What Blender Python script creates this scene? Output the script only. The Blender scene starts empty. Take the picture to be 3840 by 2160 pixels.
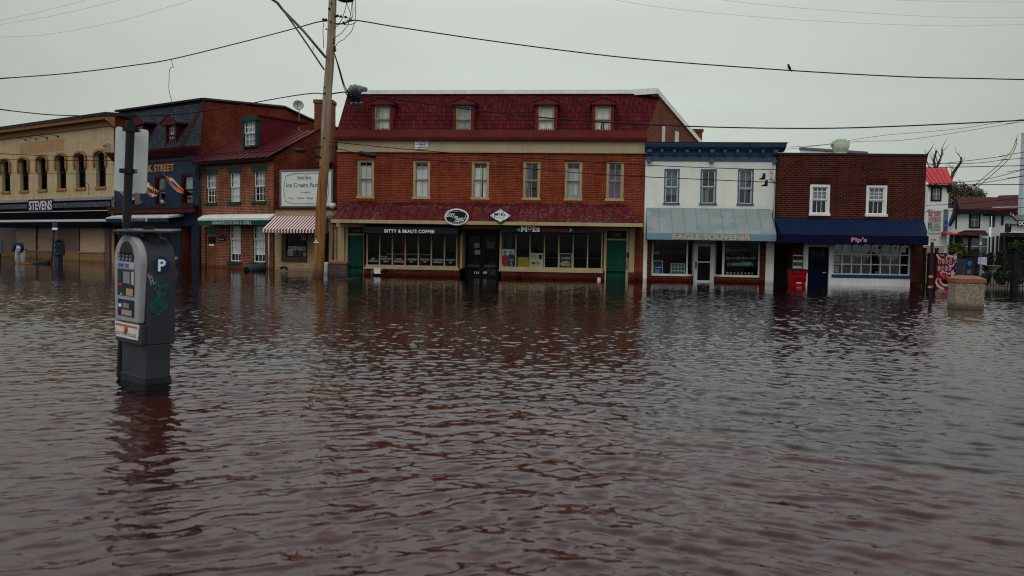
import bpy, bmesh, math, random
import numpy as np
from mathutils import Vector, Matrix, Euler
random.seed(7); rng = np.random.RandomState(3)
PI = math.pi
S = bpy.context.scene
COL = S.collection

# ---------------------------------------------------------------- camera
FPX, HCAM, YH, ROLL = 3200.0, 1.42, 925.0, 0.016
PITCH = math.atan((1080 - YH) / FPX)
RM = Matrix.Rotation(PI/2 - PITCH, 3, 'X') @ Matrix.Rotation(ROLL, 3, 'Z')
cd = bpy.data.cameras.new('camera'); cam = bpy.data.objects.new('camera', cd); COL.objects.link(cam)
cam.matrix_world = Matrix.Translation((0, 0, HCAM)) @ RM.to_4x4()
cd.lens = 36 * FPX / 3840; cd.sensor_width = 36; cd.clip_end = 2000; cd.clip_start = 0.05
cd.dof.use_dof = True; cd.dof.focus_distance = 37; cd.dof.aperture_fstop = 2.8
S.camera = cam

# ---------------------------------------------------------------- sky, sun, exposure
SUN_EL, SUN_AZ = math.radians(48), math.radians(200)
w = bpy.data.worlds.new('World'); S.world = w; w.use_nodes = True
nt = w.node_tree; nt.nodes.clear(); N = nt.nodes.new; Lk = nt.links.new
out = N('ShaderNodeOutputWorld'); bg = N('ShaderNodeBackground'); Lk(bg.outputs[0], out.inputs[0])
sky = N('ShaderNodeTexSky'); sky.sky_type = 'NISHITA'; sky.sun_disc = False
sky.sun_elevation = SUN_EL; sky.sun_rotation = SUN_AZ
tc = N('ShaderNodeTexCoord'); sep = N('ShaderNodeSeparateXYZ'); Lk(tc.outputs['Generated'], sep.inputs[0])
ramp = N('ShaderNodeValToRGB'); Lk(sep.outputs[2], ramp.inputs[0])
cr = ramp.color_ramp
cr.elements[0].position = 0.0; cr.elements[0].color = (5.3, 5.65, 5.15, 1)
cr.elements[1].position = 1.0; cr.elements[1].color = (12.8, 13.2, 13.0, 1)
e = cr.elements.new(0.10); e.color = (5.6, 6.1, 5.4, 1)
e = cr.elements.new(0.26); e.color = (6.15, 6.65, 5.95, 1)
e = cr.elements.new(0.35); e.color = (9.0, 9.5, 9.0, 1)
e = cr.elements.new(0.45); e.color = (11.4, 11.9, 11.5, 1)
e = cr.elements.new(0.7); e.color = (12.8, 13.2, 13.0, 1)
mp = N('ShaderNodeMapping'); mp.inputs['Scale'].default_value = (1.6, 1.6, 7.0); Lk(tc.outputs['Generated'], mp.inputs[0])
nz = N('ShaderNodeTexNoise'); nz.inputs['Scale'].default_value = 1.5; nz.inputs['Detail'].default_value = 4; nz.inputs['Distortion'].default_value = .6
Lk(mp.outputs[0], nz.inputs[0])
mr = N('ShaderNodeMapRange'); mr.inputs[1].default_value = .35; mr.inputs[2].default_value = .65; mr.inputs[3].default_value = .955; mr.inputs[4].default_value = 1.035
Lk(nz.outputs[0], mr.inputs[0])
mx = N('ShaderNodeMix'); mx.data_type = 'RGBA'; mx.blend_type = 'MULTIPLY'; mx.inputs[0].default_value = 1
Lk(ramp.outputs[0], mx.inputs[6]); Lk(mr.outputs[0], mx.inputs[7])
m2 = N('ShaderNodeMix'); m2.data_type = 'RGBA'; m2.inputs[0].default_value = .95
Lk(sky.outputs[0], m2.inputs[6]); Lk(mx.outputs[2], m2.inputs[7]); Lk(m2.outputs[2], bg.inputs[0])
dm_ = N('ShaderNodeMapRange'); Lk(sep.outputs[1], dm_.inputs[0])
for i_, v_ in enumerate((.83, .985, .80, 1.02)): dm_.inputs[i_+1].default_value = v_
m3 = N('ShaderNodeMix'); m3.data_type = 'RGBA'; m3.blend_type = 'MULTIPLY'; m3.inputs[0].default_value = 1; Lk(m2.outputs[2], m3.inputs[6]); Lk(dm_.outputs[0], m3.inputs[7]); Lk(m3.outputs[2], bg.inputs[0])
bg.inputs[1].default_value = .099
sl = bpy.data.lights.new('sun', 'SUN'); sl.energy = .5; sl.use_shadow = True; sl.angle = math.radians(25); sl.color = (1, .97, .92)
so = bpy.data.objects.new('sun', sl); COL.objects.link(so)
so.rotation_euler = (PI/2 - SUN_EL, 0, PI - SUN_AZ + PI*0)
sd = Vector((math.sin(SUN_AZ)*math.cos(SUN_EL), math.cos(SUN_AZ)*math.cos(SUN_EL), math.sin(SUN_EL)))
so.rotation_euler = sd.to_track_quat('Z', 'Y').to_euler()
vs = S.view_settings; vs.view_transform = 'Standard'; vs.look = 'None'; vs.exposure = 0; vs.gamma = 1
S.cycles.max_bounces = 8; S.cycles.transparent_max_bounces = 16; S.cycles.use_denoising = True
S.cycles.caustics_reflective = False; S.cycles.filter_width = 1.15

# ---------------------------------------------------------------- photo measures -> places in the street
def ray(px, py):
    return (RM @ Vector(((px-1920)/FPX, -(py-1080)/FPX, -1))).normalized()
CP = Vector((0, 0, HCAM))
def ground(px, py, z=0):
    d = ray(px, py); return CP + d*((z-HCAM)/d.z)
def at(px, py, Y):
    d = ray(px, py); return CP + d*(Y/d.y)
class Fr:
    """a vertical facade plane: x along it, y into the building, z up"""
    def __init__(s, o, tan):
        s.o = Vector((o[0], o[1], 0)); n = math.hypot(1, tan)
        s.u = Vector((1/n, -tan/n, 0)); s.d = Vector((tan/n, 1/n, 0)); s.rz = math.atan2(s.u.y, s.u.x); s.tan = tan
    def uz(s, px, py, d=0):
        r = ray(px, py); t = (d - (CP-s.o).dot(s.d))/r.dot(s.d); P = CP + r*t
        return (P-s.o).dot(s.u), P.z
    def rect(s, a, b, c, e, d=0):
        p = [s.uz(a, b, d), s.uz(a, e, d), s.uz(c, b, d), s.uz(c, e, d)]
        return ((p[0][0]+p[1][0])/2, (p[2][0]+p[3][0])/2, (p[1][1]+p[3][1])/2, (p[0][1]+p[2][1])/2)
    def z(s, px, py, d=0): return s.uz(px, py, d)[1]
    def x(s, px, py, d=0): return s.uz(px, py, d)[0]
    def dz(s, px, py, W, a=0):
        """hit on a side wall leaving (W,0) at angle a from the depth direction: (distance along it, z)"""
        k = s.u*math.sin(a) + s.d*math.cos(a); nn = s.u*math.cos(a) - s.d*math.sin(a)
        r = ray(px, py); P0 = s.o + s.u*W; t = (P0-CP).dot(nn)/r.dot(nn); P = CP + r*t
        return (P-P0).dot(k), P.z
    def sub(s, px, py=990):
        return Fr(s.o + s.u*s.x(px, py), s.tan)
    def loc(s, P): q = P - s.o; return Vector((q.dot(s.u), q.dot(s.d), q.z))
    def w(s, x, y, z): return s.o + s.u*x + s.d*y + Vector((0, 0, z))

# ---------------------------------------------------------------- objects
def tag(o, label=None, cat=None, group=None, kind=None):
    if label: o['label'] = label
    if cat: o['category'] = cat
    if group: o['group'] = group
    if kind: o['kind'] = kind
    return o
def thing(name, label, cat, loc=(0, 0, 0), rz=0, group=None):
    o = bpy.data.objects.new(name, None); COL.objects.link(o); o.location = loc; o.rotation_euler = (0, 0, rz)
    o.empty_display_size = .2
    return tag(o, label, cat, group)
def bld(name, label, cat, F, group=None): return thing(name, label, cat, F.o, F.rz, group)
def kids(o): return [c for c in COL.objects if c.parent is o]
def dup(o, parent=None, label=None):
    c = o.copy(); COL.objects.link(c); c.parent = parent
    if label: c['label'] = label
    for k in kids(o): dup(k, c)
    return c

class G:
    def __init__(s): s.v = []; s.f = []
    def add(s, vs, fs):
        n = len(s.v); s.v += [tuple(p) for p in vs]; s.f += [tuple(i+n for i in f) for f in fs]; return s
    def hexa(s, p):
        return s.add(p, [(0, 3, 2, 1), (4, 5, 6, 7), (0, 1, 5, 4), (1, 2, 6, 5), (2, 3, 7, 6), (3, 0, 4, 7)])
    def box(s, x0, x1, y0, y1, z0, z1):
        return s.hexa([(x0, y0, z0), (x1, y0, z0), (x1, y1, z0), (x0, y1, z0), (x0, y0, z1), (x1, y0, z1), (x1, y1, z1), (x0, y1, z1)])
    def quad(s, *p): return s.add(p, [tuple(range(len(p)))])
    def py(s, pts, y0, y1):
        n = len(pts); v = [(x, y0, z) for x, z in pts] + [(x, y1, z) for x, z in pts]
        return s.add(v, [tuple(range(n)), tuple(range(2*n-1, n-1, -1))] + [(i, (i+1) % n, (i+1) % n+n, i+n) for i in range(n)])
    def px(s, pts, x0, x1):
        n = len(pts); v = [(x0, y, z) for y, z in pts] + [(x1, y, z) for y, z in pts]
        return s.add(v, [tuple(range(n)), tuple(range(2*n-1, n-1, -1))] + [(i, (i+1) % n, (i+1) % n+n, i+n) for i in range(n)])
    def pz(s, pts, z0, z1):
        n = len(pts); v = [(x, y, z0) for x, y in pts] + [(x, y, z1) for x, y in pts]
        return s.add(v, [tuple(range(n)), tuple(range(2*n-1, n-1, -1))] + [(i, (i+1) % n, (i+1) % n+n, i+n) for i in range(n)])
    def tube(s, pts, r, n=8, cap=True):
        pts = [Vector(p) for p in pts]; base = len(s.v)
        for i, p in enumerate(pts):
            t = (pts[min(i+1, len(pts)-1)] - pts[max(i-1, 0)]).normalized()
            a = t.cross(Vector((0, 0, 1)))
            if a.length < .1: a = t.cross(Vector((0, 1, 0)))
            a.normalize(); b = t.cross(a)
            ri = r[i] if isinstance(r, (list, tuple)) else r
            s.v += [tuple(p + (a*math.cos(2*PI*k/n) + b*math.sin(2*PI*k/n))*ri) for k in range(n)]
        for i in range(len(pts)-1):
            for k in range(n):
                q = base+i*n
                s.f.append((q+k, q+(k+1) % n, q+n+(k+1) % n, q+n+k))
        if cap:
            s.f.append(tuple(range(base, base+n))[::-1]); s.f.append(tuple(range(base+(len(pts)-1)*n, base+len(pts)*n)))
        return s
    def lathe(s, prof, cx=0, cy=0, n=20):
        b = len(s.v)
        for r, z in prof: s.v += [(cx+r*math.cos(2*PI*k/n), cy+r*math.sin(2*PI*k/n), z) for k in range(n)]
        for i in range(len(prof)-1):
            for k in range(n):
                q = b+i*n; s.f.append((q+k, q+(k+1) % n, q+n+(k+1) % n, q+n+k))
        s.f.append(tuple(range(b, b+n))[::-1]); s.f.append(tuple(range(b+(len(prof)-1)*n, b+len(prof)*n)))
        return s
    def wall(s, x0, x1, z0, z1, holes=(), y=0, dep=.22):
        hs = [(max(a, x0), min(b, x1), max(c, z0), min(d, z1)) for a, b, c, d in holes if c < z1 and d > z0]
        xs = sorted({x0, x1, *[h[0] for h in hs], *[h[1] for h in hs]}); zs = sorted({z0, z1, *[h[2] for h in hs], *[h[3] for h in hs]})
        for i in range(len(xs)-1):
            for j in range(len(zs)-1):
                cx, cz = (xs[i]+xs[i+1])/2, (zs[j]+zs[j+1])/2
                if any(a < cx < b and c < cz < d for a, b, c, d in hs): continue
                s.quad((xs[i], y, zs[j]), (xs[i+1], y, zs[j]), (xs[i+1], y, zs[j+1]), (xs[i], y, zs[j+1]))
        for a, b, c, d in hs:
            for p, q in (((a, c), (a, d)), ((b, c), (b, d)), ((a, c), (b, c)), ((a, d), (b, d))):
                s.quad((p[0], y, p[1]), (q[0], y, q[1]), (q[0], y+dep, q[1]), (p[0], y+dep, p[1]))
        return s
    def done(s, name, m, parent=None, smooth=False, fix=True, bevel=0, **t):
        me = bpy.data.meshes.new(name); me.from_pydata(s.v, [], s.f); me.update()
        if fix:
            bm = bmesh.new(); bm.from_mesh(me); bmesh.ops.recalc_face_normals(bm, faces=bm.faces)
            bm.to_mesh(me); bm.free()
        if smooth: me.polygons.foreach_set('use_smooth', [True]*len(me.polygons))
        if m: me.materials.append(m)
        o = bpy.data.objects.new(name, me); COL.objects.link(o)
        if parent: o.parent = parent
        if bevel:
            md = o.modifiers.new('bevel', 'BEVEL'); md.width = bevel; md.segments = 3; md.limit_method = 'ANGLE'
        return tag(o, **t)

# ---------------------------------------------------------------- materials
KL = .71
def lin(c): return tuple((x/255/12.92 if x <= 10 else ((x/255+.055)/1.055)**2.4) for x in c)
def C(r, g, b, k=None):
    k = k or KL; return tuple(min(.85, x/k) for x in lin((r, g, b)))
MATS = {}
def newmat(name):
    m = bpy.data.materials.new(name); m.use_nodes = True; t = m.node_tree
    return m, t, t.nodes['Principled BSDF']
def nn(t, kind, **kw):
    n = t.nodes.new(kind)
    for k, v in kw.items():
        if isinstance(k, str) and hasattr(n, k): setattr(n, k, v)
    return n
def mixc(t, fac, a, b, mode='MIX'):
    m = t.nodes.new('ShaderNodeMix'); m.data_type = 'RGBA'; m.blend_type = mode
    for i, v in ((0, fac), (6, a), (7, b)):
        if hasattr(v, 'is_output'): t.links.new(v, m.inputs[i])
        elif i == 0: m.inputs[0].default_value = v
        else: m.inputs[i].default_value = (*v[:3], 1)
    return m.outputs[2]
def mval(t, op, a, b=0., c=0.):
    m = t.nodes.new('ShaderNodeMath'); m.operation = op
    for i, v in enumerate((a, b, c)):
        if hasattr(v, 'is_output'): t.links.new(v, m.inputs[i])
        else: m.inputs[i].default_value = v
    return m.outputs[0]
def mrange(t, v, a, b, c, d, sm=False):
    m = t.nodes.new('ShaderNodeMapRange'); t.links.new(v, m.inputs[0])
    for i, x in enumerate((a, b, c, d)): m.inputs[i+1].default_value = x
    if sm: m.interpolation_type = 'SMOOTHSTEP'
    return m.outputs[0]
def noise(t, vec, scale, detail=3, rough=.55, dist=0):
    n = t.nodes.new('ShaderNodeTexNoise'); n.inputs['Scale'].default_value = scale; n.inputs['Detail'].default_value = detail
    n.inputs['Roughness'].default_value = rough; n.inputs['Distortion'].default_value = dist
    if vec is not None: t.links.new(vec, n.inputs['Vector'])
    return n.outputs[0]
def objco(t, fac=True):
    """object coordinates laid on walls: (x+y, z, x-y)"""
    tc = t.nodes.new('ShaderNodeTexCoord'); sp = t.nodes.new('ShaderNodeSeparateXYZ'); t.links.new(tc.outputs['Object'], sp.inputs[0])
    cb = t.nodes.new('ShaderNodeCombineXYZ')
    t.links.new(mval(t, 'ADD', sp.outputs[0], sp.outputs[1]), cb.inputs[0]); t.links.new(sp.outputs[2], cb.inputs[1])
    return tc.outputs['Object'], cb.outputs[0], sp
def bumpn(t, p, h, st, dist=.01):
    b = t.nodes.new('ShaderNodeBump'); b.inputs['Strength'].default_value = st; b.inputs['Distance'].default_value = dist
    t.links.new(h, b.inputs['Height']); t.links.new(b.outputs[0], p.inputs['Normal'])
def mat(name, col, rough=.7, var=.18, vs=2.5, metal=0, spec=.09, streak=0, wet=0, bump=0, grime=0):
    if name in MATS: return MATS[name]
    m, t, p = newmat(name); o, wv, sp = objco(t)
    n1 = noise(t, o, vs, 4); n2 = noise(t, o, vs*9, 3)
    v = mval(t, 'ADD', mval(t, 'MULTIPLY', mrange(t, n1, .3, .7, -1, 1), var), mval(t, 'MULTIPLY', mrange(t, n2, .3, .7, -1, 1), var*.45))
    c = mixc(t, 1, col, col, 'MIX')
    fac = mval(t, 'ADD', v, 1)
    g = t.nodes.new('ShaderNodeCombineColor')
    for i in range(3): t.links.new(fac, g.inputs[i])
    c = mixc(t, 1, col, g.outputs[0], 'MULTIPLY')
    if streak:
        mpn = t.nodes.new('ShaderNodeMapping'); mpn.inputs['Scale'].default_value = (7, 7, .5); t.links.new(o, mpn.inputs[0])
        s1 = noise(t, mpn.outputs[0], 1, 4); k = mval(t, 'MULTIPLY', mrange(t, s1, .5, .72, 0, 1), streak)
        c = mixc(t, k, c, tuple(x*.45 for x in col))
    if grime:
        k = mval(t, 'MULTIPLY', mrange(t, noise(t, o, vs*.6, 6, .7), .52, .7, 0, 1), grime)
        c = mixc(t, k, c, (.09, .075, .06))
    if wet:
        z = mval(t, 'ADD', sp.outputs[2], mval(t, 'MULTIPLY', n1, .12)); k = mrange(t, z, .1, .26, wet, 0, True)
        c = mixc(t, k, c, tuple(x*.22 for x in col))
    t.links.new(c, p.inputs['Base Color'])
    p.inputs['Roughness'].default_value = rough; p.inputs['Metallic'].default_value = metal; p.inputs['Specular IOR Level'].default_value = spec
    if bump: bumpn(t, p, n2, bump, .01)
    MATS[name] = m; return m
def brick(name, c1, c2, mortar, wet=.8, bw=.215, bh=.075, ms=.009, patch=None, bias=0, pv=.22):
    m, t, p = newmat(name); o, wv, sp = objco(t)
    wob = t.nodes.new('ShaderNodeVectorMath'); wob.operation = 'MULTIPLY_ADD'
    nzn = t.nodes.new('ShaderNodeTexNoise'); nzn.inputs['Scale'].default_value = 4; t.links.new(o, nzn.inputs['Vector'])
    t.links.new(nzn.outputs['Color'], wob.inputs[0]); wob.inputs[1].default_value = (.01, .01, 0); t.links.new(wv, wob.inputs[2])
    b = t.nodes.new('ShaderNodeTexBrick'); t.links.new(wob.outputs[0], b.inputs['Vector'])
    b.inputs['Scale'].default_value = 1; b.inputs['Brick Width'].default_value = bw; b.inputs['Row Height'].default_value = bh
    b.inputs['Mortar Size'].default_value = ms; b.inputs['Mortar Smooth'].default_value = .3; b.inputs['Bias'].default_value = bias
    b.inputs['Color1'].default_value = (*c1, 1); b.inputs['Color2'].default_value = (*c2, 1); b.inputs['Mortar'].default_value = (*mortar, 1)
    n1 = noise(t, o, .9, 5, .6); n2 = noise(t, o, 14, 3)
    f = mval(t, 'ADD', mrange(t, n1, .3, .7, 1-pv, 1+pv), mrange(t, n2, .3, .7, -.15, .15))
    g = t.nodes.new('ShaderNodeCombineColor')
    for i in range(3): t.links.new(f, g.inputs[i])
    c = mixc(t, 1, b.outputs[0], g.outputs[0], 'MULTIPLY')
    sm_ = t.nodes.new('ShaderNodeMapping'); sm_.inputs['Scale'].default_value = (3.5, 3.5, .3); t.links.new(o, sm_.inputs[0])
    c = mixc(t, mrange(t, noise(t, sm_.outputs[0], 1, 5, .65), .5, .72, 0, .5), c, tuple(x*.4 for x in c1))
    if patch:
        k = mrange(t, noise(t, o, .55, 5, .65), .54, .66, 0, .55); c = mixc(t, k, c, patch)
    if wet:
        z = mval(t, 'ADD', sp.outputs[2], mval(t, 'MULTIPLY', n1, .2)); c = mixc(t, mrange(t, z, .12, .35, wet, 0, True), c, tuple(x*.3 for x in c1))
    t.links.new(c, p.inputs['Base Color']); p.inputs['Roughness'].default_value = .9; p.inputs['Specular IOR Level'].default_value = .05
    bumpn(t, p, b.outputs['Fac'], .5, -.006)
    return m
def glass(name, tint=(.75, .8, .8), refl=.6, rough=.015, dark=.0):
    m = bpy.data.materials.new(name); m.use_nodes = True; t = m.node_tree; t.nodes.clear()
    o = t.nodes.new('ShaderNodeOutputMaterial'); gl = t.nodes.new('ShaderNodeBsdfGlossy'); gl.inputs['Roughness'].default_value = rough
    gl.inputs[0].default_value = (.9, .93, .95, 1)
    tr = t.nodes.new('ShaderNodeBsdfTransparent'); tr.inputs[0].default_value = (*tint, 1)
    ge = t.nodes.new('ShaderNodeNewGeometry'); dt = t.nodes.new('ShaderNodeVectorMath'); dt.operation = 'DOT_PRODUCT'
    t.links.new(ge.outputs['Incoming'], dt.inputs[0]); t.links.new(ge.outputs['Normal'], dt.inputs[1])
    c5 = mval(t, 'POWER', mval(t, 'SUBTRACT', 1.0, mval(t, 'ABSOLUTE', dt.outputs['Value'])), 5.0)
    k = mval(t, 'MULTIPLY', mval(t, 'MULTIPLY_ADD', c5, .96, .04), refl)
    mx = t.nodes.new('ShaderNodeMixShader'); t.links.new(k, mx.inputs[0]); t.links.new(tr.outputs[0], mx.inputs[1]); t.links.new(gl.outputs[0], mx.inputs[2])
    tc = t.nodes.new('ShaderNodeTexCoord'); nb = noise(t, tc.outputs['Object'], 1.6, 2)
    b = t.nodes.new('ShaderNodeBump'); b.inputs['Strength'].default_value = .25; b.inputs['Distance'].default_value = .02
    t.links.new(nb, b.inputs['Height']); t.links.new(b.outputs[0], gl.inputs['Normal'])
    t.links.new(mx.outputs[0], o.inputs[0]); return m

GLS = glass('window_glass', (.94, .96, .96), .8); GLD = glass('shop_glass', (.8, .84, .86), .16); GLS2 = glass('paper_glass', (.98, .98, .98), .12, .1); GLR = glass('reflecting_glass', (.7, .75, .78), 1.5)
M_tan = mat('tan_paint', C(152, 136, 106), .6, .1, 1.2, streak=.35)
M_tand = mat('tan_trim', C(146, 128, 98), .55, .1, 2)
M_belt = mat('tan_belt', C(148, 135, 112), .7, .1, .5, streak=.25)
M_white = mat('white_paint', (.78, .79, .78), .55, .08, 2, streak=.25)
M_offw = mat('offwhite_paint', (.64, .65, .65), .5, .1, 2, streak=.35)
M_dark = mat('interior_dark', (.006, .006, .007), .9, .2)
M_black = mat('black_paint', (.014, .014, .017), .45, .2, 3)
M_blackc = mat('black_canvas', (.016, .017, .022), .85, .3, 3)
M_green = mat('door_green', C(12, 60, 50), .4, .12, 2, wet=.6)
M_dgreen = mat('dark_green', C(18, 48, 40), .5, .15, 3)
M_curt = mat('curtain_white', (.82, .84, .84), .9, .08, 4)
M_curg = mat('curtain_grey', (.42, .46, .52), .9, .1, 4)
M_curp = mat('curtain_purple', C(78, 66, 92, .42), .9, .1, 4)
M_blind = mat('blind', (.85, .85, .84), .8, .05, 4)
M_grey = mat('grey_metal', C(90, 92, 98), .45, .12, 3, metal=.3)
M_silver = mat('silver_metal', C(150, 152, 160), .35, .15, 4, metal=.5)
M_dmetal = mat('dark_metal', (.02, .021, .025), .5, .2, 4)
M_wire = mat('cable_black', (.012, .011, .02), .6, .1)
M_letw = mat('white_letter', (.84, .85, .86), .5, .03)
M_ochre = mat('ochre_paint', C(128, 92, 52), .6, .12, 1.5, streak=.4)
M_dred = mat('dark_red_paint', C(58, 13, 20), .5, .2, 2, streak=.3)
M_blue = mat('blue_wall', C(26, 40, 58), .6, .2, 1.5, streak=.3, bump=.2)
M_eblue = mat('cornice_blue', C(62, 86, 112), .55, .15, 1.5, streak=.4)
M_navy = mat('navy_paint', C(10, 20, 46), .5, .15, 2)
B_red = brick('brick_orange', C(114, 40, 19), C(84, 26, 13), C(126, 86, 70), wet=.6, patch=C(78, 28, 17))
B_base = brick('brick_base', C(82, 26, 18), C(58, 18, 13), C(96, 72, 56), wet=.8, bh=.09)
B_arm = brick('brick_old', C(118, 58, 36), C(66, 30, 22), C(120, 102, 86), wet=.7, bh=.085, bw=.24, ms=.013, patch=C(72, 32, 22), pv=.3)
B_side = brick('brick_side', C(96, 32, 24), C(70, 22, 18), C(90, 58, 46), wet=0, patch=C(112, 62, 44), pv=.3)
B_pip = brick('brick_dark', C(70, 20, 15), C(34, 14, 13), C(74, 58, 50), wet=.6, bh=.085, bw=.23, ms=.012, bias=-.1)
B_cream = brick('brick_cream', C(158, 136, 104), C(140, 118, 90), C(112, 96, 78), wet=.5, ms=.011)
B_stev = brick('brick_painted', C(162, 144, 116), C(156, 138, 111), C(140, 120, 92), wet=.3, ms=.006, pv=.1)
B_side2 = brick('brick_gable', C(104, 58, 42), C(84, 44, 34), C(112, 84, 70), wet=0)

def textmesh(s, bold=0, shear=0, ex=.02, sp=1.0):
    cu = bpy.data.curves.new('t', 'FONT'); cu.body = s; cu.offset = bold; cu.shear = shear; cu.extrude = ex; cu.space_character = sp
    cu.align_x = 'CENTER'; cu.resolution_u = 3; cu.space_line = .9
    o = bpy.data.objects.new('t', cu); COL.objects.link(o)
    bpy.context.view_layer.update()
    me = bpy.data.meshes.new_from_object(o.evaluated_get(bpy.context.evaluated_depsgraph_get()))
    v = np.empty(len(me.vertices)*3); me.vertices.foreach_get('co', v); v = v.reshape(-1, 3)
    fs = [tuple(p.vertices) for p in me.polygons]
    bpy.data.objects.remove(o); bpy.data.curves.remove(cu); bpy.data.meshes.remove(me)
    return v, fs
def text(parent, s, rect, y, m, bold=.012, shear=0, name='lettering', th=.012, sp=1.0, rot=0, slope=0, mat4=None, **t):
    """letters fitted into rect=(x0,x1,z0,z1), standing th proud of the plane y"""
    v, fs = textmesh(s, bold, shear, .5, sp)
    mn, mxx = v.min(0), v.max(0); x0, x1, z0, z1 = rect
    if rot:
        c, sn = math.cos(rot), math.sin(rot); ar = (mxx[0]-mn[0])/(mxx[1]-mn[1])
        L = x1-x0; hh = L/ar if not t.get('hh') else t.pop('hh')
        X = ((v[:, 0]-mn[0])/(mxx[0]-mn[0])-.5)*L; Z = ((v[:, 1]-mn[1])/(mxx[1]-mn[1])-.5)*(z1-z0)
        xx = (x0+x1)/2 + X*c - Z*sn; zz = (z0+z1)/2 + X*sn + Z*c
    else:
        xx = x0 + (v[:, 0]-mn[0])/(mxx[0]-mn[0])*(x1-x0); zz = z0 + (v[:, 1]-mn[1])/(mxx[1]-mn[1])*(z1-z0)
        if slope: zz = zz + (xx-(x0+x1)/2)*slope
    g = G(); yy = y - .5*th - v[:, 2]*th
    pts = np.stack([xx, yy, zz], 1)
    if mat4 is not None: pts = np.array([tuple(mat4 @ Vector(p)) for p in pts])
    g.v = [tuple(p) for p in pts]; g.f = fs
    return g.done(name, m, parent, fix=False, **t)

def curtain(parent, x0, x1, z0, z1, y, m, taper=0, folds=9, name='curtain'):
    g = G(); n = 40
    for i in range(n+1):
        a = i/n; yy = y + .025*math.sin(a*folds*2*PI) + .01*math.sin(a*31)
        xt = x0+(x1-x0)*a; xb = x0+(x1-x0)*(a*(1-taper))
        g.v += [(xt, yy, z1), (xb, yy, z0)]
    g.f = [(2*i, 2*i+2, 2*i+3, 2*i+1) for i in range(n)]
    return g.done(name, m, parent, smooth=True)
def window(b, r, fm, cols=2, rt=1, rb=1, y=.07, fw=.05, mw=.018, mid=.5, gm=None, cur=None, name='window', label=None, casing=0, sash=None):
    """double-hung window: casing + sashes, pane, curtains"""
    x0, x1, z0, z1 = r; g = G()
    if casing:
        cgm = G(); a = casing
        cgm.box(x0-.002, x0+a, y-.045, y+.1, z0, z1); cgm.box(x1-a, x1+.002, y-.045, y+.1, z0, z1)
        cgm.box(x0+a, x1-a, y-.045, y+.1, z1-a, z1+.002); cgm.box(x0-.03, x1+.03, y-.11, y+.1, z0-.01, z0+a)
        g.v, g.f = cgm.v, cgm.f; X0, X1, Z0, Z1 = x0+a, x1-a, z0+a, z1-a
    else: X0, X1, Z0, Z1 = x0, x1, z0, z1
    zm = Z0+(Z1-Z0)*mid; s = G() if (sash or casing) else g
    for (a, b2, yy) in ((Z0, zm, y+.045), (zm, Z1, y)):
        s.box(X0, X0+fw, yy, yy+.04, a, b2); s.box(X1-fw, X1, yy, yy+.04, a, b2)
        s.box(X0+fw, X1-fw, yy, yy+.04, a, a+fw*.8); s.box(X0+fw, X1-fw, yy, yy+.04, b2-fw*.8, b2)
        rr = rb if a == Z0 else rt
        for k in range(1, cols):
            xm = X0+fw+(X1-X0-2*fw)*k/cols; s.box(xm-mw/2, xm+mw/2, yy+.004, yy+.034, a+fw*.8, b2-fw*.8)
        for k in range(1, rr):
            zz = a+fw*.8+(b2-a-1.6*fw)*k/rr; s.box(X0+fw, X1-fw, yy+.006, yy+.032, zz-mw/2, zz+mw/2)
    w = g.done(name, fm, b, label=label)
    if s is not g: s.done('sash', sash or fm, w)
    G().box(X0+.01, X1-.01, y+.092, y+.098, Z0+.01, Z1-.01).done('pane', gm or GLS, w)
    W, H = X1-X0, Z1-Z0
    for c in (cur or []):
        k, a, b2, c0, c1 = c[:5]; mm = {'w': M_curt, 'g': M_curg, 'p': M_curp, 'b': M_blind}[k]
        curtain(w, X0+W*a, X0+W*b2, Z0+H*c0, Z0+H*c1, y+.13, mm, c[5] if len(c) > 5 else 0, max(2, int((b2-a)*8)), 'blind' if k == 'b' else 'curtain')
    return w
def slab(x0, x1, z0, z1, y0, y1): return G().box(x0, x1, y0, y1, z0, z1)
def panel_door(b, r, m, y, six=True, label=None, handle_side=0, hm=None):
    x0, x1, z0, z1 = r; g = G(); g.box(x0, x1, y, y+.05, z0, z1); W = x1-x0; H = z1-z0
    d = g.done('door', m, b, label=label)
    q = G()
    for (a, b2) in ((.83, .95), (.46, .78), (.06, .42)):
        for (c, e) in ((.12, .46), (.54, .88)):
            X0, X1, Z0, Z1 = x0+W*c, x0+W*e, z0+H*a, z0+H*b2
            f = .025
            q.box(X0, X1, y-.012, y-.001, Z0, Z0+f); q.box(X0, X1, y-.012, y-.001, Z1-f, Z1); q.box(X0, X0+f, y-.012, y-.001, Z0+f, Z1-f); q.box(X1-f, X1, y-.012, y-.001, Z0+f, Z1-f)
            q.box(X0+.05, X1-.05, y-.009, y-.001, Z0+.05, Z1-.05)
    q.done('door_panel', m, d)
    hx = x0+.07 if handle_side == 0 else x1-.07; hz = z0+H*.42
    h = G(); h.lathe([(.0, 0), (.03, .005), (.03, .03), (.012, .04), (.012, .06), (.03, .07), (.028, .1), (0, .11)], 0, 0, 12)
    h.v = [(hx+a, y-.0-c, hz+bb) for a, bb, c in h.v]; h.done('handle', hm or M_silver, d, smooth=True)
    return d
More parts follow.
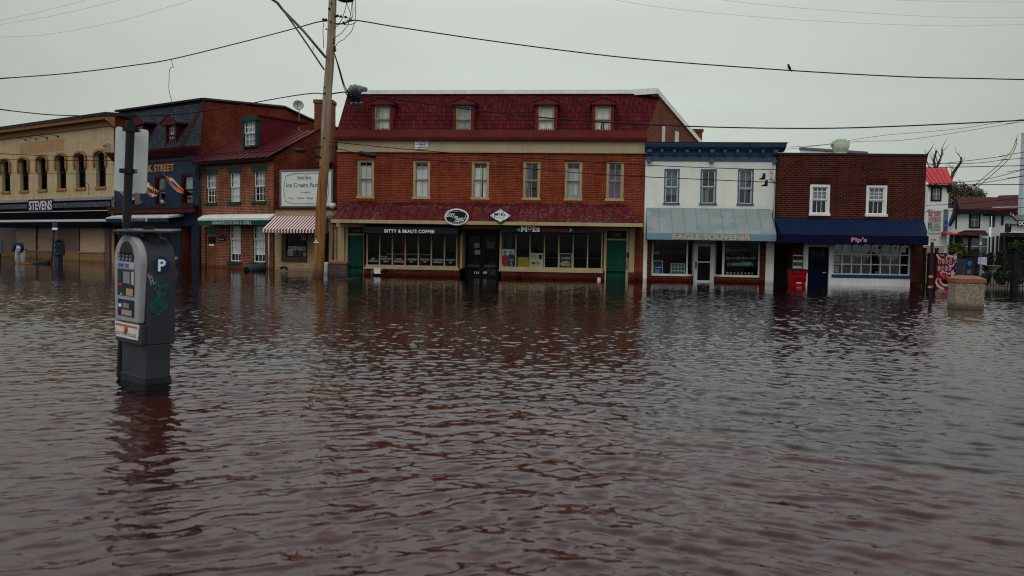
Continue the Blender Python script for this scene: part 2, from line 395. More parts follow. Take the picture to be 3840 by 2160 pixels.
def shopfront(b, F, xs, z0, z1, fm, y=.05, mw=.05, gm=None, bot=.08, top=.05, name='shop_window', label=None, parent=None):
    g = G(); X0, X1 = xs[0], xs[-1]
    g.box(X0-mw, X1+mw, y-.03, y+.08, z0, z0+bot); g.box(X0-mw, X1+mw, y-.03, y+.08, z1-top, z1)
    for x in xs: g.box(x-mw/2, x+mw/2, y-.015, y+.06, z0+bot, z1-top)
    w = g.done(name, fm, b, label=label)
    for i in range(len(xs)-1):
        G().box(xs[i]+mw/2, xs[i+1]-mw/2, y+.03, y+.036, z0+bot, z1-top).done('pane', gm or GLD, w)
    return w
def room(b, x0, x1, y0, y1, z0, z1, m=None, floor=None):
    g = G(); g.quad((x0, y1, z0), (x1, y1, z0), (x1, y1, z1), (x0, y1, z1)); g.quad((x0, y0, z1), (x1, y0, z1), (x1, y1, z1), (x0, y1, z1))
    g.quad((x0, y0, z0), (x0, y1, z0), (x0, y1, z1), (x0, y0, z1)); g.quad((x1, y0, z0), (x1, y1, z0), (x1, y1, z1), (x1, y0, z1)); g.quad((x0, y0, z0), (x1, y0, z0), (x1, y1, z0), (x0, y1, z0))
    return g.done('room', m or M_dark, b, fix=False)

# ================================================================= GROUND AND WATER
def ground_mat(name, col, kind):
    m, t, p = newmat(name); tc = t.nodes.new('ShaderNodeTexCoord'); o = tc.outputs['Object']
    n1 = noise(t, o, .7, 5, .6); n2 = noise(t, o, 40, 2)
    if kind == 'paver':
        mpn = t.nodes.new('ShaderNodeMapping'); mpn.inputs['Rotation'].default_value = (0, 0, .6); t.links.new(o, mpn.inputs[0])
        b = t.nodes.new('ShaderNodeTexBrick'); t.links.new(mpn.outputs[0], b.inputs['Vector']); b.inputs['Scale'].default_value = 1
        b.inputs['Brick Width'].default_value = .2; b.inputs['Row Height'].default_value = .1; b.inputs['Mortar Size'].default_value = .006
        b.inputs['Color1'].default_value = (*col, 1); b.inputs['Color2'].default_value = (*[x*.7 for x in col], 1); b.inputs['Mortar'].default_value = (.06, .04, .03, 1)
        c = b.outputs[0]
    else: c = mixc(t, mrange(t, n2, .3, .7, 0, 1), col, tuple(x*.7 for x in col))
    c = mixc(t, mrange(t, n1, .35, .7, 0, .5), c, tuple(x*.5 for x in col))
    t.links.new(c, p.inputs['Base Color']); p.inputs['Roughness'].default_value = .9; return m
MG_p = ground_mat('brick_pavers', (.33, .075, .042), 'paver')
MG_a = ground_mat('asphalt', (.075, .045, .015), 'a')
MG_s = ground_mat('far_pavers', (.22, .09, .055), 'paver')
k0, k1 = ground(1160, 1432, -.13), ground(3280, 1744, -.13)
kd = (k1-k0).normalized(); kn = Vector((-kd.y, kd.x, 0)); kn = kn if kn.y > 0 else -kn
def kp(s, n): q = k0 + kd*s + kn*n; return (q.x, q.y)
G().pz([(-400, -400), (400, -400), (400, 400), (-400, 400)], -.62, -.6).done('ground', MG_a, kind='structure')
G().pz([kp(-60, .15), kp(60, .15), (60, 70), (-60, 70)], -.5, -.30).done('road', MG_a, kind='structure')
G().pz([kp(-60, -30), kp(60, -30), kp(60, 0), kp(-60, 0)], -.5, -.13).done('sidewalk', MG_p, kind='structure')
M_yel = mat('yellow_kerb', (.30, .22, .03), .8, .35, 3)
G().pz([kp(-60, .003), kp(60, .003), kp(60, .147), kp(-60, .147)], -.5, -.125).done('kerb', M_yel, kind='structure')

def wave_mesh():
    nr, nc = 1600, 900
    Z = np.geomspace(2.3, 62, nr); s = np.concatenate([np.linspace(-1.35, -.62, 130)[:-1], np.linspace(-.62, .62, 840), np.linspace(.62, 1.35, 130)[1:]]); nc = len(s)
    X = Z[:, None]*s[None, :]; Y = np.repeat(Z[:, None], nc, 1)
    H = np.zeros_like(X); dz = np.gradient(Z)[:, None]; dx = Z[:, None]*np.gradient(s)[None, :]
    wx = 1.1*np.sin(X*.35+Y*.21+1)+.8*np.sin(X*.13-Y*.33); wy = .9*np.sin(X*.27-Y*.19+2)+.7*np.sin(Y*.41+X*.1)
    mixr = 1/(1+np.exp(-(X/np.maximum(Y, 1)*9-.8)))      # left train -> right train
    gust = .78+.30*np.sin(X*.23+Y*.09+.6)*np.sin(Y*.17-X*.07+1.3)+.14*np.sin(X*.9+Y*.4)*np.sin(Y*.7-X*.3)
    for i in range(90):
        lam = .12*(6.0**rng.rand()); k = 2*PI/lam
        grp = rng.rand()
        if grp < .42: th = math.radians(116)+rng.randn()*.17; wt = (1-.75*mixr)
        elif grp < .8: th = math.radians(60)+rng.randn()*.17; wt = .25+.85*mixr
        else: th = rng.rand()*PI; wt = .55
        kx, ky = k*math.cos(th), k*math.sin(th)
        sm = np.abs(ky)*dz+np.abs(kx)*dx
        att = np.clip((2.2-sm)/1.2, 0, 1)
        a = .0098*lam**.95/math.sqrt(.30)*.36
        ph = kx*(X+.16*wx)+ky*(Y+.16*wy)+rng.rand()*6.28
        env = .65+.5*np.sin(kx*.11*X-ky*.07*Y+rng.rand()*6)
        c = np.sin(ph+.65*np.sin(ph)); H += a*att*wt*env*(c+.22*np.cos(2*ph))
    zf = np.clip((Z-5.5)/8, 0, 1)[:, None]; H *= 1-.5*zf
    for i in range(64):
        lam = .10*(2.6**rng.rand()); k = 2*PI/lam; th = math.radians(90)+rng.uniform(-1.15, 1.15)
        kx, ky = k*math.cos(th), k*math.sin(th); att = np.clip((2.6-(np.abs(ky)*dz+np.abs(kx)*dx))/1.3, 0, 1)
        ph = kx*(X+.12*wx)+ky*(Y+.12*wy)+rng.rand()*6.28; H += .0058*lam*att*np.sin(ph+.4*np.sin(ph))*(.15+.95*zf)
    H *= gust*np.interp(Z, [5, 8, 12, 20, 28, 38], [.95, .88, .66, .56, .8, .55])[:, None]
    edge = np.minimum(1, np.minimum((s+1.35)/.05, (1.35-s)/.05))[None, :]*np.minimum(1, (62-Z)/4)[:, None]
    H *= edge
    v = np.stack([X, Y, H], 2).reshape(-1, 3)
    idx = np.arange(nr*nc).reshape(nr, nc)
    f = np.stack([idx[:-1, :-1], idx[:-1, 1:], idx[1:, 1:], idx[1:, :-1]], 2).reshape(-1, 4)
    a, b, c, d = idx[0, 0], idx[0, -1], idx[-1, -1], idx[-1, 0]
    n = len(v); ex = np.array([[-400, -400, 0], [400, -400, 0], [400, 400, 0], [-400, 400, 0]], float)
    v = np.vstack([v, ex]); f = np.vstack([f, [[n, n+1, b, a], [n+1, n+2, c, b], [n+2, n+3, d, c], [n+3, n, a, d]]])
    me = bpy.data.meshes.new('water'); me.vertices.add(len(v)); me.vertices.foreach_set('co', v.ravel())
    me.loops.add(f.size); me.loops.foreach_set('vertex_index', f.ravel().astype(np.int32))
    me.polygons.add(len(f)); me.polygons.foreach_set('loop_start', np.arange(0, f.size, 4, dtype=np.int32))
    me.polygons.foreach_set('loop_total', np.full(len(f), 4, dtype=np.int32)); me.update(calc_edges=True); me.validate()
    me.polygons.foreach_set('use_smooth', [True]*len(me.polygons))
    return me
def water_mat():
    m = bpy.data.materials.new('flood_water'); m.use_nodes = True; t = m.node_tree; t.nodes.clear()
    o = t.nodes.new('ShaderNodeOutputMaterial'); gl = t.nodes.new('ShaderNodeBsdfGlossy'); gl.inputs['Roughness'].default_value = .02
    gl.inputs[0].default_value = (.98, .955, 1, 1)
    tr = t.nodes.new('ShaderNodeBsdfTransparent'); tr.inputs[0].default_value = (.62, .43, .35, 1)
    df = t.nodes.new('ShaderNodeBsdfDiffuse'); df.inputs[0].default_value = (.010, .0055, .0035, 1)
    body = t.nodes.new('ShaderNodeMixShader'); body.inputs[0].default_value = .35; t.links.new(tr.outputs[0], body.inputs[1]); t.links.new(df.outputs[0], body.inputs[2])
    tc = t.nodes.new('ShaderNodeTexCoord'); wm = t.nodes.new('ShaderNodeMapping'); wm.inputs['Rotation'].default_value = (0, 0, -.35); wm.inputs['Scale'].default_value = (.55, 1.25, 1); t.links.new(tc.outputs['Object'], wm.inputs[0])
    n1 = noise(t, wm.outputs[0], 13, 3, .5, .4); n2 = noise(t, wm.outputs[0], 3.4, 3, .55, .4)
    h = mval(t, 'ADD', mval(t, 'MULTIPLY', n1, .5), n2)
    b = t.nodes.new('ShaderNodeBump'); b.inputs['Strength'].default_value = .35; b.inputs['Distance'].default_value = .012; t.links.new(h, b.inputs['Height'])
    fr = t.nodes.new('ShaderNodeFresnel'); fr.inputs[0].default_value = 1.333
    for x in (gl, fr): t.links.new(b.outputs[0], x.inputs['Normal'])
    mx = t.nodes.new('ShaderNodeMixShader'); t.links.new(fr.outputs[0], mx.inputs[0]); t.links.new(body.outputs[0], mx.inputs[1]); t.links.new(gl.outputs[0], mx.inputs[2])
    t.links.new(mx.outputs[0], o.inputs[0]); return m
wme = wave_mesh(); wme.materials.append(water_mat())
wo = bpy.data.objects.new('water', wme); COL.objects.link(wo); tag(wo, kind='structure')

# ================================================================= LARGE ORANGE BRICK BUILDING
FR = Fr(ground(1262, 1031.8), .096)
W = FR.x(2409, 1054); ZB = -.3
red = bld('brick_building', 'long orange brick building with maroon shingled mansard above a red canopy roof', 'building', FR)
Z = FR.z; R = FR.rect
z_belt0, z_belt1 = Z(1833, 570), Z(1833, 525); z_eave = Z(1833, 503)
w2 = [R(*q) for q in ((1339, 595.6, 1402, 739.5), (1548, 599, 1612.6, 743), (1768, 601.6, 1833.5, 747.5), (1961.5, 603, 2026, 751), (2117.5, 607.5, 2183, 753.5), (2273.5, 609.5, 2339, 758.6))]
zs2 = (sum(r[2] for r in w2)/6, sum(r[3] for r in w2)/6); w2 = [(r[0], r[1], *zs2) for r in w2]
z_sill, z_head = Z(1800, 1008), Z(1800, 858)
xA0, xA1 = FR.x(1366, 940), FR.x(1719, 940)           # coffee shop front
xE0, xE1 = FR.x(1733, 940), FR.x(1873, 940)           # centre entry
xB0, xB1 = FR.x(1876, 940), FR.x(2262, 940)           # grill front
dl = (FR.x(1304, 960), FR.x(1366, 960)-.03); dr = (FR.x(2273.5, 980), FR.x(2347, 980))
holes = w2 + [(dl[0], dl[1], ZB, z_head), (xA0, xA1, z_sill, z_head), (xE0-.08, xE1+.08, ZB, z_head), (xB0, xB1, z_sill, z_head), (dr[0], dr[1], ZB, z_head)]
g = G().wall(0, W, z_sill-.001, z_belt0+.02, holes); g.done('wall', B_red, red, fix=False)
g = G().wall(0, W, ZB, z_sill-.001, holes, dep=.25); g.done('base_wall', B_base, red, fix=False)
DEP = 14
SK = math.radians(33)
g = G(); g.quad((0, 0, ZB), (0, DEP, ZB), (0, DEP, z_eave), (0, 0, z_eave)); g.quad((0, DEP, ZB), (W, DEP, ZB), (W, DEP, z_eave), (0, DEP, z_eave)); g.done('rear_wall', B_side, red, fix=False)
slab(.03, W-.03, z_belt0, z_belt1, -.05, .2).done('belt_course', M_belt, red)
slab(.0, W, z_belt0-.04, z_belt0+.02, -.09, -.0).done('belt_moulding', M_tand, red)
# mansard
def shingles(name, cols, row=.19, wd=.17, diamond=None, k=1):
    m, t, p = newmat(name); o, wv, sp = objco(t)
    def br(vec, w_, h_):
        b = t.nodes.new('ShaderNodeTexBrick'); t.links.new(vec, b.inputs['Vector']); b.inputs['Scale'].default_value = 1
        b.inputs['Brick Width'].default_value = w_; b.inputs['Row Height'].default_value = h_; b.inputs['Mortar Size'].default_value = .013; b.inputs['Mortar Smooth'].default_value = .4
        b.inputs['Color1'].default_value = (*cols[0], 1); b.inputs['Color2'].default_value = (*cols[1], 1); b.inputs['Mortar'].default_value = (*cols[2], 1); return b
    b1 = br(wv, wd, row); c = b1.outputs[0]; hgt = b1.outputs['Fac']
    if diamond:
        mpn = t.nodes.new('ShaderNodeMapping'); mpn.inputs['Rotation'].default_value = (0, 0, PI/4); mpn.inputs['Scale'].default_value = (1.15, .8, 1); t.links.new(wv, mpn.inputs[0])
        b2 = br(mpn.outputs[0], .17, .17); b2.offset = 0
        k1 = mval(t, 'MULTIPLY', mval(t, 'GREATER_THAN', sp.outputs[2], diamond[0]), mval(t, 'LESS_THAN', sp.outputs[2], diamond[1]))
        c = mixc(t, k1, c, b2.outputs[0])
    n1 = noise(t, o, 1.1, 5, .65); n2 = noise(t, o, 7, 3)
    f = mval(t, 'ADD', mrange(t, n1, .3, .7, .8, 1.15), mrange(t, n2, .3, .7, -.3, .3))
    gg = t.nodes.new('ShaderNodeCombineColor')
    for i in range(3): t.links.new(f, gg.inputs[i])
    c = mixc(t, 1, c, gg.outputs[0], 'MULTIPLY'); t.links.new(c, p.inputs['Base Color']); p.inputs['Roughness'].default_value = .8; p.inputs['Specular IOR Level'].default_value = .1
    bumpn(t, p, hgt, .8, -.02); return m
MB = 1.05
z_mt = Z(1833, 352, MB)
M_sh = shingles('maroon_shingles', (C(88, 24, 29, .78), C(62, 15, 20, .78), C(20, 6, 10, .78)), diamond=(z_eave+1.05, z_eave+1.75))
xl_t = FR.x(1303, 343, MB); xr_t = FR.x(2427, 350, MB)
pw = W+.02
g = G(); g.py([(0, 0)], 0, 0) if 0 else None
g.quad((-.06, .0, z_eave), (W, .0, z_eave), (W+MB*math.tan(SK), MB, z_mt), (xl_t, MB, z_mt)); g.quad((-.06, 0, z_eave), (xl_t, MB, z_mt), (xl_t, DEP, z_mt), (-.06, DEP, z_eave))
g.done('mansard_roof', M_sh, red, fix=False)
# flared lower skirt
M_skirt = mat('red_skirt', C(74, 20, 17, .8), .5, .25, 2, streak=.4)
g = G(); g.px([(-.22, z_belt1-.03), (-.22, z_belt1+.1), (-.02, z_eave+.18), (.02, z_eave+.18), (.02, z_belt1-.03)], -.1, W+.03); g.done('roof_skirt', M_skirt, red)
# flat roof + coping
M_cop = mat('white_coping', C(176, 180, 178, .55), .5, .08, 2, streak=.2)
zc = Z(1833, 337, MB-.1)
def skp(t, off=0): return (W + t*math.sin(SK)+off*math.cos(SK), t*math.cos(SK)-off*math.sin(SK))
tb, zb_ = FR.dz(2603, 532, W, SK)
LS = 16.0; zf = z_mt + (zb_-z_mt)/tb*LS*1.0
ts, tz0 = 1.5, z_mt
g = G(); g.quad((xl_t, MB, z_mt-.02), (W+MB*math.tan(SK), MB, z_mt-.02), (*skp(LS), zf-.1), (xl_t, LS*math.cos(SK), zf-.1)); g.done('roof', mat('roof_felt', (.12, .12, .12), .9), red, fix=False)
g = G().box(xl_t-.08, W-.5, MB-.12, MB+.2, z_mt-.02, zc); g.done('coping', M_cop, red)
g = G(); n0, n1_ = skp(.9, .05), skp(LS, .05); i0, i1 = skp(.9, -.3), skp(LS, -.3)
g.hexa([(W-.5, MB-.12, z_mt-.08), (*skp(.75, .08), z_mt-.08), (*skp(1.3, -.3), z_mt-.08), (W-.5, MB+.2, z_mt-.08), (W-.5, MB-.12, z_mt+.17), (*skp(.75, .08), z_mt+.17), (*skp(1.3, -.3), z_mt+.17), (W-.5, MB+.2, z_mt+.17)])
g.hexa([(*skp(.8, .08), z_mt-.06), (*skp(LS, .08), zf-.06), (*skp(LS, -.3), zf-.06), (*skp(.8, -.3), z_mt-.06), (*skp(.8, .08), z_mt+.17), (*skp(LS, .08), zf+.12), (*skp(LS, -.3), zf+.12), (*skp(.8, -.3), z_mt+.17)])
g.done('gable_coping', M_cop, red)
# skewed side wall
g = G(); g.quad((*skp(0), ZB), (*skp(LS), ZB), (*skp(LS), zf), (*skp(1.25), z_mt), (*skp(0), z_eave))
for (a, b2, c, d2) in ((2483, 470, 2492, 532), (2531, 492, 2543, 534)):
    pass
g.done('side_wall', B_side2, red, fix=False)
for (a, b2, c, d2) in ((2483, 469, 2493, 545), (2531, 492, 2544, 548)):
    t0, zt = FR.dz(a, b2, W, SK); t1, _ = FR.dz(c, b2, W, SK); _, zb2 = FR.dz(a, d2, W, SK)
    g = G(); g.hexa([(*skp(t0, .03), zb2), (*skp(t1, .03), zb2), (*skp(t1, -.1), zb2), (*skp(t0, -.1), zb2), (*skp(t0, .03), zt), (*skp(t1, .03), zt), (*skp(t1, -.1), zt), (*skp(t0, -.1), zt)])
    g.done('window', M_offw, red)
# dormers
M_dorm = mat('dormer_rose', C(88, 34, 40), .6, .15, 2, streak=.25)
dorm = [(1405, 394, 1462.5, 498.6), (1710, 395.5, 1766, 501), (2018, 395.5, 2078, 503), (2230.6, 397, 2290.6, 506.6)]
cur = [[('w', .25, 1, 0, 1), ('g', 0, .3, 0, 1)], [('g', 0, 1, 0, 1)], [('w', 0, 1, 0, 1)], [('b', 0, 1, .5, 1), ('w', 0, .42, 0, .5, .2), ('w', .6, 1, 0, .5)]]
rs = [FR.rect(*q, d=-.02) for q in dorm]; za, zb2 = sum(r[2] for r in rs)/4, sum(r[3] for r in rs)/4
for i, r in enumerate(rs):
    x0, x1 = r[0], r[1]; xm = (x0+x1)/2; cw = .13
    g = G(); y0 = -.04
    g.box(x0-cw, x0, y0, 1.1, za-.08, zb2+.0); g.box(x1, x1+cw, y0, 1.1, za-.08, zb2+.0); g.box(x0-cw, x1+cw, y0, y0+.15, za-.16, za)
    d = g.done('dormer', M_dorm, red)
    hw = (x1-x0)/2+.21; zt = zb2+.29
    g = G(); g.py([(xm-hw, zb2+.02), (xm+hw, zb2+.02), (xm+hw, zb2+.09), (xm, zt), (xm-hw, zb2+.09)], y0-.12, 1.15); g.done('pediment', M_dorm, d)
    g = G(); g.hexa([(xm-hw-.03, y0-.15, zb2+.1), (xm, y0-.15, zt+.01), (xm, 1.2, zt+.01), (xm-hw-.03, 1.2, zb2+.1), (xm-hw-.03, y0-.15, zb2+.15), (xm, y0-.15, zt+.06), (xm, 1.2, zt+.06), (xm-hw-.03, 1.2, zb2+.15)])
    g.hexa([(xm, y0-.15, zt+.01), (xm+hw+.03, y0-.15, zb2+.1), (xm+hw+.03, 1.2, zb2+.1), (xm, 1.2, zt+.01), (xm, y0-.15, zt+.06), (xm+hw+.03, y0-.15, zb2+.15), (xm+hw+.03, 1.2, zb2+.15), (xm, 1.2, zt+.06)])
    g.done('dormer_roof', M_skirt, d)
    window(d, (x0, x1, za, zb2), M_tand, 2, 1, 1, y=y0+.04, fw=.07, cur=cur[i])
    slab(x0, x1, za, zb2, y0+.6, y0+.62).done('dormer_back', M_dark, d)
# second floor windows
cur2 = [[('w', .05, 1, 0, .9)], [('w', 0, 1, 0, .82), ('g', 0, 1, .8, .9)], [('w', 0, .62, 0, .86, .12), ('w', .68, 1, 0, .86)], [('p', 0, .42, 0, .95, .1), ('g', 0, .2, .3, .9)], [('g', .02, .98, 0, .86, -.0), ('w', .3, .8, .1, .8)], [('p', 0, 1, 0, .84)]]
M_splay = brick('splayed_brick', C(112, 44, 20), C(96, 34, 16), C(110, 74, 56), wet=0, bw=.075, bh=.45)
for i, r in enumerate(w2):
    window(red, r, M_tan, 2, 1, 1, y=.09, fw=.05, cur=cur2[i], casing=.085, label=['tan window with white curtains', 'tan window with white curtain and grey valance', 'tan window with parted white curtains', 'tan window with purple curtain at its left half', 'tan window with pale grey drapes', 'tan window filled by a purple curtain'][i])
    x0, x1, z0, z1 = r
    G().py([(x0-.02, z1+.0), (x1+.02, z1+.0), (x1+.22, z1+.36), (x0-.22, z1+.36)], -.012, .05).done('lintel', M_splay, red)
    slab(x0-.02, x1+.02, z0-.13, z0-.0, -.04, .1).done('window_sill', M_splay, red)
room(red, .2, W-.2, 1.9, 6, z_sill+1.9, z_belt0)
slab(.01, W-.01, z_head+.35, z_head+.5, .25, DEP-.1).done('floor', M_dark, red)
# red metal canopy roof
PP = 1.15
zp1 = Z(1833, 768); zp0 = Z(1833, 831, -PP)
xpl0, xpl1 = FR.x(1301, 765), FR.x(2345, 775); xql, xqr = FR.x(1243, 820, -PP), FR.x(2409, 838, -PP)
M_seam = mat('red_seam_metal', C(82, 18, 22, 1.0), .6, .22, 1.6, spec=.12)
def chip(m):
    t = m.node_tree; p = t.nodes['Principled BSDF']; l = p.inputs['Base Color'].links[0].from_socket
    tc = t.nodes.new('ShaderNodeTexCoord'); mpn = t.nodes.new('ShaderNodeMapping'); mpn.inputs['Scale'].default_value = (1, 1, .6); t.links.new(tc.outputs['Object'], mpn.inputs[0])
    n1 = noise(t, mpn.outputs[0], 7, 6, .75); n2 = noise(t, mpn.outputs[0], .9, 2)
    k = mval(t, 'MULTIPLY', mrange(t, n1, .49, .6, 0, .75), mrange(t, n2, .38, .55, .25, 1))
    t.links.new(mixc(t, k, l, (.13, .085, .09)), p.inputs['Base Color'])
chip(M_seam)
g = G()
g.quad((xql, -PP, zp0), (xqr, -PP, zp0), (xpl1, 0, zp1), (xpl0, 0, zp1)); g.quad((xql, -PP, zp0), (xpl0, 0, zp1), (xql, 0, zp0)); g.quad((xqr, -PP, zp0), (xqr, 0, zp0), (xpl1, 0, zp1))
cn = g.done('canopy_roof', M_seam, red, fix=False)
g = G(); ns = 33
for i in range(ns+1):
    xb = xql+(xqr-xql)*i/ns; xt = min(max(xb, xpl0), xpl1); f = 1 if xpl0 <= xb <= xpl1 else (abs(xb-(xql if xb < xpl0 else xqr))/abs((xpl0-xql) if xb < xpl0 else (xqr-xpl1)))
    if f < .05: continue
    xt = xb; y1 = -PP+PP*f; z1 = zp0+(zp1-zp0)*f
    g.tube([(xb, -PP-.01, zp0+.02), (xt, y1-.01, z1+.02)], .022, 5)
g.tube([(xql, -PP, zp0+.01), (xpl0, 0, zp1+.01)], .03, 6); g.tube([(xqr, -PP, zp0+.01), (xpl1, 0, zp1+.01)], .03, 6)
g.box(xpl0-.05, xpl1+.05, -.06, .0, zp1-.02, zp1+.07)
g.done('seam', M_seam, cn)
zf0 = Z(1833, 843, -PP)
slab(xql-.02, xqr+.02, zf0, zp0+.01, -PP-.03, -PP+.06).done('fascia', M_tan, red)
slab(xql+.05, xqr-.05, zf0+.01, zf0+.03, -PP+.06, 0).done('soffit', M_tand, red)
slab(FR.x(1264, 850), FR.x(2382, 850), z_head, zf0+.005, -.14, .0).done('shop_header', M_tan, red)
# pilasters
for (a, b2, name) in ((1266, 1290, 'pilaster'), (2360, 2379, 'pilaster')):
    z0 = ZB if a < 1500 else Z(2368, 1021)
    slab(FR.x(a, 950, -.12), FR.x(b2, 950, -.12), z0, z_head+.0, -.12, .02).done(name, M_tan, red)
slab(FR.x(2357, 950), FR.x(2383, 950), ZB, Z(2368, 1021), -.2, .0).done('pier', B_base, red)
slab(FR.x(1290, 950)+.01, dl[0], ZB, z_head, -.03, .1).done('door_jamb', M_tan, red)
slab(dl[1], xA0-.04, ZB, z_head, -.03, .1).done('door_jamb', M_tan, red)
slab(xB1+.04, dr[0], z_sill-.0, z_head, -.03, .1).done('door_jamb', M_tan, red)
slab(dr[0]-.06, dr[0], ZB, z_sill, -.03, .1).done('door_jamb', M_tan, red)
slab(dr[1], FR.x(2360, 950), ZB, z_head, -.03, .12).done('door_jamb', M_tan, red)
slab(dr[1]+.0, dr[1]+.1, z_sill+.1, z_sill+.5, -.06, -.031).done('mailbox', M_grey, red)
for (r, num, lab) in (((dl[0], dl[1], ZB, Z(1335, 882)), '126', 'green panelled door at the left end'), ((dr[0], dr[1], ZB, Z(2310, 901)), '122', 'green panelled door at the right end')):
    slab(r[0], r[1], r[3], r[3]+.07, .05, .14).done('door_head', M_tan, red)
    panel_door(red, r, M_green, .12, label=lab, hm=mat('brass', (.35, .22, .07), .35, .1, metal=.6))
    t_ = slab(r[0], r[1], r[3]+.07, z_head, .12, .16).done('transom_panel', M_black, red)
    xm = (r[0]+r[1])/2; zm = (r[3]+.07+z_head)/2
    text(t_, num, (xm-.17, xm+.17, zm-.07, zm+.07), .12, mat('grey_letter', (.3, .3, .32), .5, .03), 0)
# shop fronts
pxA = (1375.5, 1422.5, 1470.6, 1519, 1568, 1616.6, 1666, 1712); pxB = (1880, 1934, 1987, 2041, 2095, 2149, 2203.5, 2257)
xsA = [FR.x(p, 950) for p in pxA]; xsB = [FR.x(p, 950) for p in pxB]
shA = shopfront(red, FR, xsA, z_sill, z_head, M_tan, mw=.06, bot=.1, label='seven-pane tan shop window of the coffee shop')
shB = shopfront(red, FR, xsB, z_sill, z_head, M_tan, mw=.055, bot=.12, label='seven-pane tan shop window of the grill')
slab(xA0, xA1+.05, z_sill-.09, z_sill, -.06, .2).done('window_ledge', M_tan, red)
slab(xB0-.05, xB1, z_sill-.09, z_sill, -.06, .2).done('window_ledge', M_tan, red)
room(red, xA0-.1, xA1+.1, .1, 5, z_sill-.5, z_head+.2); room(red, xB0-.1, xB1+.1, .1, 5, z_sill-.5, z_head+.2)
# window writing
tx = [('HGTV', "WOMEN'S DAY"), ('GOOD MORNING', 'AMERICA'), ('E! NEWS', 'PEOPLE MAGAZINE'), ('CNN HEROES', 'INC.'), ('TODAY SHOW', 'CNN'), ('SOUTHERN LIVING', 'HARRY SHOW'), ('RACHAEL RAY', 'SHOW')]
M_dec = mat('window_decal', (.6, .62, .65), .6, .03)
def decal(i, s, fa, fb, pa, pb, y=.074):
    x0, x1 = xsA[i], xsA[i+1]; q = x1-x0
    text(shA, s, (x0+q*fa, x0+q*fb, Z(1540, pb), Z(1540, pa)), y, M_dec, .0, th=.004)
for i, (a, b2) in enumerate(tx):
    l = lambda s: min(.40, .034*len(s)); dy = (-4, -3, -2, -1, 0, 1, 3)[i]*0
    decal(i, a, .5-l(a), .5+l(a), 969, 975); decal(i, b2, .5-l(b2), .5+l(b2), 979, 985)
    slab(xsA[i]+.12, xsA[i+1]-.12, Z(1540, 977.3), Z(1540, 976.7), .066, .072).done('lettering', M_dec, shA) if i not in (1, 6) else None
decal(1, 'As seen on...', .1, .65, 961, 966)
# inside the coffee shop: a pale counter rail, a red lamp column, stools
ct = thing('window_counter', 'pale window counter on thin legs inside the coffee shop', 'counter', FR.w(xsA[1]+.2, .45, 0), FR.rz)
zc2 = Z(1540, 952); Lc = xsA[5]-xsA[1]-.3
G().box(0, Lc, 0, .35, zc2-.05, zc2).done('counter_top', M_tan, ct)
for xx in (.45*Lc-.6, Lc-.5): G().tube([(xx, .2, ZB), (xx, .2, zc2-.05)], .03, 6).done('leg', M_grey, ct)
ex_ = thing('exit_cone', 'tall thin red cone standing inside the coffee shop window', 'cone', FR.w(FR.x(1510, 940, 1), 1.0, 0), FR.rz)
G().lathe([(.14, .5), (.02, 2.0)], 0, 0, 8).done('cone', mat('lamp_red', (.35, .03, .015), .5), ex_)
# coffee awning
def awning(b, F, t0, t1, f0, f1, ztop, zlip, zval, P, m, mv=None, closed=True, name='awning', scallop=0, label=None, thick=.03):
    """t = x range at the wall, f = x range at the lip"""
    g = G(); g.hexa([(f0, -P, zlip-thick), (f1, -P, zlip-thick), (t1, -.01, ztop-thick), (t0, -.01, ztop-thick), (f0, -P, zlip), (f1, -P, zlip), (t1, -.01, ztop), (t0, -.01, ztop)])
    a = g.done(name, m, b, label=label)
    g = G()
    if scallop:
        n = int((f1-f0)/scallop); st = (f1-f0)/n
        for i in range(n):
            xa = f0+i*st; pts = [(xa, zlip), (xa+st, zlip)] + [(xa+st-st*k/6, zval+.0-math.sin(PI*k/6)*.07+.05) for k in range(7)]
            g.py(pts, -P-.015, -P)
    else: g.box(f0, f1, -P-.015, -P, zval, zlip)
    g.done('valance', mv or m, a)
    if closed:
        for (f, t) in ((f0, t0), (f1, t1)):
            G().px([(-P, zval), (-P, zlip-.01), (-.01, ztop-.01), (-.01, zval)], f-.006, f+.006).done('side_panel', mv or m, a)
    return a
PA = 1.05
aw = awning(red, FR, FR.x(1372, 836), FR.x(1717, 840), FR.x(1364, 862, -PA), FR.x(1717, 868, -PA), zf0+.0, Z(1540, 852, -PA), Z(1540, 877, -PA), PA, M_blackc, label='black canvas awning of the coffee shop')
r = FR.rect(1442.5, 860.5, 1629, 873.5, d=-PA)
text(aw, "BITTY & BEAU'S COFFEE", r, -PA-.017, M_letw, .02, sp=1.1)
# grill sign band
r = FR.rect(1878, 843, 2210, 872, d=-.95)
sb = thing('shop_sign', 'black sign band with white, red and turquoise lettering above the grill window', 'sign', FR.w(0, 0, 0), FR.rz)
M_turq = mat('turquoise', (.16, .42, .45), .5, .05); M_rl = mat('red_letter', (.42, .045, .015), .5, .05)
slab(r[0], r[1], r[2], r[3], -.95, -.145).done('sign_board', M_black, sb)
RR = lambda *q: FR.rect(*q, d=-.95)
text(sb, 'M', RR(1953.7, 846.6, 1977, 869), -.951, M_letw, .04); text(sb, 'O', RR(1979, 847, 1994, 863), -.951, M_letw, .04); text(sb, 'E', RR(1997, 847.5, 2009, 869), -.951, M_letw, .04); text(sb, 'S', RR(2011, 853, 2025.5, 869.5), -.951, M_letw, .04)
text(sb, "'", RR(2011, 847, 2014.5, 852), -.951, M_rl, .03)
q = RR(1980, 866, 1993, 868.5); slab(*q, -.965, -.951).done('underline', M_rl, sb)
text(sb, 'SOUTHWEST GRILL', RR(2032, 857.3, 2129, 868), -.951, M_rl, .0)
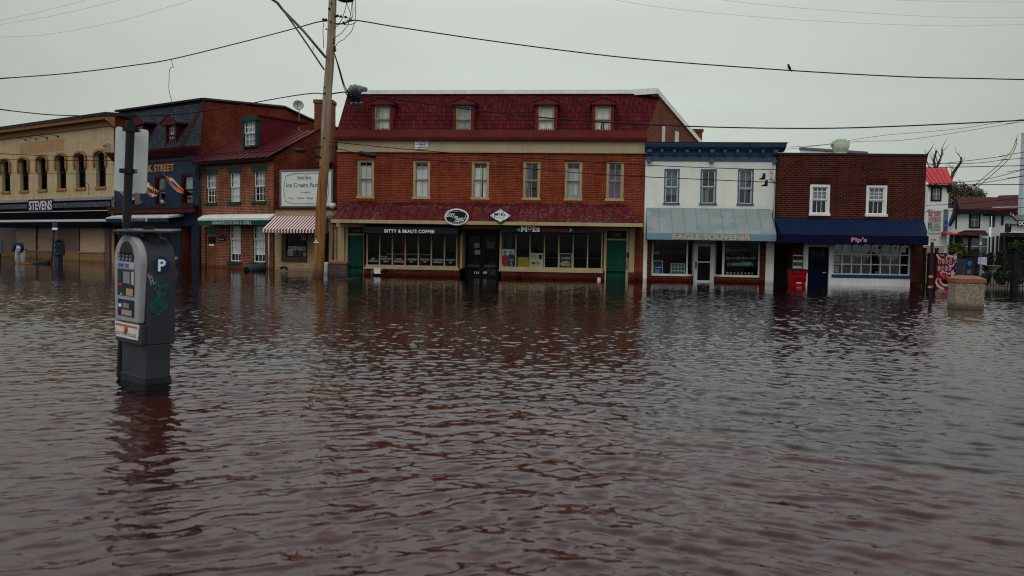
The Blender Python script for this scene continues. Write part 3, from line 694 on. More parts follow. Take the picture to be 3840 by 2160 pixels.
def chev(parent, q, y, m, left=True, w=.07, name='chevron'):
    x0, x1, z0, z1 = q; zm = (z0+z1)/2
    if not left: x0, x1 = x1, x0
    s = 1 if left else -1
    G().py([(x0, zm), (x1, z1), (x1, z1-w*1.4), (x0+s*w*1.8, zm), (x1, z0+w*1.4), (x1, z0)], y-.012, y).done(name, m, parent)
chev(sb, RR(1936, 853.5, 1950, 869), -.951, M_turq); chev(sb, RR(2135.6, 855, 2149, 870.5), -.951, M_turq, False)
# oval and diamond signs
PO = PP+.08
q = FR.rect(1667, 782, 1757, 844.5, d=-PO); cx, cz, rx, rzz = (q[0]+q[1])/2, (q[2]+q[3])/2, (q[1]-q[0])/2, (q[3]-q[2])/2
ov = thing('oval_sign', 'black oval coffee shop sign with white script and rim on the red canopy roof', 'sign', FR.w(cx, -PO, cz), FR.rz)
def ell(a, b, n=48): return [(a*math.cos(2*PI*i/n), b*math.sin(2*PI*i/n)) for i in range(n)]
G().py(ell(rx, rzz), 0, .1).done('rim', M_letw, ov); G().py(ell(rx-.055, rzz-.055), -.012, .0).done('face', M_black, ov)
text(ov, 'Bitty', (-.46, -.07, -.06, .2), -.013, M_letw, .004, .3, slope=.1, th=.006); text(ov, '&', (-.1, -.02, -.06, .05), -.013, M_letw, .02, .3, th=.006)
text(ov, "Beau's", (-.05, .47, -.19, .06), -.013, M_letw, .004, .3, slope=.1, th=.006)
text(ov, 'COFFEE', (-.13, .13, -.245, -.19), -.013, M_letw, .01, th=.006); text(ov, 'EST. 2016', (-.14, .14, -.305, -.265), -.013, M_letw, .0, th=.006); text(ov, 'ORIGINAL', (-.14, .14, .235, .27), -.013, M_letw, .0, th=.006)
g = G()
for sx in (-1, 1):
    g.tube([(sx*.17, -.014, .255), (sx*.3, -.014, .2)], .006, 4); g.tube([(sx*.17, -.014, -.27), (sx*.32, -.014, -.2)], .006, 4)
g.done('line', M_letw, ov)
q = FR.rect(1829, 777.5, 1924, 840, d=-PO); cx, cz, rx, rzz = (q[0]+q[1])/2, (q[2]+q[3])/2, (q[1]-q[0])/2, (q[3]-q[2])/2
dm = thing('diamond_sign', 'white diamond-shaped grill sign with a black border on the red canopy roof', 'sign', FR.w(cx, -PO, cz), FR.rz)
def dia(a, b): return [(-a, 0), (0, b), (a, 0), (0, -b)]
G().py(dia(rx, rzz), 0, .1).done('border', M_black, dm); G().py(dia(rx-.09, rzz-.06), -.012, 0).done('face', M_letw, dm)
M_lk = mat('black_letter', (.01, .01, .03), .6)
for s, q in (('M', (-.26, -.12, -.02, .13)), ('O', (-.1, -.0, .02, .13)), ('E', (.03, .11, -.02, .13)), ('S', (.13, .23, -.02, .09)), ("'", (.13, .15, .1, .14))): text(dm, s, q, -.013, M_lk, .03, th=.006)
G().box(-.255, -.225, -.02, -.013, -.11, .0).done('letter_tail', M_lk, dm)
slab(-.09, -.0, -.02, -.008, -.02, -.013).done('underline', M_rl, dm)
text(dm, 'SOUTHWEST GRILL', (-.19, .2, -.12, -.075), -.013, mat('pink_letter', (.5, .2, .22), .6), 0, th=.006)
g = G()
for s in (-1, 1): g.tube([(-.15, -.014, s*.18), (0, -.014, s*.265), (.15, -.014, s*.18)], .016, 4); g.tube([(s*.33, -.014, .05), (s*.39, -.014, .0), (s*.33, -.014, -.05)], .016, 4)
g.done('chevron', M_turq, dm)
# centre entry (recessed)
YE = .95
slab(xE0-.08, xE0, z_sill, z_head, .0, YE).done('entry_return', M_tan, red); slab(xE1, xE1+.08, z_sill, z_head, .0, YE).done('entry_return', M_tan, red)
room(red, xE0-.1, xE1+.1, YE+.1, 6, ZB, z_head)
slab(xE0-.08, xE1+.08, z_head-.05, z_head, .0, YE).done('entry_ceiling', M_dark, red)
q = FR.rect(1745, 870, 1868, 1030, d=YE); xm = FR.x(1807, 960, YE)
zdt = Z(1807, 877, YE)
slab(q[0]-.1, q[1]+.1, zdt, z_head, YE, YE+.06).done('transom_panel', M_black, red)
for (a, b2, lab) in ((q[0], xm-.01, 'left leaf of the glass entry doors'), (xm+.01, q[1], 'right leaf of the glass entry doors')):
    g = G(); f = .09; g.box(a, a+f, YE, YE+.05, ZB, zdt); g.box(b2-f, b2, YE, YE+.05, ZB, zdt); g.box(a+f, b2-f, YE, YE+.05, zdt-f, zdt); g.box(a+f, b2-f, YE, YE+.05, ZB, .12); g.box(a+f, b2-f, YE, YE+.05, Z(1807, 990, YE), Z(1807, 985, YE))
    dd = g.done('door', M_black, red, label=lab)
    G().box(a+f, b2-f, YE+.02, YE+.03, .12, zdt-f).done('pane', GLD, dd)
    slab(a+f, b2-f, Z(1807, 1002, YE), Z(1807, 992, YE), YE+.1, YE+.14).done('push_bar', M_grey, dd)
    if a == q[0]: text(dd, '124', FR.rect(1778, 1018, 1797, 1027, d=YE), YE-.002, M_letw, .02)
    else: slab(*FR.rect(1812, 1018, 1826, 1026, d=YE), YE-.01, YE-.002).done('label', M_offw, dd)
M_paper = mat('paper', C(150, 152, 160), .8, .08, 6)
for k, qq in enumerate(((1778, 912, 1798, 929), (1780, 937, 1801, 954))):
    o = slab(*FR.rect(*qq, d=YE), YE-.008, YE-.001).done('notice', M_paper); o.location = FR.o; o.rotation_euler = (0, 0, FR.rz)
    tag(o, ['upper white notice taped to the glass entry door 124', 'lower white notice taped to the glass entry door 124'][k], 'notice', 'notices on the entry door')
o = slab(*FR.rect(1823, 907, 1855, 932, d=YE), YE+.04, YE+.05).done('menu_board', mat('menu_grey', (.1, .1, .11), .7, .3, 20)); o.location = FR.o; o.rotation_euler = (0, 0, FR.rz); tag(o, 'grey menu board of small print lines behind the right entry door glass', 'menu board')
text(o, 'COFFEE  TEA\nLATTE  MOCHA\nSCONE  MUFFIN\nCHAI  COCOA', FR.rect(1825, 909, 1853, 931, d=YE), YE+.04, M_dec, 0, th=.003)
# garbage bag behind the right door
def blob(name, m, r, sq, loc, seed, **t):
    bm = bmesh.new(); bmesh.ops.create_icosphere(bm, subdivisions=4, radius=1); rs_ = random.Random(seed)
    ph = [rs_.random()*6 for _ in range(6)]
    for v in bm.verts:
        k = 1+.10*math.sin(v.co.x*5+ph[0])*math.sin(v.co.z*4+ph[1])+.06*math.sin(v.co.y*11+v.co.z*7+ph[2]); v.co = Vector((v.co.x*k*r*sq[0], v.co.y*k*r*sq[1], v.co.z*k*r*sq[2]))
    me = bpy.data.meshes.new(name); bm.to_mesh(me); bm.free(); me.polygons.foreach_set('use_smooth', [True]*len(me.polygons)); me.materials.append(m)
    o = bpy.data.objects.new(name, me); COL.objects.link(o); o.location = loc; return tag(o, **t)
p = at(1848, 1022, FR.w(FR.x(1848, 1022, YE+.5), YE+.5, 0).y)
blob('garbage_bag', mat('plastic_clear', (.12, .13, .15), .35, .3, 6), .4, (1, .7, 1.05), p, 3, label='crumpled grey plastic bag standing behind the entry door glass', cat='bag')
# posters in the grill window
def onF(o, F): o.location = F.o; o.rotation_euler = (0, 0, F.rz); return o
YP = .11
def boardF(name, px, m, y=YP, F=FR, **t):
    t_ = F.rect(*px, d=y); o = thing(name, t['label'], t['cat'], F.o, F.rz, t.get('group')); slab(*t_, y, y+.01).done('board', m, o); return o, t_
def sub(t_, a, b2, c, d2): x0, x1, z0, z1 = t_; return (x0+(x1-x0)*a, x0+(x1-x0)*b2, z0+(z1-z0)*c, z0+(z1-z0)*d2)
def blobshape(parent, t_, cx, cz, rx, rz_, m, y, name='picture'):
    x0, x1, z0, z1 = t_; W_, H_ = x1-x0, z1-z0
    G().py([(x0+W_*(cx+rx*math.cos(a)), z0+H_*(cz+rz_*math.sin(a))) for a in [2*PI*i/20 for i in range(20)]], y-.004, y-.001).done(name, m, parent)
M_skin = mat('print_skin', (.7, .4, .3), .7); M_pr = mat('print_red', (.6, .03, .06), .6, .1); M_pb = mat('print_blue', (.06, .12, .22), .6, .15, 6); M_pg = mat('print_slate', (.05, .06, .09), .6, .2, 8); M_pw = mat('print_white', (.85, .82, .82), .6, .1, 6); M_pc = mat('print_cream', (.8, .84, .52), .6, .04); M_or = mat('print_orange', (.6, .12, .03), .6); M_fd = mat('print_food', (.75, .4, .2), .6, .35, 14)
o, t_ = boardF('poster', (1882, 934, 1929, 1006), M_pw, label='photo poster of two people in caps, one in a red shirt, in the grill window', cat='poster', group='posters in the grill window')
slab(*sub(t_, .48, 1, 0, .64), YP-.003, YP-.001).done('picture', M_pg, o)
slab(*sub(t_, .08, .46, 0, .22), YP-.005, YP-.003).done('picture', M_pb, o)
x0, x1, z0, z1 = t_; G().py([(x0+(x1-x0)*a, z0+(z1-z0)*b2) for a, b2 in ((.02, .2), (.48, .2), (.5, .55), (.44, .66), (.3, .7), (.18, .7), (.02, .62))], YP-.008, YP-.005).done('picture', M_pr, o)
blobshape(o, t_, .24, .77, .09, .07, M_skin, YP-.008); blobshape(o, t_, .24, .86, .1, .04, M_pg, YP-.01); blobshape(o, t_, .72, .78, .09, .07, M_skin, YP-.008); blobshape(o, t_, .72, .86, .09, .035, M_pr, YP-.01); blobshape(o, t_, .74, .66, .22, .08, M_pg, YP-.006)
text(o, "WE'RE HIRING\nTEAM\nAPPLY\nTODAY", sub(t_, .56, .95, .1, .5), YP-.004, M_pw, 0, th=.003)
o, t_ = boardF('poster', (1988, 949, 2036, 1008), M_pc, label='cream poster with a cola glass and a bowl of food in the grill window', cat='poster', group='posters in the grill window')
text(o, 'MOE\nMONDAY', sub(t_, .1, .62, .72, .9), YP-.001, M_or, .01, th=.003); text(o, 'ANY BOWL\nAND A DRINK', sub(t_, .18, .58, .57, .69), YP-.001, M_or, 0, th=.003); text(o, '$6.99', sub(t_, .28, .7, .14, .22), YP-.001, M_or, .02, th=.003)
x0, x1, z0, z1 = t_; G().py([(x0+(x1-x0)*a, z0+(z1-z0)*b2) for a, b2 in ((.7, .62), (.9, .62), (.95, .9), (.65, .9))], YP-.004, YP-.001).done('picture', mat('print_cola', (.08, .03, .04), .5), o)
blobshape(o, t_, .28, .36, .16, .09, M_pr, YP); blobshape(o, t_, .6, .38, .22, .12, M_fd, YP-.002); blobshape(o, t_, .82, .45, .14, .12, M_pw, YP-.001); slab(*sub(t_, 0, 1, 0, .07), YP-.004, YP-.001).done('picture', M_pg, o)
o, t_ = boardF('poster', (2097, 950, 2145, 1010), mat('print_mint', (.6, .7, .6), .6), label='black poster with pale rim reading queso above a picture of food', cat='poster', group='posters in the grill window')
slab(*sub(t_, .05, .95, .04, .96), YP-.004, YP-.001).done('picture', M_pg, o)
text(o, 'QUESO', sub(t_, .16, .86, .63, .74), YP-.005, M_pc, .03, th=.003); text(o, 'ADD SOME', sub(t_, .15, .85, .79, .85), YP-.005, M_rl, 0, th=.003); slab(*sub(t_, .12, .9, .55, .58), YP-.006, YP-.005).done('picture', M_rl, o)
blobshape(o, t_, .34, .34, .26, .12, M_fd, YP-.005); blobshape(o, t_, .7, .31, .22, .14, mat('print_food_light', (.5, .33, .24), .6, .3, 20), YP-.006); blobshape(o, t_, .5, .44, .3, .06, M_pc, YP-.0045)
t_ = FR.rect(1941, 964, 1983, 1007, d=.35); onF(slab(*t_, .35, .8).done('yellow_crate', mat('yellow_box', C(140, 112, 44, .3), .6, .2, 3), label='plain mustard yellow box standing inside the grill window', cat='box'), FR)
t_ = FR.rect(1990, 966.5, 2258, 969.5, d=.5); rl_ = thing('counter_rail', 'thin red counter edge running across the inside of the grill window', 'counter', FR.o, FR.rz); slab(*t_, .5, .9).done('counter_top', mat('rail_red', (.2, .03, .02), .5), rl_)
t_ = FR.rect(1898, 872, 1920, 935, d=.9); onF(slab(*t_, .9, 1.1).done('interior_column', mat('pale_column', C(60, 62, 74, .3), .7), label='pale square column inside the grill behind the photo poster', cat='column'), FR)
# wall fittings near the water
o = onF(slab(*FR.rect(1405, 1006, 1429, 1026), -.14, -.001).done('meter_box', M_white, label='white square utility box on the brick base under the coffee shop window', cat='utility box'), FR)
fx = thing('fire_connection', 'black and red pipe inlets on the brick base beside the white box', 'pipe inlet', FR.o, FR.rz)
for k, (px_, m_) in enumerate(((1434, M_pr), (1441, M_dmetal), (1450, M_dmetal))):
    x, z = FR.uz(px_, 1012, 0); g = G(); g.lathe([(0, 0), (.06, 0), (.06, .12), (.04, .14), (0, .14)], 0, 0, 12); g.v = [(x+a, -c, z+b2) for a, b2, c in g.v]; g.done('pipe_cap', m_, fx)
def pipeF(name, px, r, m, y, F, **t):
    return onF(G().tube([(F.x(a, b2, y), y, F.z(a, b2, y)) for a, b2 in px], r, 8).done(name, m, smooth=True, **t), F)
pipeF('wall_pipe', [(1395, 1040), (1395, 1022), (1397, 1014)], .06, M_grey, -.12, FR, label='grey hooked pipe rising beside the green door 126', cat='pipe')
pipeF('vent_pipe', [(1928, 1021), (1948, 1021), (1950, 1026), (1950, 1050)], .035, M_dmetal, -.15, FR, label='dark bent pipe on the brick base under the grill window', cat='pipe')
onF(slab(*FR.rect(2240, 1041, 2252, 1060), -.1, -.001).done('outlet_box', M_offw, label='small white box at the waterline left of the green door 122', cat='utility box'), FR)
o = thing('security_camera', 'black wall bracket beside the green door 122', 'bracket', FR.w(dr[1]+.06, -.03, Z(2352, 955)), FR.rz); G().box(-.04, .05, -.12, 0, -.1, .1).done('housing', M_black, o)
# apartment sign
q = FR.rect(1556, 524.6, 1603, 559, d=-.09); sg = thing('rental_sign', 'small white apartment for rent sign on the tan band under the mansard', 'sign', FR.o, FR.rz)
slab(*q, -.09, -.051).done('board', M_letw, sg); M_pu = mat('purple_letter', (.12, .06, .14), .6)
text(sg, 'APARTMENT', sub(q, .08, .94, .72, .92), -.091, M_pu, .02); text(sg, 'RENT', sub(q, .32, .94, .4, .62), -.091, M_pu, .03); text(sg, 'FOR', sub(q, .06, .24, .46, .58), -.091, M_pu, .02); text(sg, '268-3730', sub(q, .24, .95, .08, .28), -.091, M_pu, .02); text(sg, '410', sub(q, .04, .2, .1, .2), -.091, M_pu, .0)

# ================================================================= WHITE SOUVENIR SHOP
FE = Fr(ground(2412, 1054.5), .1)
eg = bld('souvenir_shop', 'white two-storey shop with blue cornice and faded light blue awning', 'building', FE)
R, Z, X = FE.rect, FE.z, FE.x
WE = X(2905, 900); zt = Z(2650, 604)
ew = [R(*q) for q in ((2490, 633.6, 2548, 766), (2626, 633.6, 2687, 767.5), (2766, 635, 2826, 768))]
ez = (sum(r[2] for r in ew)/3, sum(r[3] for r in ew)/3); ew = [(r[0], r[1], *ez) for r in ew]
xs0, xs1 = X(2427, 960), X(2872, 960); zfh = Z(2650, 900); zbs = Z(2650, 1037)
M_ewall = mat('whitewash', (.80, .815, .755), .8, .05, 1.4, streak=.12, wet=.45, grime=.12, bump=.15)
G().wall(-.02, WE, ZB, zt+.05, ew+[(xs0, xs1, ZB, zfh)]).done('wall', M_ewall, eg, fix=False)
g = G(); g.quad((WE, 0, ZB), (WE, 10, ZB), (WE, 10, zt), (WE, 0, zt)); g.quad((0, 0, ZB), (0, 10, ZB), (0, 10, zt), (0, 0, zt)); g.quad((0, 10, ZB), (WE, 10, ZB), (WE, 10, zt), (0, 10, zt)); g.quad((0, 0, zt), (WE, 0, zt), (WE, 10, zt), (0, 10, zt)); g.done('side_wall', M_ewall, eg, fix=False)
curE = [[('g', 0, 1, .25, 1)], [('w', .08, .2, .05, .42), ('w', .3, .42, .05, .42)], [('g', 0, 1, .5, .95)]]
for i, r in enumerate(ew):
    window(eg, r, M_eblue, 2, (2, 1, 1)[i], (1, 1, 1)[i], y=.05, fw=.05, cur=curE[i], casing=.055, gm=GLR, sash=M_offw, mid=(.48, .5, .46)[i])
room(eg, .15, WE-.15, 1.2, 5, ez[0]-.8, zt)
# cornice
zct = Z(2650, 535, -.45); zc1 = Z(2650, 552, -.45); zc2 = Z(2650, 580, 0)
slab(0, WE, zt, zct-.1, -.05, .3).done('frieze', M_eblue, eg)
slab(-.0, WE+.02, zc2-.03, zc2+.03, -.1, -.05).done('frieze_moulding', M_eblue, eg)
g = G(); g.px([(-.05, zc1-.12), (-.3, zc1-.03), (-.42, zc1+.02), (-.5, zct-.06), (-.5, zct-.02), (.3, zct-.02), (.3, zc1-.12)], -.03, WE+.28); g.done('cornice', M_eblue, eg)
G().px([(-.53, zct-.02), (-.53, zct+.02), (8, zct+.25), (8, zct-.02)], -.03, WE+.32).done('roof_edge', mat('roof_dark', (.03, .02, .025), .7), eg)
for k in range(11):
    x = .12+(WE-.24)*k/10; big = k in (0, 5, 10); q = .09 if big else .06
    g = G(); g.px([(-.06, zc1-.12), (-.36, zc1-.08), (-.34, zc1-.2), (-.2, zc1-.3), (-.1, zc1-.36), (-.06, zc1-.36)], x-q, x+q)
    if big: g.box(x-q*.7, x+q*.7, -.13, -.05, zt-.03, zc1-.36); g.box(x-q, x+q, -.17, -.05, zt-.08, zt+.03)
    g.done('bracket', M_eblue, eg)
# awning
def patchy(name, a, b2):
    m = mat(name, a, .6, .1, 1.1); t = m.node_tree; p = t.nodes['Principled BSDF']; l = p.inputs['Base Color'].links[0].from_socket
    tc = t.nodes.new('ShaderNodeTexCoord'); mpn = t.nodes.new('ShaderNodeMapping'); mpn.inputs['Scale'].default_value = (.5, .5, 1.8); t.links.new(tc.outputs['Object'], mpn.inputs[0])
    n1 = noise(t, mpn.outputs[0], 1.6, 5, .6, 1.2); n2 = noise(t, mpn.outputs[0], .8, 3)
    k = mval(t, 'MULTIPLY', mrange(t, n1, .50, .56, 0, .9, True), mrange(t, n2, .42, .56, 0, 1))
    c = mixc(t, k, l, b2); t.links.new(c, p.inputs['Base Color']); return m
M_eaw = patchy('faded_blue_cloth', C(136, 144, 144, .98), C(112, 130, 138, .98)); M_ev = mat('faded_blue_valance', C(98, 122, 140), .7, .1, 2)
PE = 1.05
f0, f1 = X(2426, 890, -PE), X(2911, 890, -PE); zl, zv, ztp = Z(2650, 875.6, -PE), Z(2650, 901, -PE), Z(2650, 781)
ea = awning(eg, FE, X(2424, 781), X(2887, 783), f0, f1, ztp, zl, zv, PE, M_eaw, M_ev, label='faded light blue awning with patched seams')
g = G()
for k in range(1, 10):
    a = k/10; xt = X(2424, 781)*(1-a)+X(2887, 783)*a; xb = f0*(1-a)+f1*a; g.tube([(xb, -PE, zl+.003), (xt, -.02, ztp+.003)], .014, 4)
g.done('seam', M_ev, ea)
text(ea, 'EAGLE SOUVENIR', R(2522, 879.5, 2815.6, 899.5, -PE), -PE-.017, mat('gold_letter', C(168, 152, 112), .6, .08), .03)
# shopfront
for a, b2 in ((2427, 2444), (2850, 2871)): slab(X(a, 960), X(b2, 960), ZB, zfh, -.02, .3).done('brick_pier', B_base, eg)
xd0, xd1 = X(2599, 980, .5), X(2681, 980, .5)
for a, b2, sx in ((2444, 2596, 1), (2686, 2850, -1)):
    xa, xb = X(a, 1000), X(b2, 1000)
    slab(xa, xb, ZB, zbs, -.0, .3).done('base_wall', B_base, eg)
wl = shopfront(eg, FE, [X(2446, 980), X(2577, 980)], zbs, zfh-.03, M_offw, y=.06, mw=.07, bot=.09, label='left display window with green shelf behind')
wr = shopfront(eg, FE, [X(2713, 980), X(2848, 980)], zbs, zfh-.03, M_offw, y=.06, mw=.09, bot=.09, label='right display window with rows of mugs behind')
for (a, b2) in ((2578, xd0), (2712, xd1)):
    xa = X(a, 980); g = G(); s = .035 if a < 2600 else -.035
    g.hexa([(xa, .06, zbs), (xa+s, .04, zbs), (b2+s, .5, zbs), (b2, .52, zbs), (xa, .06, zbs+.09), (xa+s, .04, zbs+.09), (b2+s, .5, zbs+.09), (b2, .52, zbs+.09)])
    w_ = g.done('angled_window', M_offw, eg)
    g = G(); g.hexa([(xa+s*.3, .06, zbs+.09), (xa+s*.6, .06, zbs+.09), (b2+s*.6, .5, zbs+.09), (b2+s*.3, .5, zbs+.09), (xa+s*.3, .06, zfh), (xa+s*.6, .06, zfh), (b2+s*.6, .5, zfh), (b2+s*.3, .5, zfh)]); g.done('pane', GLD, w_)
    g = G(); g.hexa([(xa, .06, ZB), (xa+s, .04, ZB), (b2+s, .5, ZB), (b2, .52, ZB), (xa, .06, zbs), (xa+s, .04, zbs), (b2+s, .5, zbs), (b2, .52, zbs)]); g.done('base_wall', B_base, eg)
room(eg, xs0+.1, xs1-.1, .6, 5, ZB+.5, zfh, floor=1)
slab(xd0-.05, xd1+.05, Z(2640, 912, .5), zfh, .5, .56).done('door_head', M_offw, eg)
g = G(); g.box(xd0-.05, xd0+.06, .48, .56, ZB, Z(2640, 912, .5)); g.box(xd1-.06, xd1+.05, .48, .56, ZB, Z(2640, 912, .5)); g.done('door_frame', M_offw, eg)
q = (xd0+.06, xd1-.06, .03, Z(2640, 912, .5)-.02); f = .14
g = G(); g.box(q[0], q[0]+f, .5, .55, -.1, q[3]); g.box(q[1]-f, q[1], .5, .55, -.1, q[3]); g.box(q[0]+f, q[1]-f, .5, .55, q[3]-f*.8, q[3]); g.box(q[0]+f, q[1]-f, .5, .55, -.1, .07); zr_ = Z(2640, 983, .5); g.box(q[0]+f, q[1]-f, .5, .55, zr_-.02, zr_+.03)
d = g.done('door', M_white, eg, label='white aluminium door with dark glass')
G().box(q[0]+f, q[1]-f, .52, .53, .07, q[3]-f*.8).done('pane', GLD, d); slab(q[0]+.04, q[0]+.1, zr_-.28, zr_+.02, .46, .5).done('handle', M_black, d)
# display inside
def shelf(name, px, F, y, dep, n, m, mb, **t):
    q = F.rect(*px, d=y); o = thing(name, t['label'], 'shelf', F.w(q[0], y, 0), F.rz); g = G(); w_ = q[1]-q[0]
    g.box(0, .03, 0, dep, q[2], q[3]); g.box(w_-.03, w_, 0, dep, q[2], q[3])
    for k in range(n+1): zz = q[2]+(q[3]-q[2]-.03)*k/n; g.box(.03, w_-.03, 0, dep, zz, zz+.03)
    g.done('frame', m, o); slab(.03, w_-.03, q[2], q[3], dep, dep+.01).done('back_panel', mb, o); return o, q
lit = lambda c: mat('goods_%d_%d_%d' % c, C(*c, .2), .7, .15, 8)
shelf('display_shelf', (2515.5, 988, 2568, 1030.5), FE, .18, .25, 3, lit((150, 164, 150)), lit((52, 100, 48)), label='white display shelf with a green back in the left souvenir window')
shelf('display_shelf', (2449, 977, 2486, 1028), FE, .2, .3, 2, lit((110, 114, 120)), lit((60, 62, 66)), label='low grey display rack at the left edge of the souvenir window')
shelf('display_shelf', (2735, 978, 2838, 999), FE, .5, .3, 1, lit((40, 42, 46)), lit((14, 14, 16)), label='dark wall shelf carrying mugs in the right souvenir window')
def mugs(rows):
    proto = None; rs_ = random.Random(4)
    for (pxa, pxb, pyb, n, hh, y, cols, lab, grp, nm) in rows:
        for k in range(n):
            a = (k+.5)/n; x, z = FE.uz(pxa+(pxb-pxa)*a, pyb, y); h = hh*(.8+.4*rs_.random())
            g = G(); g.lathe([(h*.36, 0), (h*.4, h*.1), (h*.4, h), (h*.34, h), (h*.3, h*.2)], 0, 0, 8)
            o = g.done(nm, lit(cols[k % len(cols)]), smooth=True); o.location = FE.w(x, y+.12, z); tag(o, lab, nm.split('_')[-1], grp)
mugs([(2728, 2828, 996.5, 10, .15, .5, ((130, 134, 130), (60, 110, 125), (80, 120, 140), (140, 142, 146)), 'souvenir mug in the row on the dark shelf of the right window', 'mugs on the dark shelf', 'souvenir_mug'),
      (2722, 2836, 973, 13, .11, .6, ((90, 80, 74), (110, 112, 118), (120, 50, 50), (90, 120, 130)), 'small trinket in the middle row of the right window', 'trinkets of the middle row', 'souvenir_trinket'),
      (2722, 2810, 943, 9, .10, .8, ((90, 92, 96), (70, 90, 110), (120, 60, 54)), 'small trinket in the top row of the right window', 'trinkets of the top row', 'souvenir_trinket'),
      (2524, 2562, 999.5, 3, .08, .2, ((110, 130, 110), (130, 110, 70)), 'small ornament on the top board of the green-backed shelf', 'ornaments on the top board', 'souvenir_ornament'),
      (2524, 2562, 1014, 3, .09, .2, ((80, 140, 130), (120, 130, 120)), 'small ornament on the middle board of the green-backed shelf', 'ornaments on the middle board', 'souvenir_ornament'),
      (2722, 2830, 1030, 8, .10, .3, ((120, 100, 90), (90, 96, 100), (130, 70, 50)), 'small ornament on the floor of the right window', 'ornaments on the window floor', 'souvenir_ornament'),
      (2452, 2484, 993, 4, .07, .25, ((30, 34, 38), (40, 44, 44)), 'dark hat on the middle board of the grey rack', 'hats on the grey rack', 'souvenir_hat'),
      (2450, 2474, 952, 3, .11, .3, ((150, 100, 50), (120, 124, 130), (150, 110, 90)), 'bright ornament hanging above the grey rack', 'ornaments above the grey rack', 'souvenir_ornament')])
onF(slab(*R(2455, 1008, 2474, 1026, .2), .17, .19).done('picture_card', lit((60, 70, 110)), label='blue picture card on the lowest board of the grey rack', cat='card'), FE)
onF(slab(*R(2596-14, 1012, 2596-1, 1030, .3), .3, .5).done('storage_bin', M_dark, label='dark bin behind the angled pane left of the white door', cat='bin'), FE)
# boots hanging on the cable
def boot(px, py, flip, lab):
    p = FE.uz(px, py, -1.5); g = G(); k = .0104
    pts = [(-.0, -18), (9, -18), (9, 5), (8, 7), (-14, 7), (-16, 3), (-8, 1), (-2, -4)]
    pts = [((a)*k, -b2*k) for a, b2 in pts]; g.py(pts, -.055, .055)
    o = g.done('boot', M_black, bevel=.02); o.location = FE.w(p[0], -1.5, p[1]); o.rotation_euler = (0, 0, FE.rz); return tag(o, lab, 'boot', 'pair of boots')
boot(2861, 667, 0, 'upper black boot hanging from the cable before the white wall'); boot(2870, 692, 0, 'lower black boot hanging from the cable before the white wall')
pipeF('conduit', [(2907, 616), (2903, 700), (2899, 780), (2896, 820)], .03, M_offw, -.06, FE, label='thin white conduit down the right edge of the white wall', cat='pipe')
pipeF('loose_cable', [(2888, 640), (2896, 650), (2893, 668), (2884, 672), (2900, 676), (2906, 690)], .015, M_wire, -.1, FE, label='black cable coil at the upper right of the white wall', cat='cable')
# chimney behind
P_ = FE.w(0, 9, 0).y
q0, q1 = at(2599, 535, 47), at(2634, 484, 47)
ch = thing('chimney', 'small old brick chimney with a flared top behind the blue cornice', 'chimney', (q0.x, 47, 0), 0)
wq = q1.x-q0.x; G().box(0, wq, 0, .5, q0.z-1, q1.z-.16).box(-.06, wq+.06, -.06, .56, q1.z-.16, q1.z-.0).done('stack', B_side2, ch)
# alley gate
FP = Fr(ground(2908, 1066), .05)
al = thing('alley_gate', 'dark plank gate closing the alley between the white and dark brick shops', 'gate', FE.w(WE, 0, 0), FP.rz)
xg = FP.x(2972, 990)-FP.x(2903, 990); g = G(); zg = FP.z(2940, 905)
for k in range(9): g.box(.03+xg*k/9, xg*(k+1)/9, .35+.01*(k % 2), .39+.01*(k % 2), ZB, zg+.6)
g.done('board_panel', mat('dark_planks', (.02, .017, .015), .8, .3, 3, streak=.5), al)

# ================================================================= DARK BRICK ICE CREAM SHOP
pp = bld('brick_shop', 'dark brown brick shop with two white windows, navy awning and white panelled front', 'building', FP)
R, Z, X = FP.rect, FP.z, FP.x
WP = X(3467, 800); zt = Z(3190, 583); xl = X(2972, 990)
pw2 = [R(*q) for q in ((3036.5, 692.7, 3111, 809), (3247.7, 695, 3325, 810.5))]; pz = (sum(r[2] for r in pw2)/2, sum(r[3] for r in pw2)/2); pw2 = [(r[0], r[1], *pz) for r in pw2]
zm = Z(3190, 840)
G().wall(0, WP, zm, zt, pw2).done('wall', B_pip, pp, fix=False)
xo0, xo1 = X(3012, 990), X(3415, 990)
G().wall(xl, WP, ZB, zm, [(xo0, xo1, ZB, zm)]).done('ground_wall', B_pip, pp, fix=False)
DP = 11
g = G(); g.quad((WP, 0, ZB), (WP, DP, ZB), (WP, DP, zt), (WP, 0, zt)); g.quad((xl, 0, ZB), (xl, DP, ZB), (xl, DP, zm), (xl, 0, zm)); g.quad((0, 0, zm), (0, DP, zm), (0, DP, zt), (0, 0, zt)); g.quad((0, DP, ZB), (WP, DP, ZB), (WP, DP, zt), (0, DP, zt)); g.quad((0, 0, zm), (xl, 0, zm), (xl, DP, zm), (0, DP, zm)); g.done('side_wall', B_pip, pp, fix=False)
slab(0, WP, zt-.12, zt-.1, 0, DP).done('roof', mat('roof_felt', (.12, .12, .12), .9), pp)
g = G(); g.box(-.04, WP+.04, -.04, .22, zt, zt+.09); g.box(WP-.2, WP+.04, .22, DP, zt, zt+.09); g.done('coping', mat('brown_coping', C(44, 32, 34), .5, .15), pp)
M_sold = brick('soldier_brick', C(62, 18, 14), C(40, 14, 12), C(56, 40, 34), wet=0, bw=.08, bh=.3)
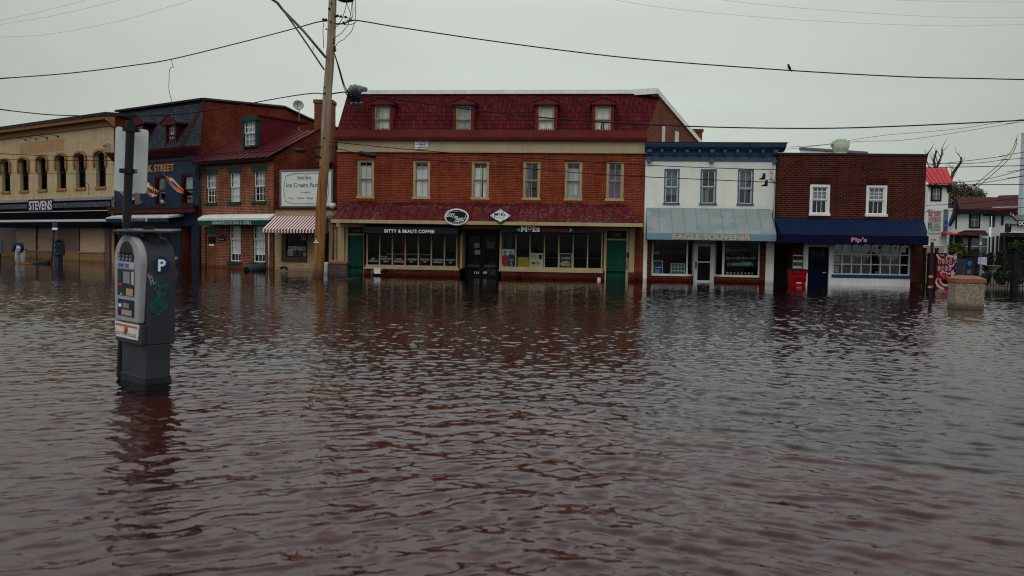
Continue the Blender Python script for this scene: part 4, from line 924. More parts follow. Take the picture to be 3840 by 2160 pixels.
for i, r in enumerate(pw2):
    window(pp, r, M_white, 3, 3, 1, y=.03, fw=.055, casing=.09, gm=GLS, sash=M_white, mid=.52, cur=[('g', 0, 1, .52, 1)] if 1 else None)
    slab(r[0]-.05, r[1]+.05, r[3], r[3]+.3, -.01, .05).done('lintel', M_sold, pp); slab(r[0]-.05, r[1]+.05, r[2]-.12, r[2]-.01, -.05, .05).done('window_sill', M_sold, pp)
room(pp, .15, WP-.15, 1.3, 5, pz[0]-.8, zt-.15)
M_nav = mat('navy_canvas', C(12, 29, 57, .95), .75, .15, 1.2); M_navv = mat('navy_valance', C(6, 12, 34), .8, .15, 2)
PV = 1.15; f0, f1 = X(2931, 890, -PV), X(3482, 900, -PV)
pa = awning(pp, FP, X(2905, 819), X(3464, 823), f0, f1, Z(3190, 821), Z(3205, 882, -PV), Z(3205, 915, -PV), PV, M_nav, M_navv, scallop=.2, label='navy canvas awning with scalloped valance')
text(pa, "Pip's", R(3191, 890, 3250, 912, -PV), -PV-.018, mat('pink_word', C(170, 104, 134), .6, .05), .045, sp=1.05)
# ground floor front
slab(xo0, X(3030, 990), ZB, zm, .0, .1).done('door_surround', M_white, pp)
slab(X(3109, 990), X(3121, 990), ZB, zm, .0, .1).done('door_surround', M_white, pp)
zd_ = Z(3070, 926); slab(X(3030, 990), X(3109, 990), zd_, zm, .0, .1).done('door_surround', M_white, pp)
xa, xb = X(3030, 990), X(3109, 990)
g = G(); zz0 = Z(3070, 1016); zz1 = zd_-.12
g.box(xa, xb, .1, .15, ZB, zz0); g.box(xa, xa+.15, .1, .15, zz0, zd_); g.box(xb-.15, xb, .1, .15, zz0, zd_); g.box(xa+.15, xb-.15, .1, .15, zz1, zd_)
for k in range(1, 3): x = xa+.15+(xb-xa-.3)*k/3; g.box(x-.015, x+.015, .105, .145, zz0, zz1); z = zz0+(zz1-zz0)*k/3; g.box(xa+.15, xb-.15, .107, .143, z-.015, z+.015)
for k in range(5): x = xa+.16+(xb-xa-.32)*k/4; g.box(x-.008, x+.008, .093, .1, ZB, zz0-.1)
d = g.done('door', M_navv, pp, label='navy door with nine small panes'); G().box(xa+.15, xb-.15, .122, .128, zz0, zz1).done('pane', GLD, d)
G().tube([(xb-.1, .06, Z(3100, 1022)), (xb-.24, .06, Z(3090, 1023.5))], .02, 8).done('handle', M_silver, d)
xw0, xw1 = X(3123, 970), X(3412, 970); zw0, zw1 = Z(3260, 1031), zm-.02
g = G(); fw = .05
g.box(xw0-.02, xw0+fw, .0, .1, zw0, zw1); g.box(xw1-fw, xw1, .0, .1, zw0, zw1); g.box(xw0+fw, xw1-fw, .0, .1, zw0, zw0+fw); g.box(xw0+fw, xw1-fw, 0, .1, zw1-fw, zw1)
for k in range(1, 8): x = xw0+(xw1-xw0)*k/8; g.box(x-.022, x+.022, .02, .08, zw0+fw, zw1-fw)
for z in (Z(3260, 992), Z(3260, 955)): g.box(xw0+fw, xw1-fw, .023, .077, z-.022, z+.022)
w_ = g.done('shop_window', M_offw, pp, label='wide white grid window of twenty-four panes'); G().box(xw0+fw, xw1-fw, .05, .056, zw0+fw, zw1-fw).done('pane', GLR, w_)
slab(xw0-.03, xo1, Z(3260, 1043), zw0, -.03, .1).done('window_ledge', M_navv if 0 else mat('blue_ledge', C(30, 52, 98), .6), pp)
slab(X(3121, 990), xo1, ZB, Z(3260, 1043), .0, .1).done('front_panel', M_white, pp)
slab(xw1, xo1, zw0, zw1, -.01, .1).done('blue_post', mat('blue_ledge', C(30, 52, 98), .6), pp)
room(pp, xo0+.05, xo1-.05, .2, 5, ZB+.3, zm)
for k, qq in enumerate(((3128, 960, 3149, 983, 'lower'), (3126, 997, 3146, 1020, 'lowest'), (3166, 920, 3185, 943, 'upper'))):
    onF(slab(*R(*qq[:4], .12), .1, .11).done('notice', mat('notice_cream', C(150, 146, 126, .35), .8, .1), label='pale paper notice behind the %s of the grid window' % ('middle-left pane', 'bottom-left pane', 'second top pane')[k], cat='notice'), FP)
onF(slab(*R(3300, 922, 3319, 935), .0-.06, -.01).done('hanging_sign', M_white, label='small white sign hanging at the top of the grid window', cat='sign'), FP)
onF(slab(*R(3104, 916, 3121, 931), -.1, -.01).done('meter_box', M_offw, label='white box over the right corner of the navy door', cat='box'), FP)
# stools stacked on tables inside
def stool(px, py, y, lab):
    o = thing('bar_stool', lab, 'stool', FP.w(*[X(px, py, y), y], Z(px, py, y)), FP.rz, 'stools upside down on tables')
    g = G()
    for a, b2 in ((-.16, -.16), (.16, -.16), (-.16, .16), (.16, .16)): g.tube([(a*.7, b2*.7, 0), (a, b2, .5)], .014, 5)
    g.tube([(-.15, -.15, .4), (.15, -.15, .4), (.15, .15, .4), (-.15, .15, .4), (-.15, -.15, .4)], .012, 5); g.done('legs', lit((110, 116, 124)), o); G().box(-.17, .17, -.17, .17, -.04, 0).done('seat', lit((60, 60, 60)), o)
for k, (px_, py_) in enumerate(((3180, 985), (3222, 986), (3272, 986), (3312, 987))): stool(px_, py_, 1.0, 'pale metal stool upturned behind the %s pane of the middle row' % ('second', 'third', 'fifth', 'sixth')[k])
onF(slab(*R(3158, 1004, 3318, 1007, .9), .9, 1.5).done('table_top', lit((110, 70, 40)), label='thin wooden table edge behind the bottom row of panes', cat='table'), FP)
# mailboxes and red bin
mb = thing('wall_mailbox', 'black and grey mailboxes one above the other beside the navy door', 'mailbox', FP.o, FP.rz)
slab(*R(2973, 956, 3008, 1006), -.03, -.001).done('back_board', M_offw, mb); slab(*R(2974, 960, 3007, 973), -.15, -.031).done('box_body', M_black, mb)
q = R(2973, 982, 3008, 997); G().px([(-.031, q[2]), (-.13, q[2]+.05), (-.16, q[3]-.04), (-.031, q[3])], q[0], q[1]).done('box_body', M_grey, mb)
bn = thing('wheelie_bin', 'bright red wheeled bin with black lid standing in water by the dark brick shop', 'bin', FP.w(X(2989, 1040, -.8), -.8, 0), FP.rz)
zb1 = Z(2989, 1012, -.8); hw = (X(3018, 1020, -.8)-X(2960, 1020, -.8))/2; hb = hw*.84
M_bin = mat('bin_red', C(124, 6, 11), .45, .08, 2)
g = G(); b0 = -.3
g.hexa([(-hb, -hb*.9, b0), (hb, -hb*.9, b0), (hb, hb, b0), (-hb, hb, b0), (-hw, -hw, zb1-.03), (hw, -hw, zb1-.03), (hw, hw, zb1-.03), (-hw, hw, zb1-.03)])
g.done('body', M_bin, bn, bevel=.03)
slab(-hw-.02, hw+.02, zb1-.12, zb1-.03, -hw-.025, hw).done('rim', M_bin, bn)
G().py([(-hw-.03, zb1-.03), (hw+.03, zb1-.03), (hw+.03, zb1+.02), (hw*.6, zb1+.055), (-hw*.8, zb1+.06), (-hw-.03, zb1+.02)], -hw-.05, hw).done('lid', M_black, bn, bevel=.01)
g = G(); g.box(-hw*.45, hw*.45, -hw-.012, -hw+.06, zb1-.35, zb1-.3); g.box(-hw*.95, -hw*.4, -hw-.0, -hw+.07, zb1-.44, zb1-.36); g.box(hw*.4, hw*.95, -hw-.0, -hw+.07, zb1-.44, zb1-.36); g.done('grip_rib', mat('bin_red_dark', C(90, 6, 12), .5), bn)
slab(-.1, .1, .10, .13, -hb-.02, -hb+.05).done('latch', M_letw, bn)
# roof vent and penthouse
vt = at(3152, 560, 45); v0 = at(3120, 560, 45).x; rv = (at(3184, 540, 45).x-v0)/2
vf = thing('roof_vent', 'large pale green mushroom-shaped roof fan above the dark brick shop', 'roof vent', (vt.x, 45, 0))
zz = lambda py: at(3152, py, 45).z
M_vent = mat('vent_green', C(150, 160, 146, .6), .5, .12, 2, streak=.4)
G().lathe([(rv*.75, zz(600)), (rv*.72, zz(572)), (rv*.75, zz(570)), (rv*.95, zz(556)), (rv, zz(545)), (rv, zz(534)), (rv*1.02, zz(531)), (rv*.95, zz(531)), (rv*.6, zz(533))], 0, 0, 28).done('hood', M_vent, vf, smooth=False)
G().lathe([(rv*.6, zz(534)), (rv*.6, zz(526)), (rv*.64, zz(525)), (rv*.62, zz(523)), (rv*.1, zz(522.5))], 0, 0, 28).done('cap', M_vent, vf)
G().box(-rv*1.08, -rv*.95, -.12, .12, zz(552), zz(541)).done('junction_box', M_grey, vf)
p0, p1, p2 = at(3006, 552, 52), at(3250, 569, 52), at(3006, 600, 52)
ph = thing('roof_penthouse', 'low off-white rooftop box behind the dark brick shop', 'roof structure', (p0.x, 52, 0))
L_ = p1.x-p0.x; G().hexa([(0, 0, p2.z-1), (L_, 0, p2.z-1), (L_, .3, p2.z-1), (0, .3, p2.z-1), (0, 0, p0.z-.16), (L_, 0, p1.z-.16), (L_, .3, p1.z-.16), (0, .3, p0.z-.16)]).done('wall', M_white, ph)
g = G(); L_ = p1.x-p0.x; g.hexa([(-.05, -.08, p0.z-.14), (L_+.05, -.08, p1.z-.14), (L_+.05, .35, p1.z-.14), (-.05, .35, p0.z-.14), (-.05, -.08, p0.z), (L_+.05, -.08, p1.z), (L_+.05, .35, p1.z), (-.05, .35, p0.z)]); g.done('roof_edge', M_grey, ph)

# ================================================================= LEFT ROW: one street line for three buildings
FL = Fr(ground(1023, 1012), .70)
def tubeW(name, pts, r, m, n=6, smooth=True, **t): return G().tube(pts, r, n).done(name, m, smooth=smooth, **t)

# ---- cream painted brick building with boarded shop
FS0 = FL.sub(430, 985)          # its right end
R, Z, X = FS0.rect, FS0.z, FS0.x
st = bld('cream_building', 'cream painted brick building with arched dark windows and a papered-up black shopfront', 'building', FS0)
XW0 = X(-90, 950); zt = Z(422, 474)
sw = [R(*q) for q in ((-62, 608, -33, 716), (7, 598, 38, 714), (74.5, 594.5, 107, 712), (143, 591, 177, 710), (214, 586, 248, 708), (285, 582, 321, 705), (360, 576, 396.5, 704))]
sz = (sum(r[2] for r in sw[1:])/6, sum(r[3] for r in sw[1:])/6); sw = [(r[0], r[1], *sz) for r in sw]
zs0 = Z(300, 752)
M_dfr = mat('black_frame', (.018, .019, .024), .5)
G().wall(XW0, 0, zs0, zt+.6, sw, dep=.3).done('wall', B_stev, st, fix=False)
g = G(); g.quad((0, 0, ZB), (0, 12, ZB), (0, 12, zt+.6), (0, 0, zt+.6)); g.quad((XW0, 12, ZB), (0, 12, ZB), (0, 12, zt+.6), (XW0, 12, zt+.6)); g.quad((XW0, 0, zt+.6), (0, 0, zt+.6), (0, 12, zt+.6), (XW0, 12, zt+.6)); g.done('side_wall', B_side, st, fix=False)
for i, r in enumerate(sw):
    x0, x1, z0, z1 = r; zsp = z1-.22; xm = (x0+x1)/2; hw = (x1-x0)/2
    w_ = window(st, r, M_dfr, 2, 2, 2, y=.18, fw=.05, gm=GLD)
    # arched head filling the square corners
    pts = [(x0-.001, z1+.001), (x0-.001, zsp)] + [(xm-hw*math.cos(PI*k/10), zsp+.21*math.sin(PI*k/10)) for k in range(11)] + [(x1+.001, zsp), (x1+.001, z1+.001)]
    g = G()
    for k in range(10):
        a0, a1 = PI*k/10, PI*(k+1)/10
        g.py([(xm-hw*math.cos(a0), zsp+.21*math.sin(a0)), (xm-hw*math.cos(a1), zsp+.21*math.sin(a1)), (xm-hw*math.cos(a1), z1+.002), (xm-hw*math.cos(a0), z1+.002)], .0, .2)
    g.done('window_arch', B_stev, w_)
    g = G(); ro, ri = hw+.2, hw+.05; zc_ = zsp
    for k in range(12):
        a0, a1 = PI*k/12, PI*(k+1)/12; f = lambda r_, a, h: (xm-r_*math.cos(a), zc_+h*math.sin(a))
        g.py([f(ri, a0, .29), f(ro, a0, .44), f(ro, a1, .44), f(ri, a1, .29)], -.14, .01)
    for s in (-1, 1): g.box(min(xm+s*ri, xm+s*ro), max(xm+s*ri, xm+s*ro), -.13, .01, zsp-.6, zsp); g.box(xm+s*(ri+ro)/2-.05, xm+s*(ri+ro)/2+.05, -.11, .01, zsp-.75, zsp-.6)
    g.done('window_hood', M_ochre, st); slab(x0-.06, x1+.06, z0-.16, z0, -.08, .05).done('window_sill', M_ochre, st)
room(st, XW0+.2, -.2, 1.3, 6, sz[0]-.7, zt+.4)
# cornice
za_, zb_, zc_, zd_ = Z(410, 473), Z(410, 452), Z(410, 430, -.5), Z(410, 417, -.65)
slab(XW0, .02, za_, zb_, -.1, .0).done('frieze', M_ochre, st)
G().px([(-.0, zb_), (-.14, zb_), (-.2, zb_+.15), (-.5, zc_-.22), (-.56, zc_), (0, zc_)], XW0, .12).done('cornice', M_ochre, st)
G().px([(-.62, zc_), (-.66, zd_), (.6, zd_+.1), (12, zd_+.2), (12, zc_), (0, zc_)], XW0, .16).done('roof_edge', mat('slate_cap', C(40, 42, 48), .5), st)
G().px([(-.0, zb_-.5), (-.18, zb_-.4), (-.5, zc_-.3), (-.5, zc_-.1), (0, zc_-.1)], -.1, .14).done('cornice_end', M_ochre, st)
q = R(76, 528, 241, 572); slab(*q, -.012, -.0).done('wall_patch', mat('bare_plaster', C(146, 116, 88), .85, .15, 1.5, streak=.4), st)
for px_, py_ in ((98, 525), (136, 522), (178, 518), (220, 513)):
    x, z = FS0.uz(px_, py_); g = G(); g.tube([(x, 0, z), (x, -.05, z+.05), (x, -1.0, z+.12), (x, -1.15, z+.08)], .018, 5); lm = g.done('sign_lamp', M_black, st)
    G().lathe([(.02, .05), (.09, 0), (.1, -.05)], 0, 0, 10); gg = G(); gg.lathe([(.02, .05), (.1, .0), (.11, -.04)], 0, 0, 10); gg.v = [(x+a, -1.15+b, z+.03+c) for a, b, c in gg.v]; gg.done('lamp_head', M_black, lm)
    gg = G(); gg.lathe([(.06, -.04), (.08, 0), (.06, .04)], 0, 0, 10); gg.v = [(x+a, -.03+b, z+c) for a, b, c in gg.v]; gg.done('wall_mount', M_black, lm)
x, z = FS0.uz(408, 556); G().px([(0, z-.3), (-.12, z-.25), (-.2, z+.05), (-.3, z+.2), (-.3, z+.3), (0, z+.3)], x-.25, x+.2).done('corbel', M_belt, st)
g = G(); x = X(337, 700); g.tube([(x, -.1, Z(337, 732)), (x, -.1, Z(337, 690)), (x-.1, -.3, Z(337, 680))], .02, 6); g.done('spotlight_post', M_grey, st)
# shopfront bands
slab(XW0, -.02, zs0, Z(300, 741), -.14, -.0).done('ledge', mat('lavender_stone', C(118, 112, 116), .6, .1), st)
zfa = Z(300, 795); slab(XW0, -.25, zfa, zs0, -.2, .1).done('fascia', mat('gloss_black', (.003, .003, .004), .8, .1, spec=.02), st)
slab(-.25, 0, ZB, zs0, -.05, .1).done('corner_post', mat('cream_post', C(130, 104, 74), .7), st)
M_corr = mat('corrugated', C(64, 66, 74), .35, .5, 6, metal=.4)
q0, q1 = Z(300, 778), Z(300, 760)
for a, b2 in ((XW0, X(102, 770, -.2)), (X(200, 770, -.2), X(414, 770, -.2))):
    g = G(); n = int((b2-a)/.07)
    for k in range(n): xx = a+(b2-a)*k/n; g.quad((xx, -.205, q0), (xx+.035, -.23, q0), (xx+.035, -.23, q1), (xx, -.205, q1)); g.quad((xx+.035, -.23, q0), (xx+.07, -.205, q0), (xx+.07, -.205, q1), (xx+.035, -.23, q1))
    g.done('metal_band', M_corr, st, fix=False)
q = R(105, 748, 197, 793, -.26); slab(*q, -.26, -.235).done('sign_panel', mat('navy_panel', (.008, .006, .02), .4), st)
q = R(109, 753, 195, 787.5, -.26); text(st, 'STEVENS', q, -.262, mat('bulb_letter', C(170, 164, 180), .6), .02)
for (py0, py1, yy) in ((790.5, 793, -.24), (823, 826, -.3), (827.5, 832, -.34)): slab(XW0, X(400, 800, -.3), Z(300, py1), Z(300, py0), yy, -.19).done('metal_strip', M_silver, st)
slab(XW0, -.3, Z(300, 824), zfa, -.19, .1).done('fascia', mat('gloss_black', (.003, .003, .004), .8, .1, spec=.02), st)
PS = .9
g = G(); g.px([(-.2, Z(300, 832)), (-PS, Z(300, 838)), (-PS, Z(300, 853)-.05), (-.2, Z(300, 850))], XW0, X(385, 840, -PS)); g.done('rolled_awning', mat('slate_canvas', (.004, .005, .007), .9, .3, 4, spec=.01), st)
# papered windows and base
def paper(name, c1, c2):
    m, t, p = newmat(name); o, wv, sp = objco(t)
    n1 = noise(t, o, 1.3, 6, .6, 1.5); n2 = noise(t, o, 3.5, 5, .6, 2.5)
    c = mixc(t, mrange(t, n1, .3, .7, 0, 1), c1, c2); c = mixc(t, mrange(t, n2, .5, .53, 0, .22), c, tuple(min(1, x*1.35) for x in c1))
    t.links.new(c, p.inputs['Base Color']); p.inputs['Roughness'].default_value = .6; bumpn(t, p, n2, .9, .05); return m
M_pap = paper('kraft_paper', (.46, .28, .145), (.35, .21, .105)); M_pad = paper('kraft_paper_dark', C(60, 32, 20, .3), C(40, 20, 14, .3))
zb0, zb1 = Z(340, 944), Z(340, 853)
M_osid = mat('ochre_siding', C(112, 86, 56), .7, .1, 1.2, streak=.3, wet=.55)
def bay(px0, px1, d, lab, pm, py_b=944, base=True):
    a, b2 = X(px0, 930, d), X(px1, 930, d); zz = Z((px0+px1)/2, py_b, d)
    slab(a, b2, zz, zb1+.3, d+.03, d+.05).done('paper_cover', pm, st, label=lab)
    slab(a, b2, zz, zb1+.3, d+.015, d+.02).done('pane', GLS2, st)
    slab(a, b2, zz-.1, zz, d-.06, d+.1).done('metal_sill', M_grey, st)
    if base: slab(a, b2, ZB, zz-.1, d-.0, d+.1).done('base_panel', M_osid, st); slab(a, b2, zz-.26, zz-.2, d-.02, d-.0).done('base_moulding', M_ochre, st)
bay(297, 391, 0, 'kraft papered front bay', M_pap)
bay(60, 138, .9, 'kraft papered window', M_pap, 937); bay(139, 216, .9, 'kraft papered window', M_pap, 939)
bay(-90, 59, 1.5, 'dark papered window', M_pad, 927)
a, b2 = X(215, 930, .9), X(297, 930, 0)
g = G(); g.quad((a, .92, .2), (b2, .05, .2), (b2, .05, zb1+.3), (a, .92, zb1+.3)); g.done('paper_cover', M_pad, st, fix=False, label='dark papered slanting entry pane')
g = G(); g.quad((a, .9, ZB), (b2, .03, ZB), (b2, .03, Z(250, 944, .4)), (a, .9, Z(250, 944, .4))); g.done('base_panel', M_osid, st, fix=False)
slab(X(391, 930)+.0, X(410, 930), ZB, zb1+.3, .02, .1).done('side_panel', M_pad, st)
for p_ in (138.5, 297): slab(X(p_, 930, 0 if p_ > 200 else .9)-.03, X(p_, 930, 0 if p_ > 200 else .9)+.03, ZB, zb1+.3, (-.02 if p_ > 200 else .85), (.06 if p_ > 200 else .95)).done('mullion', M_dfr, st)
slab(X(410, 930), 0, ZB, zfa, .0, .1).done('dark_corner', M_black, st)
slab(XW0, -.02, ZB, zb1+.4, 2.0, 2.1).done('back_panel', M_dark, st)
slab(XW0, -.02, zb1+.25, zb1+.4, -.1, 2.0).done('shop_ceiling', M_dark, st)

# ---- blue building with slate mansard
FD = FS0
xr = X(750, 990)
db = bld('blue_building', 'navy blue brick tavern with slate mansard roof and dark red trim', 'building', FD)
zc0, zc1 = Z(650, 600), Z(650, 557)
uw = [R(*q) for q in ((484, 663, 526, 771), (581, 661, 621, 770), (680, 657, 724, 770))]; uz_ = (sum(r[2] for r in uw)/3, sum(r[3] for r in uw)/3); uw = [(r[0], r[1], *uz_) for r in uw]
zl0 = Z(600, 800)
G().wall(.02, xr, zl0, zc0+.1, uw).done('wall', M_blue, db, fix=False)
curD = [None, [('g', 0, .3, 0, 1)], [('w', .05, .95, .5, 1)]]
for i, r in enumerate(uw): window(db, r, M_dred, 1, 1, 1, y=.08, fw=.05, casing=.09, gm=GLR, cur=curD[i])
slab(.02, xr, Z(650, 604.5), Z(650, 599.5), -.05, 0).done('frieze_band', M_dred, db)
G().px([(0, zc0+.15), (-.12, zc0+.2), (-.42, zc1-.15), (-.48, zc1), (0, zc1)], .0, xr+.1).done('cornice', M_dred, db)
MD = 1.5
zmt = Z(610, 398, MD)
M_slt = shingles('slate_shingles', (C(50, 54, 60, .85), C(34, 38, 44, .85), C(18, 20, 24, .85)), row=.2, wd=.24)
xrt = X(765, 385, MD); XLT = X(446, 412, MD)
g = G(); g.quad((.05, 0, zc1), (xr, 0, zc1), (xrt, MD, zmt), (XLT, MD, zmt)); g.quad((.05, 0, zc1), (XLT, MD, zmt), (XLT, 12, zmt), (.05, 12, zc1)); g.done('mansard_roof', M_slt, db, fix=False)
slab(XLT-.1, xrt+.1, zmt, Z(610, 391, MD), MD-.25, MD+.3).done('roof_edge', mat('maroon_edge', C(34, 16, 22, .6), .6), db)
# brick side
d1, z1s = FD.dz(1068, 406, xrt); d2, z2s = FD.dz(1160, 450, xrt)
g = G(); g.quad((xrt, 0, ZB), (xrt, 16, ZB), (xrt, 16, z2s-.8), (xrt, d2, z2s), (xrt, d1, z1s), (xrt, MD, zmt), (xrt, 0.05, zc1)); g.done('side_wall', B_side, db, fix=False)
g = G(); g.tube([(xrt+.02, -.02, zc1), (xrt+.02, MD, zmt+.05), (xrt+.02, d1, z1s+.05), (xrt+.02, d2, z2s+.05), (xrt+.02, 16, z2s-.75)], .12, 4); g.done('roof_verge', mat('maroon_edge', C(34, 16, 22, .6), .6), db)
g = G(); g.quad((XLT, MD, zmt), (xrt, MD, zmt), (xrt, d1, z1s), (XLT, d1, z1s)); g.quad((XLT, d1, z1s), (xrt, d1, z1s), (xrt, 16, z2s-.8), (XLT, 16, z2s-.8)); g.done('roof', mat('roof_felt', (.12, .12, .12), .9), db, fix=False)
for i, pxs in enumerate(((506, 536), (628, 658))):
    r = FD.rect(pxs[0], 470, pxs[1], 545, d=.2); x0, x1, z0, z1_ = r; xm = (x0+x1)/2; cw = .16
    g = G(); g.box(x0-cw, x0, .12, 1.5, z0-.1, z1_+.02); g.box(x1, x1+cw, .12, 1.5, z0-.1, z1_+.02); g.box(x0-cw, x1+cw, .1, .3, z0-.2, z0); dd = g.done('dormer', M_dred, db)
    hw = (x1-x0)/2+.42; zt_ = z1_+.62
    G().py([(xm-hw, z1_), (xm+hw, z1_), (xm+hw, z1_+.1), (xm, zt_), (xm-hw, z1_+.1)], .0, 1.6).done('pediment', M_dred, dd)
    g = G()
    for s in (-1, 1): g.hexa([(xm, -.03, zt_+.01), (xm+s*(hw+.05), -.03, z1_+.08), (xm+s*(hw+.05), 1.8, z1_+.08), (xm, 1.8, zt_+.01), (xm, -.03, zt_+.07), (xm+s*(hw+.05), -.03, z1_+.14), (xm+s*(hw+.05), 1.8, z1_+.14), (xm, 1.8, zt_+.07)])
    g.done('dormer_roof', M_slt, dd)
    window(dd, (x0, x1, z0, z1_), M_dred, 3, 2, 2, y=.2, fw=.05, mw=.03, gm=GLS, cur=[('w', 0, 1, 0, 1)])
    slab(x0, x1, z0, z1_, .7, .72).done('dormer_back', M_dark, dd)
M_gold = mat('gold_sign', C(146, 104, 66), .5, .1)
text(db, 'DOCK STREET', R(509, 619, 655, 646), -.002, M_gold, .02, th=.05)
# lower cornice, awning, front
zq0, zq1 = Z(560, 800), Z(560, 776)
slab(X(405, 790, -.4), xr+.05, zq0, zq1-.12, -.4, 0).done('lower_cornice', M_dred, db); slab(X(404, 790, -.45), xr+.08, zq1-.12, zq1, -.48, 0).done('cornice_top', M_black, db)
PD = 1.0; f0, f1 = X(398, 820, -PD), X(632, 820, -PD)
da = thing('awning_', 'x', 'x') if 0 else None
g = G(); g.px([(-.02, Z(560, 812)), (-PD, Z(520, 819, -PD)), (-PD, Z(520, 814, -PD)), (-.02, Z(560, 802))], f0, f1); a_ = g.done('awning', mat('awning_canvas_white', C(150, 152, 146, .6), .7), db, label='narrow awning with white top and navy valance')
slab(f0, f1, Z(520, 832, -PD), Z(520, 819, -PD), -PD-.015, -PD).done('valance', mat('navy_valance2', C(20, 32, 62), .8), a_)
text(a_, 'DOCK STREET', R(468, 820, 543, 829.5, -PD), -PD-.018, mat('dull_letter', C(110, 108, 116), .6), .01)
for px_ in (462, 549): slab(*R(px_-4, 819, px_+4, 830, -PD), -PD-.02, -PD-.016).done('mug_mark', mat('cream_mark', C(150, 140, 110), .6), a_)
M_bl2 = mat('shopfront_blue', C(13, 24, 42), .5, .15, 2, wet=.4)
slab(.0, X(640, 950), Z(520, 845), zl0, -.02, .1).done('shop_header', M_black, db)
shopfront(db, FD, [X(p, 930) for p in (424, 470, 530, 590, 640)], .45, Z(520, 845), M_bl2, mw=.06, label='dark tavern windows with blue bars')
slab(0, X(640, 950), ZB, .45, 0, .1).done('base_panel', M_bl2, db)
for p_ in (440, 595): 
    q = R(p_-11, 857, p_+9, 878, 0); slab(*q, .035, .05).done('menu_frame', mat('chalk_mark', C(64, 64, 60), .7, .5, 12), db)
xe0, xe1 = X(680, 930), X(718, 930)
G().wall(X(640, 950), xr, ZB, zl0, [(xe0, xe1, ZB, Z(700, 848))], y=0).done('side_front', M_bl2, db, fix=False)
slab(xe0-.08, xe1+.08, Z(700, 848), Z(700, 840), -.05, .0).done('door_head', M_bl2, db)
slab(xe0+.35, xe1, ZB, Z(700, 858), .55, .6).done('door', mat('orange_wood', C(88, 44, 20), .5, .2, 3), db, label='brown wooden door deep in the blue porch')
room(db, .1, xr-.1, .62, 5, ZB, zl0); room(db, .1, xr-.1, 1.3, 5, uz_[0]-.6, zc0)
# flags
def flagmat(name, fn):
    m, t, p = newmat(name); tc = t.nodes.new('ShaderNodeTexCoord'); sp = t.nodes.new('ShaderNodeSeparateXYZ'); t.links.new(tc.outputs['UV'], sp.inputs[0])
    t.links.new(fn(t, sp.outputs[0], sp.outputs[1]), p.inputs['Base Color']); p.inputs['Roughness'].default_value = .8; return m
def step(t, v, a): return mval(t, 'GREATER_THAN', v, a)
def f_or(t, u, v):
    c = mixc(t, mval(t, 'MULTIPLY', step(t, v, .06), mval(t, 'SUBTRACT', 1, step(t, v, .94))), (.4, .38, .4), (.6, .13, .015))
    r = mval(t, 'POWER', mval(t, 'ADD', mval(t, 'POWER', mval(t, 'MULTIPLY', mval(t, 'SUBTRACT', u, .5), 3.4), 2.0), mval(t, 'POWER', mval(t, 'MULTIPLY', mval(t, 'SUBTRACT', v, .55), 4.2), 2.0)), .5)
    c = mixc(t, mval(t, 'SUBTRACT', 1, step(t, r, 1)), c, (.45, .44, .5)); return mixc(t, mval(t, 'SUBTRACT', 1, step(t, r, .72)), c, (.03, .04, .12))
def f_md(t, u, v):
    a, b2 = step(t, u, .5), step(t, v, .5); same = mval(t, 'ABSOLUTE', mval(t, 'SUBTRACT', a, b2))
    ch_ = mval(t, 'GREATER_THAN', mval(t, 'SINE', mval(t, 'ADD', mval(t, 'MULTIPLY', u, 40), mval(t, 'MULTIPLY', v, 14))), 0)
    yb = mixc(t, ch_, (.012, .012, .012), (.42, .27, .03)); cx = mval(t, 'ABSOLUTE', mval(t, 'SUBTRACT', mval(t, 'FRACT', mval(t, 'MULTIPLY', u, 2)), .5)); cy = mval(t, 'ABSOLUTE', mval(t, 'SUBTRACT', mval(t, 'FRACT', mval(t, 'MULTIPLY', v, 2)), .5))
    rw = mixc(t, mval(t, 'LESS_THAN', mval(t, 'MINIMUM', cx, cy), .09), (.38, .02, .05), (.5, .48, .5)); return mixc(t, same, yb, rw)
def f_us(t, u, v):
    c = mixc(t, step(t, mval(t, 'SINE', mval(t, 'MULTIPLY', v, 41)), 0), (.5, .48, .48), (.36, .02, .05))
    k = mval(t, 'MULTIPLY', mval(t, 'LESS_THAN', u, .4), step(t, v, .46)); return mixc(t, k, c, (.02, .03, .14))
def flag(lab, F, pole, grid, m, depth, name='flag'):
    """grid: 2 rows of photo points (upper edge, lower edge) hanging at distance depth in front"""
    o = thing(name, lab, 'flag', F.o, F.rz); n = 14
    P = lambda e, a: (lambda i, f: (e[i][0]*(1-f)+e[i+1][0]*f, e[i][1]*(1-f)+e[i+1][1]*f))(min(int(a*(len(e)-1)), len(e)-2), a*(len(e)-1)-min(int(a*(len(e)-1)), len(e)-2))
    vs_, uv = [], []; rows = 8
    for i in range(n+1):
        for j in range(rows+1):
            a, b2 = i/n, j/rows; p, q = P(grid[0], a), P(grid[1], a); px_, py_ = p[0]*(1-b2)+q[0]*b2, p[1]*(1-b2)+q[1]*b2
            d = -depth+.10*math.sin(b2*9+a*3)+.12*a
            x, z = F.uz(px_, py_, d); vs_.append((x, d, z)); uv.append((a, 1-b2))
    fs = [(i*(rows+1)+j, i*(rows+1)+j+1, (i+1)*(rows+1)+j+1, (i+1)*(rows+1)+j) for i in range(n) for j in range(rows)]
    g = G(); g.v, g.f = vs_, fs; c = g.done('cloth', m, o, smooth=True, fix=False); me = c.data; ul = me.uv_layers.new(name='UVMap')
    for l in me.loops: ul.data[l.index].uv = uv[l.vertex_index]
    md = c.modifiers.new('t', 'SOLIDIFY'); md.thickness = .01
    G().tube([(*[F.x(*pole[0], 0)], 0, F.z(*pole[0], 0)), (F.x(*pole[1], -depth), -depth, F.z(*pole[1], -depth))], .018, 6).done('flagpole', M_offw, o); return o
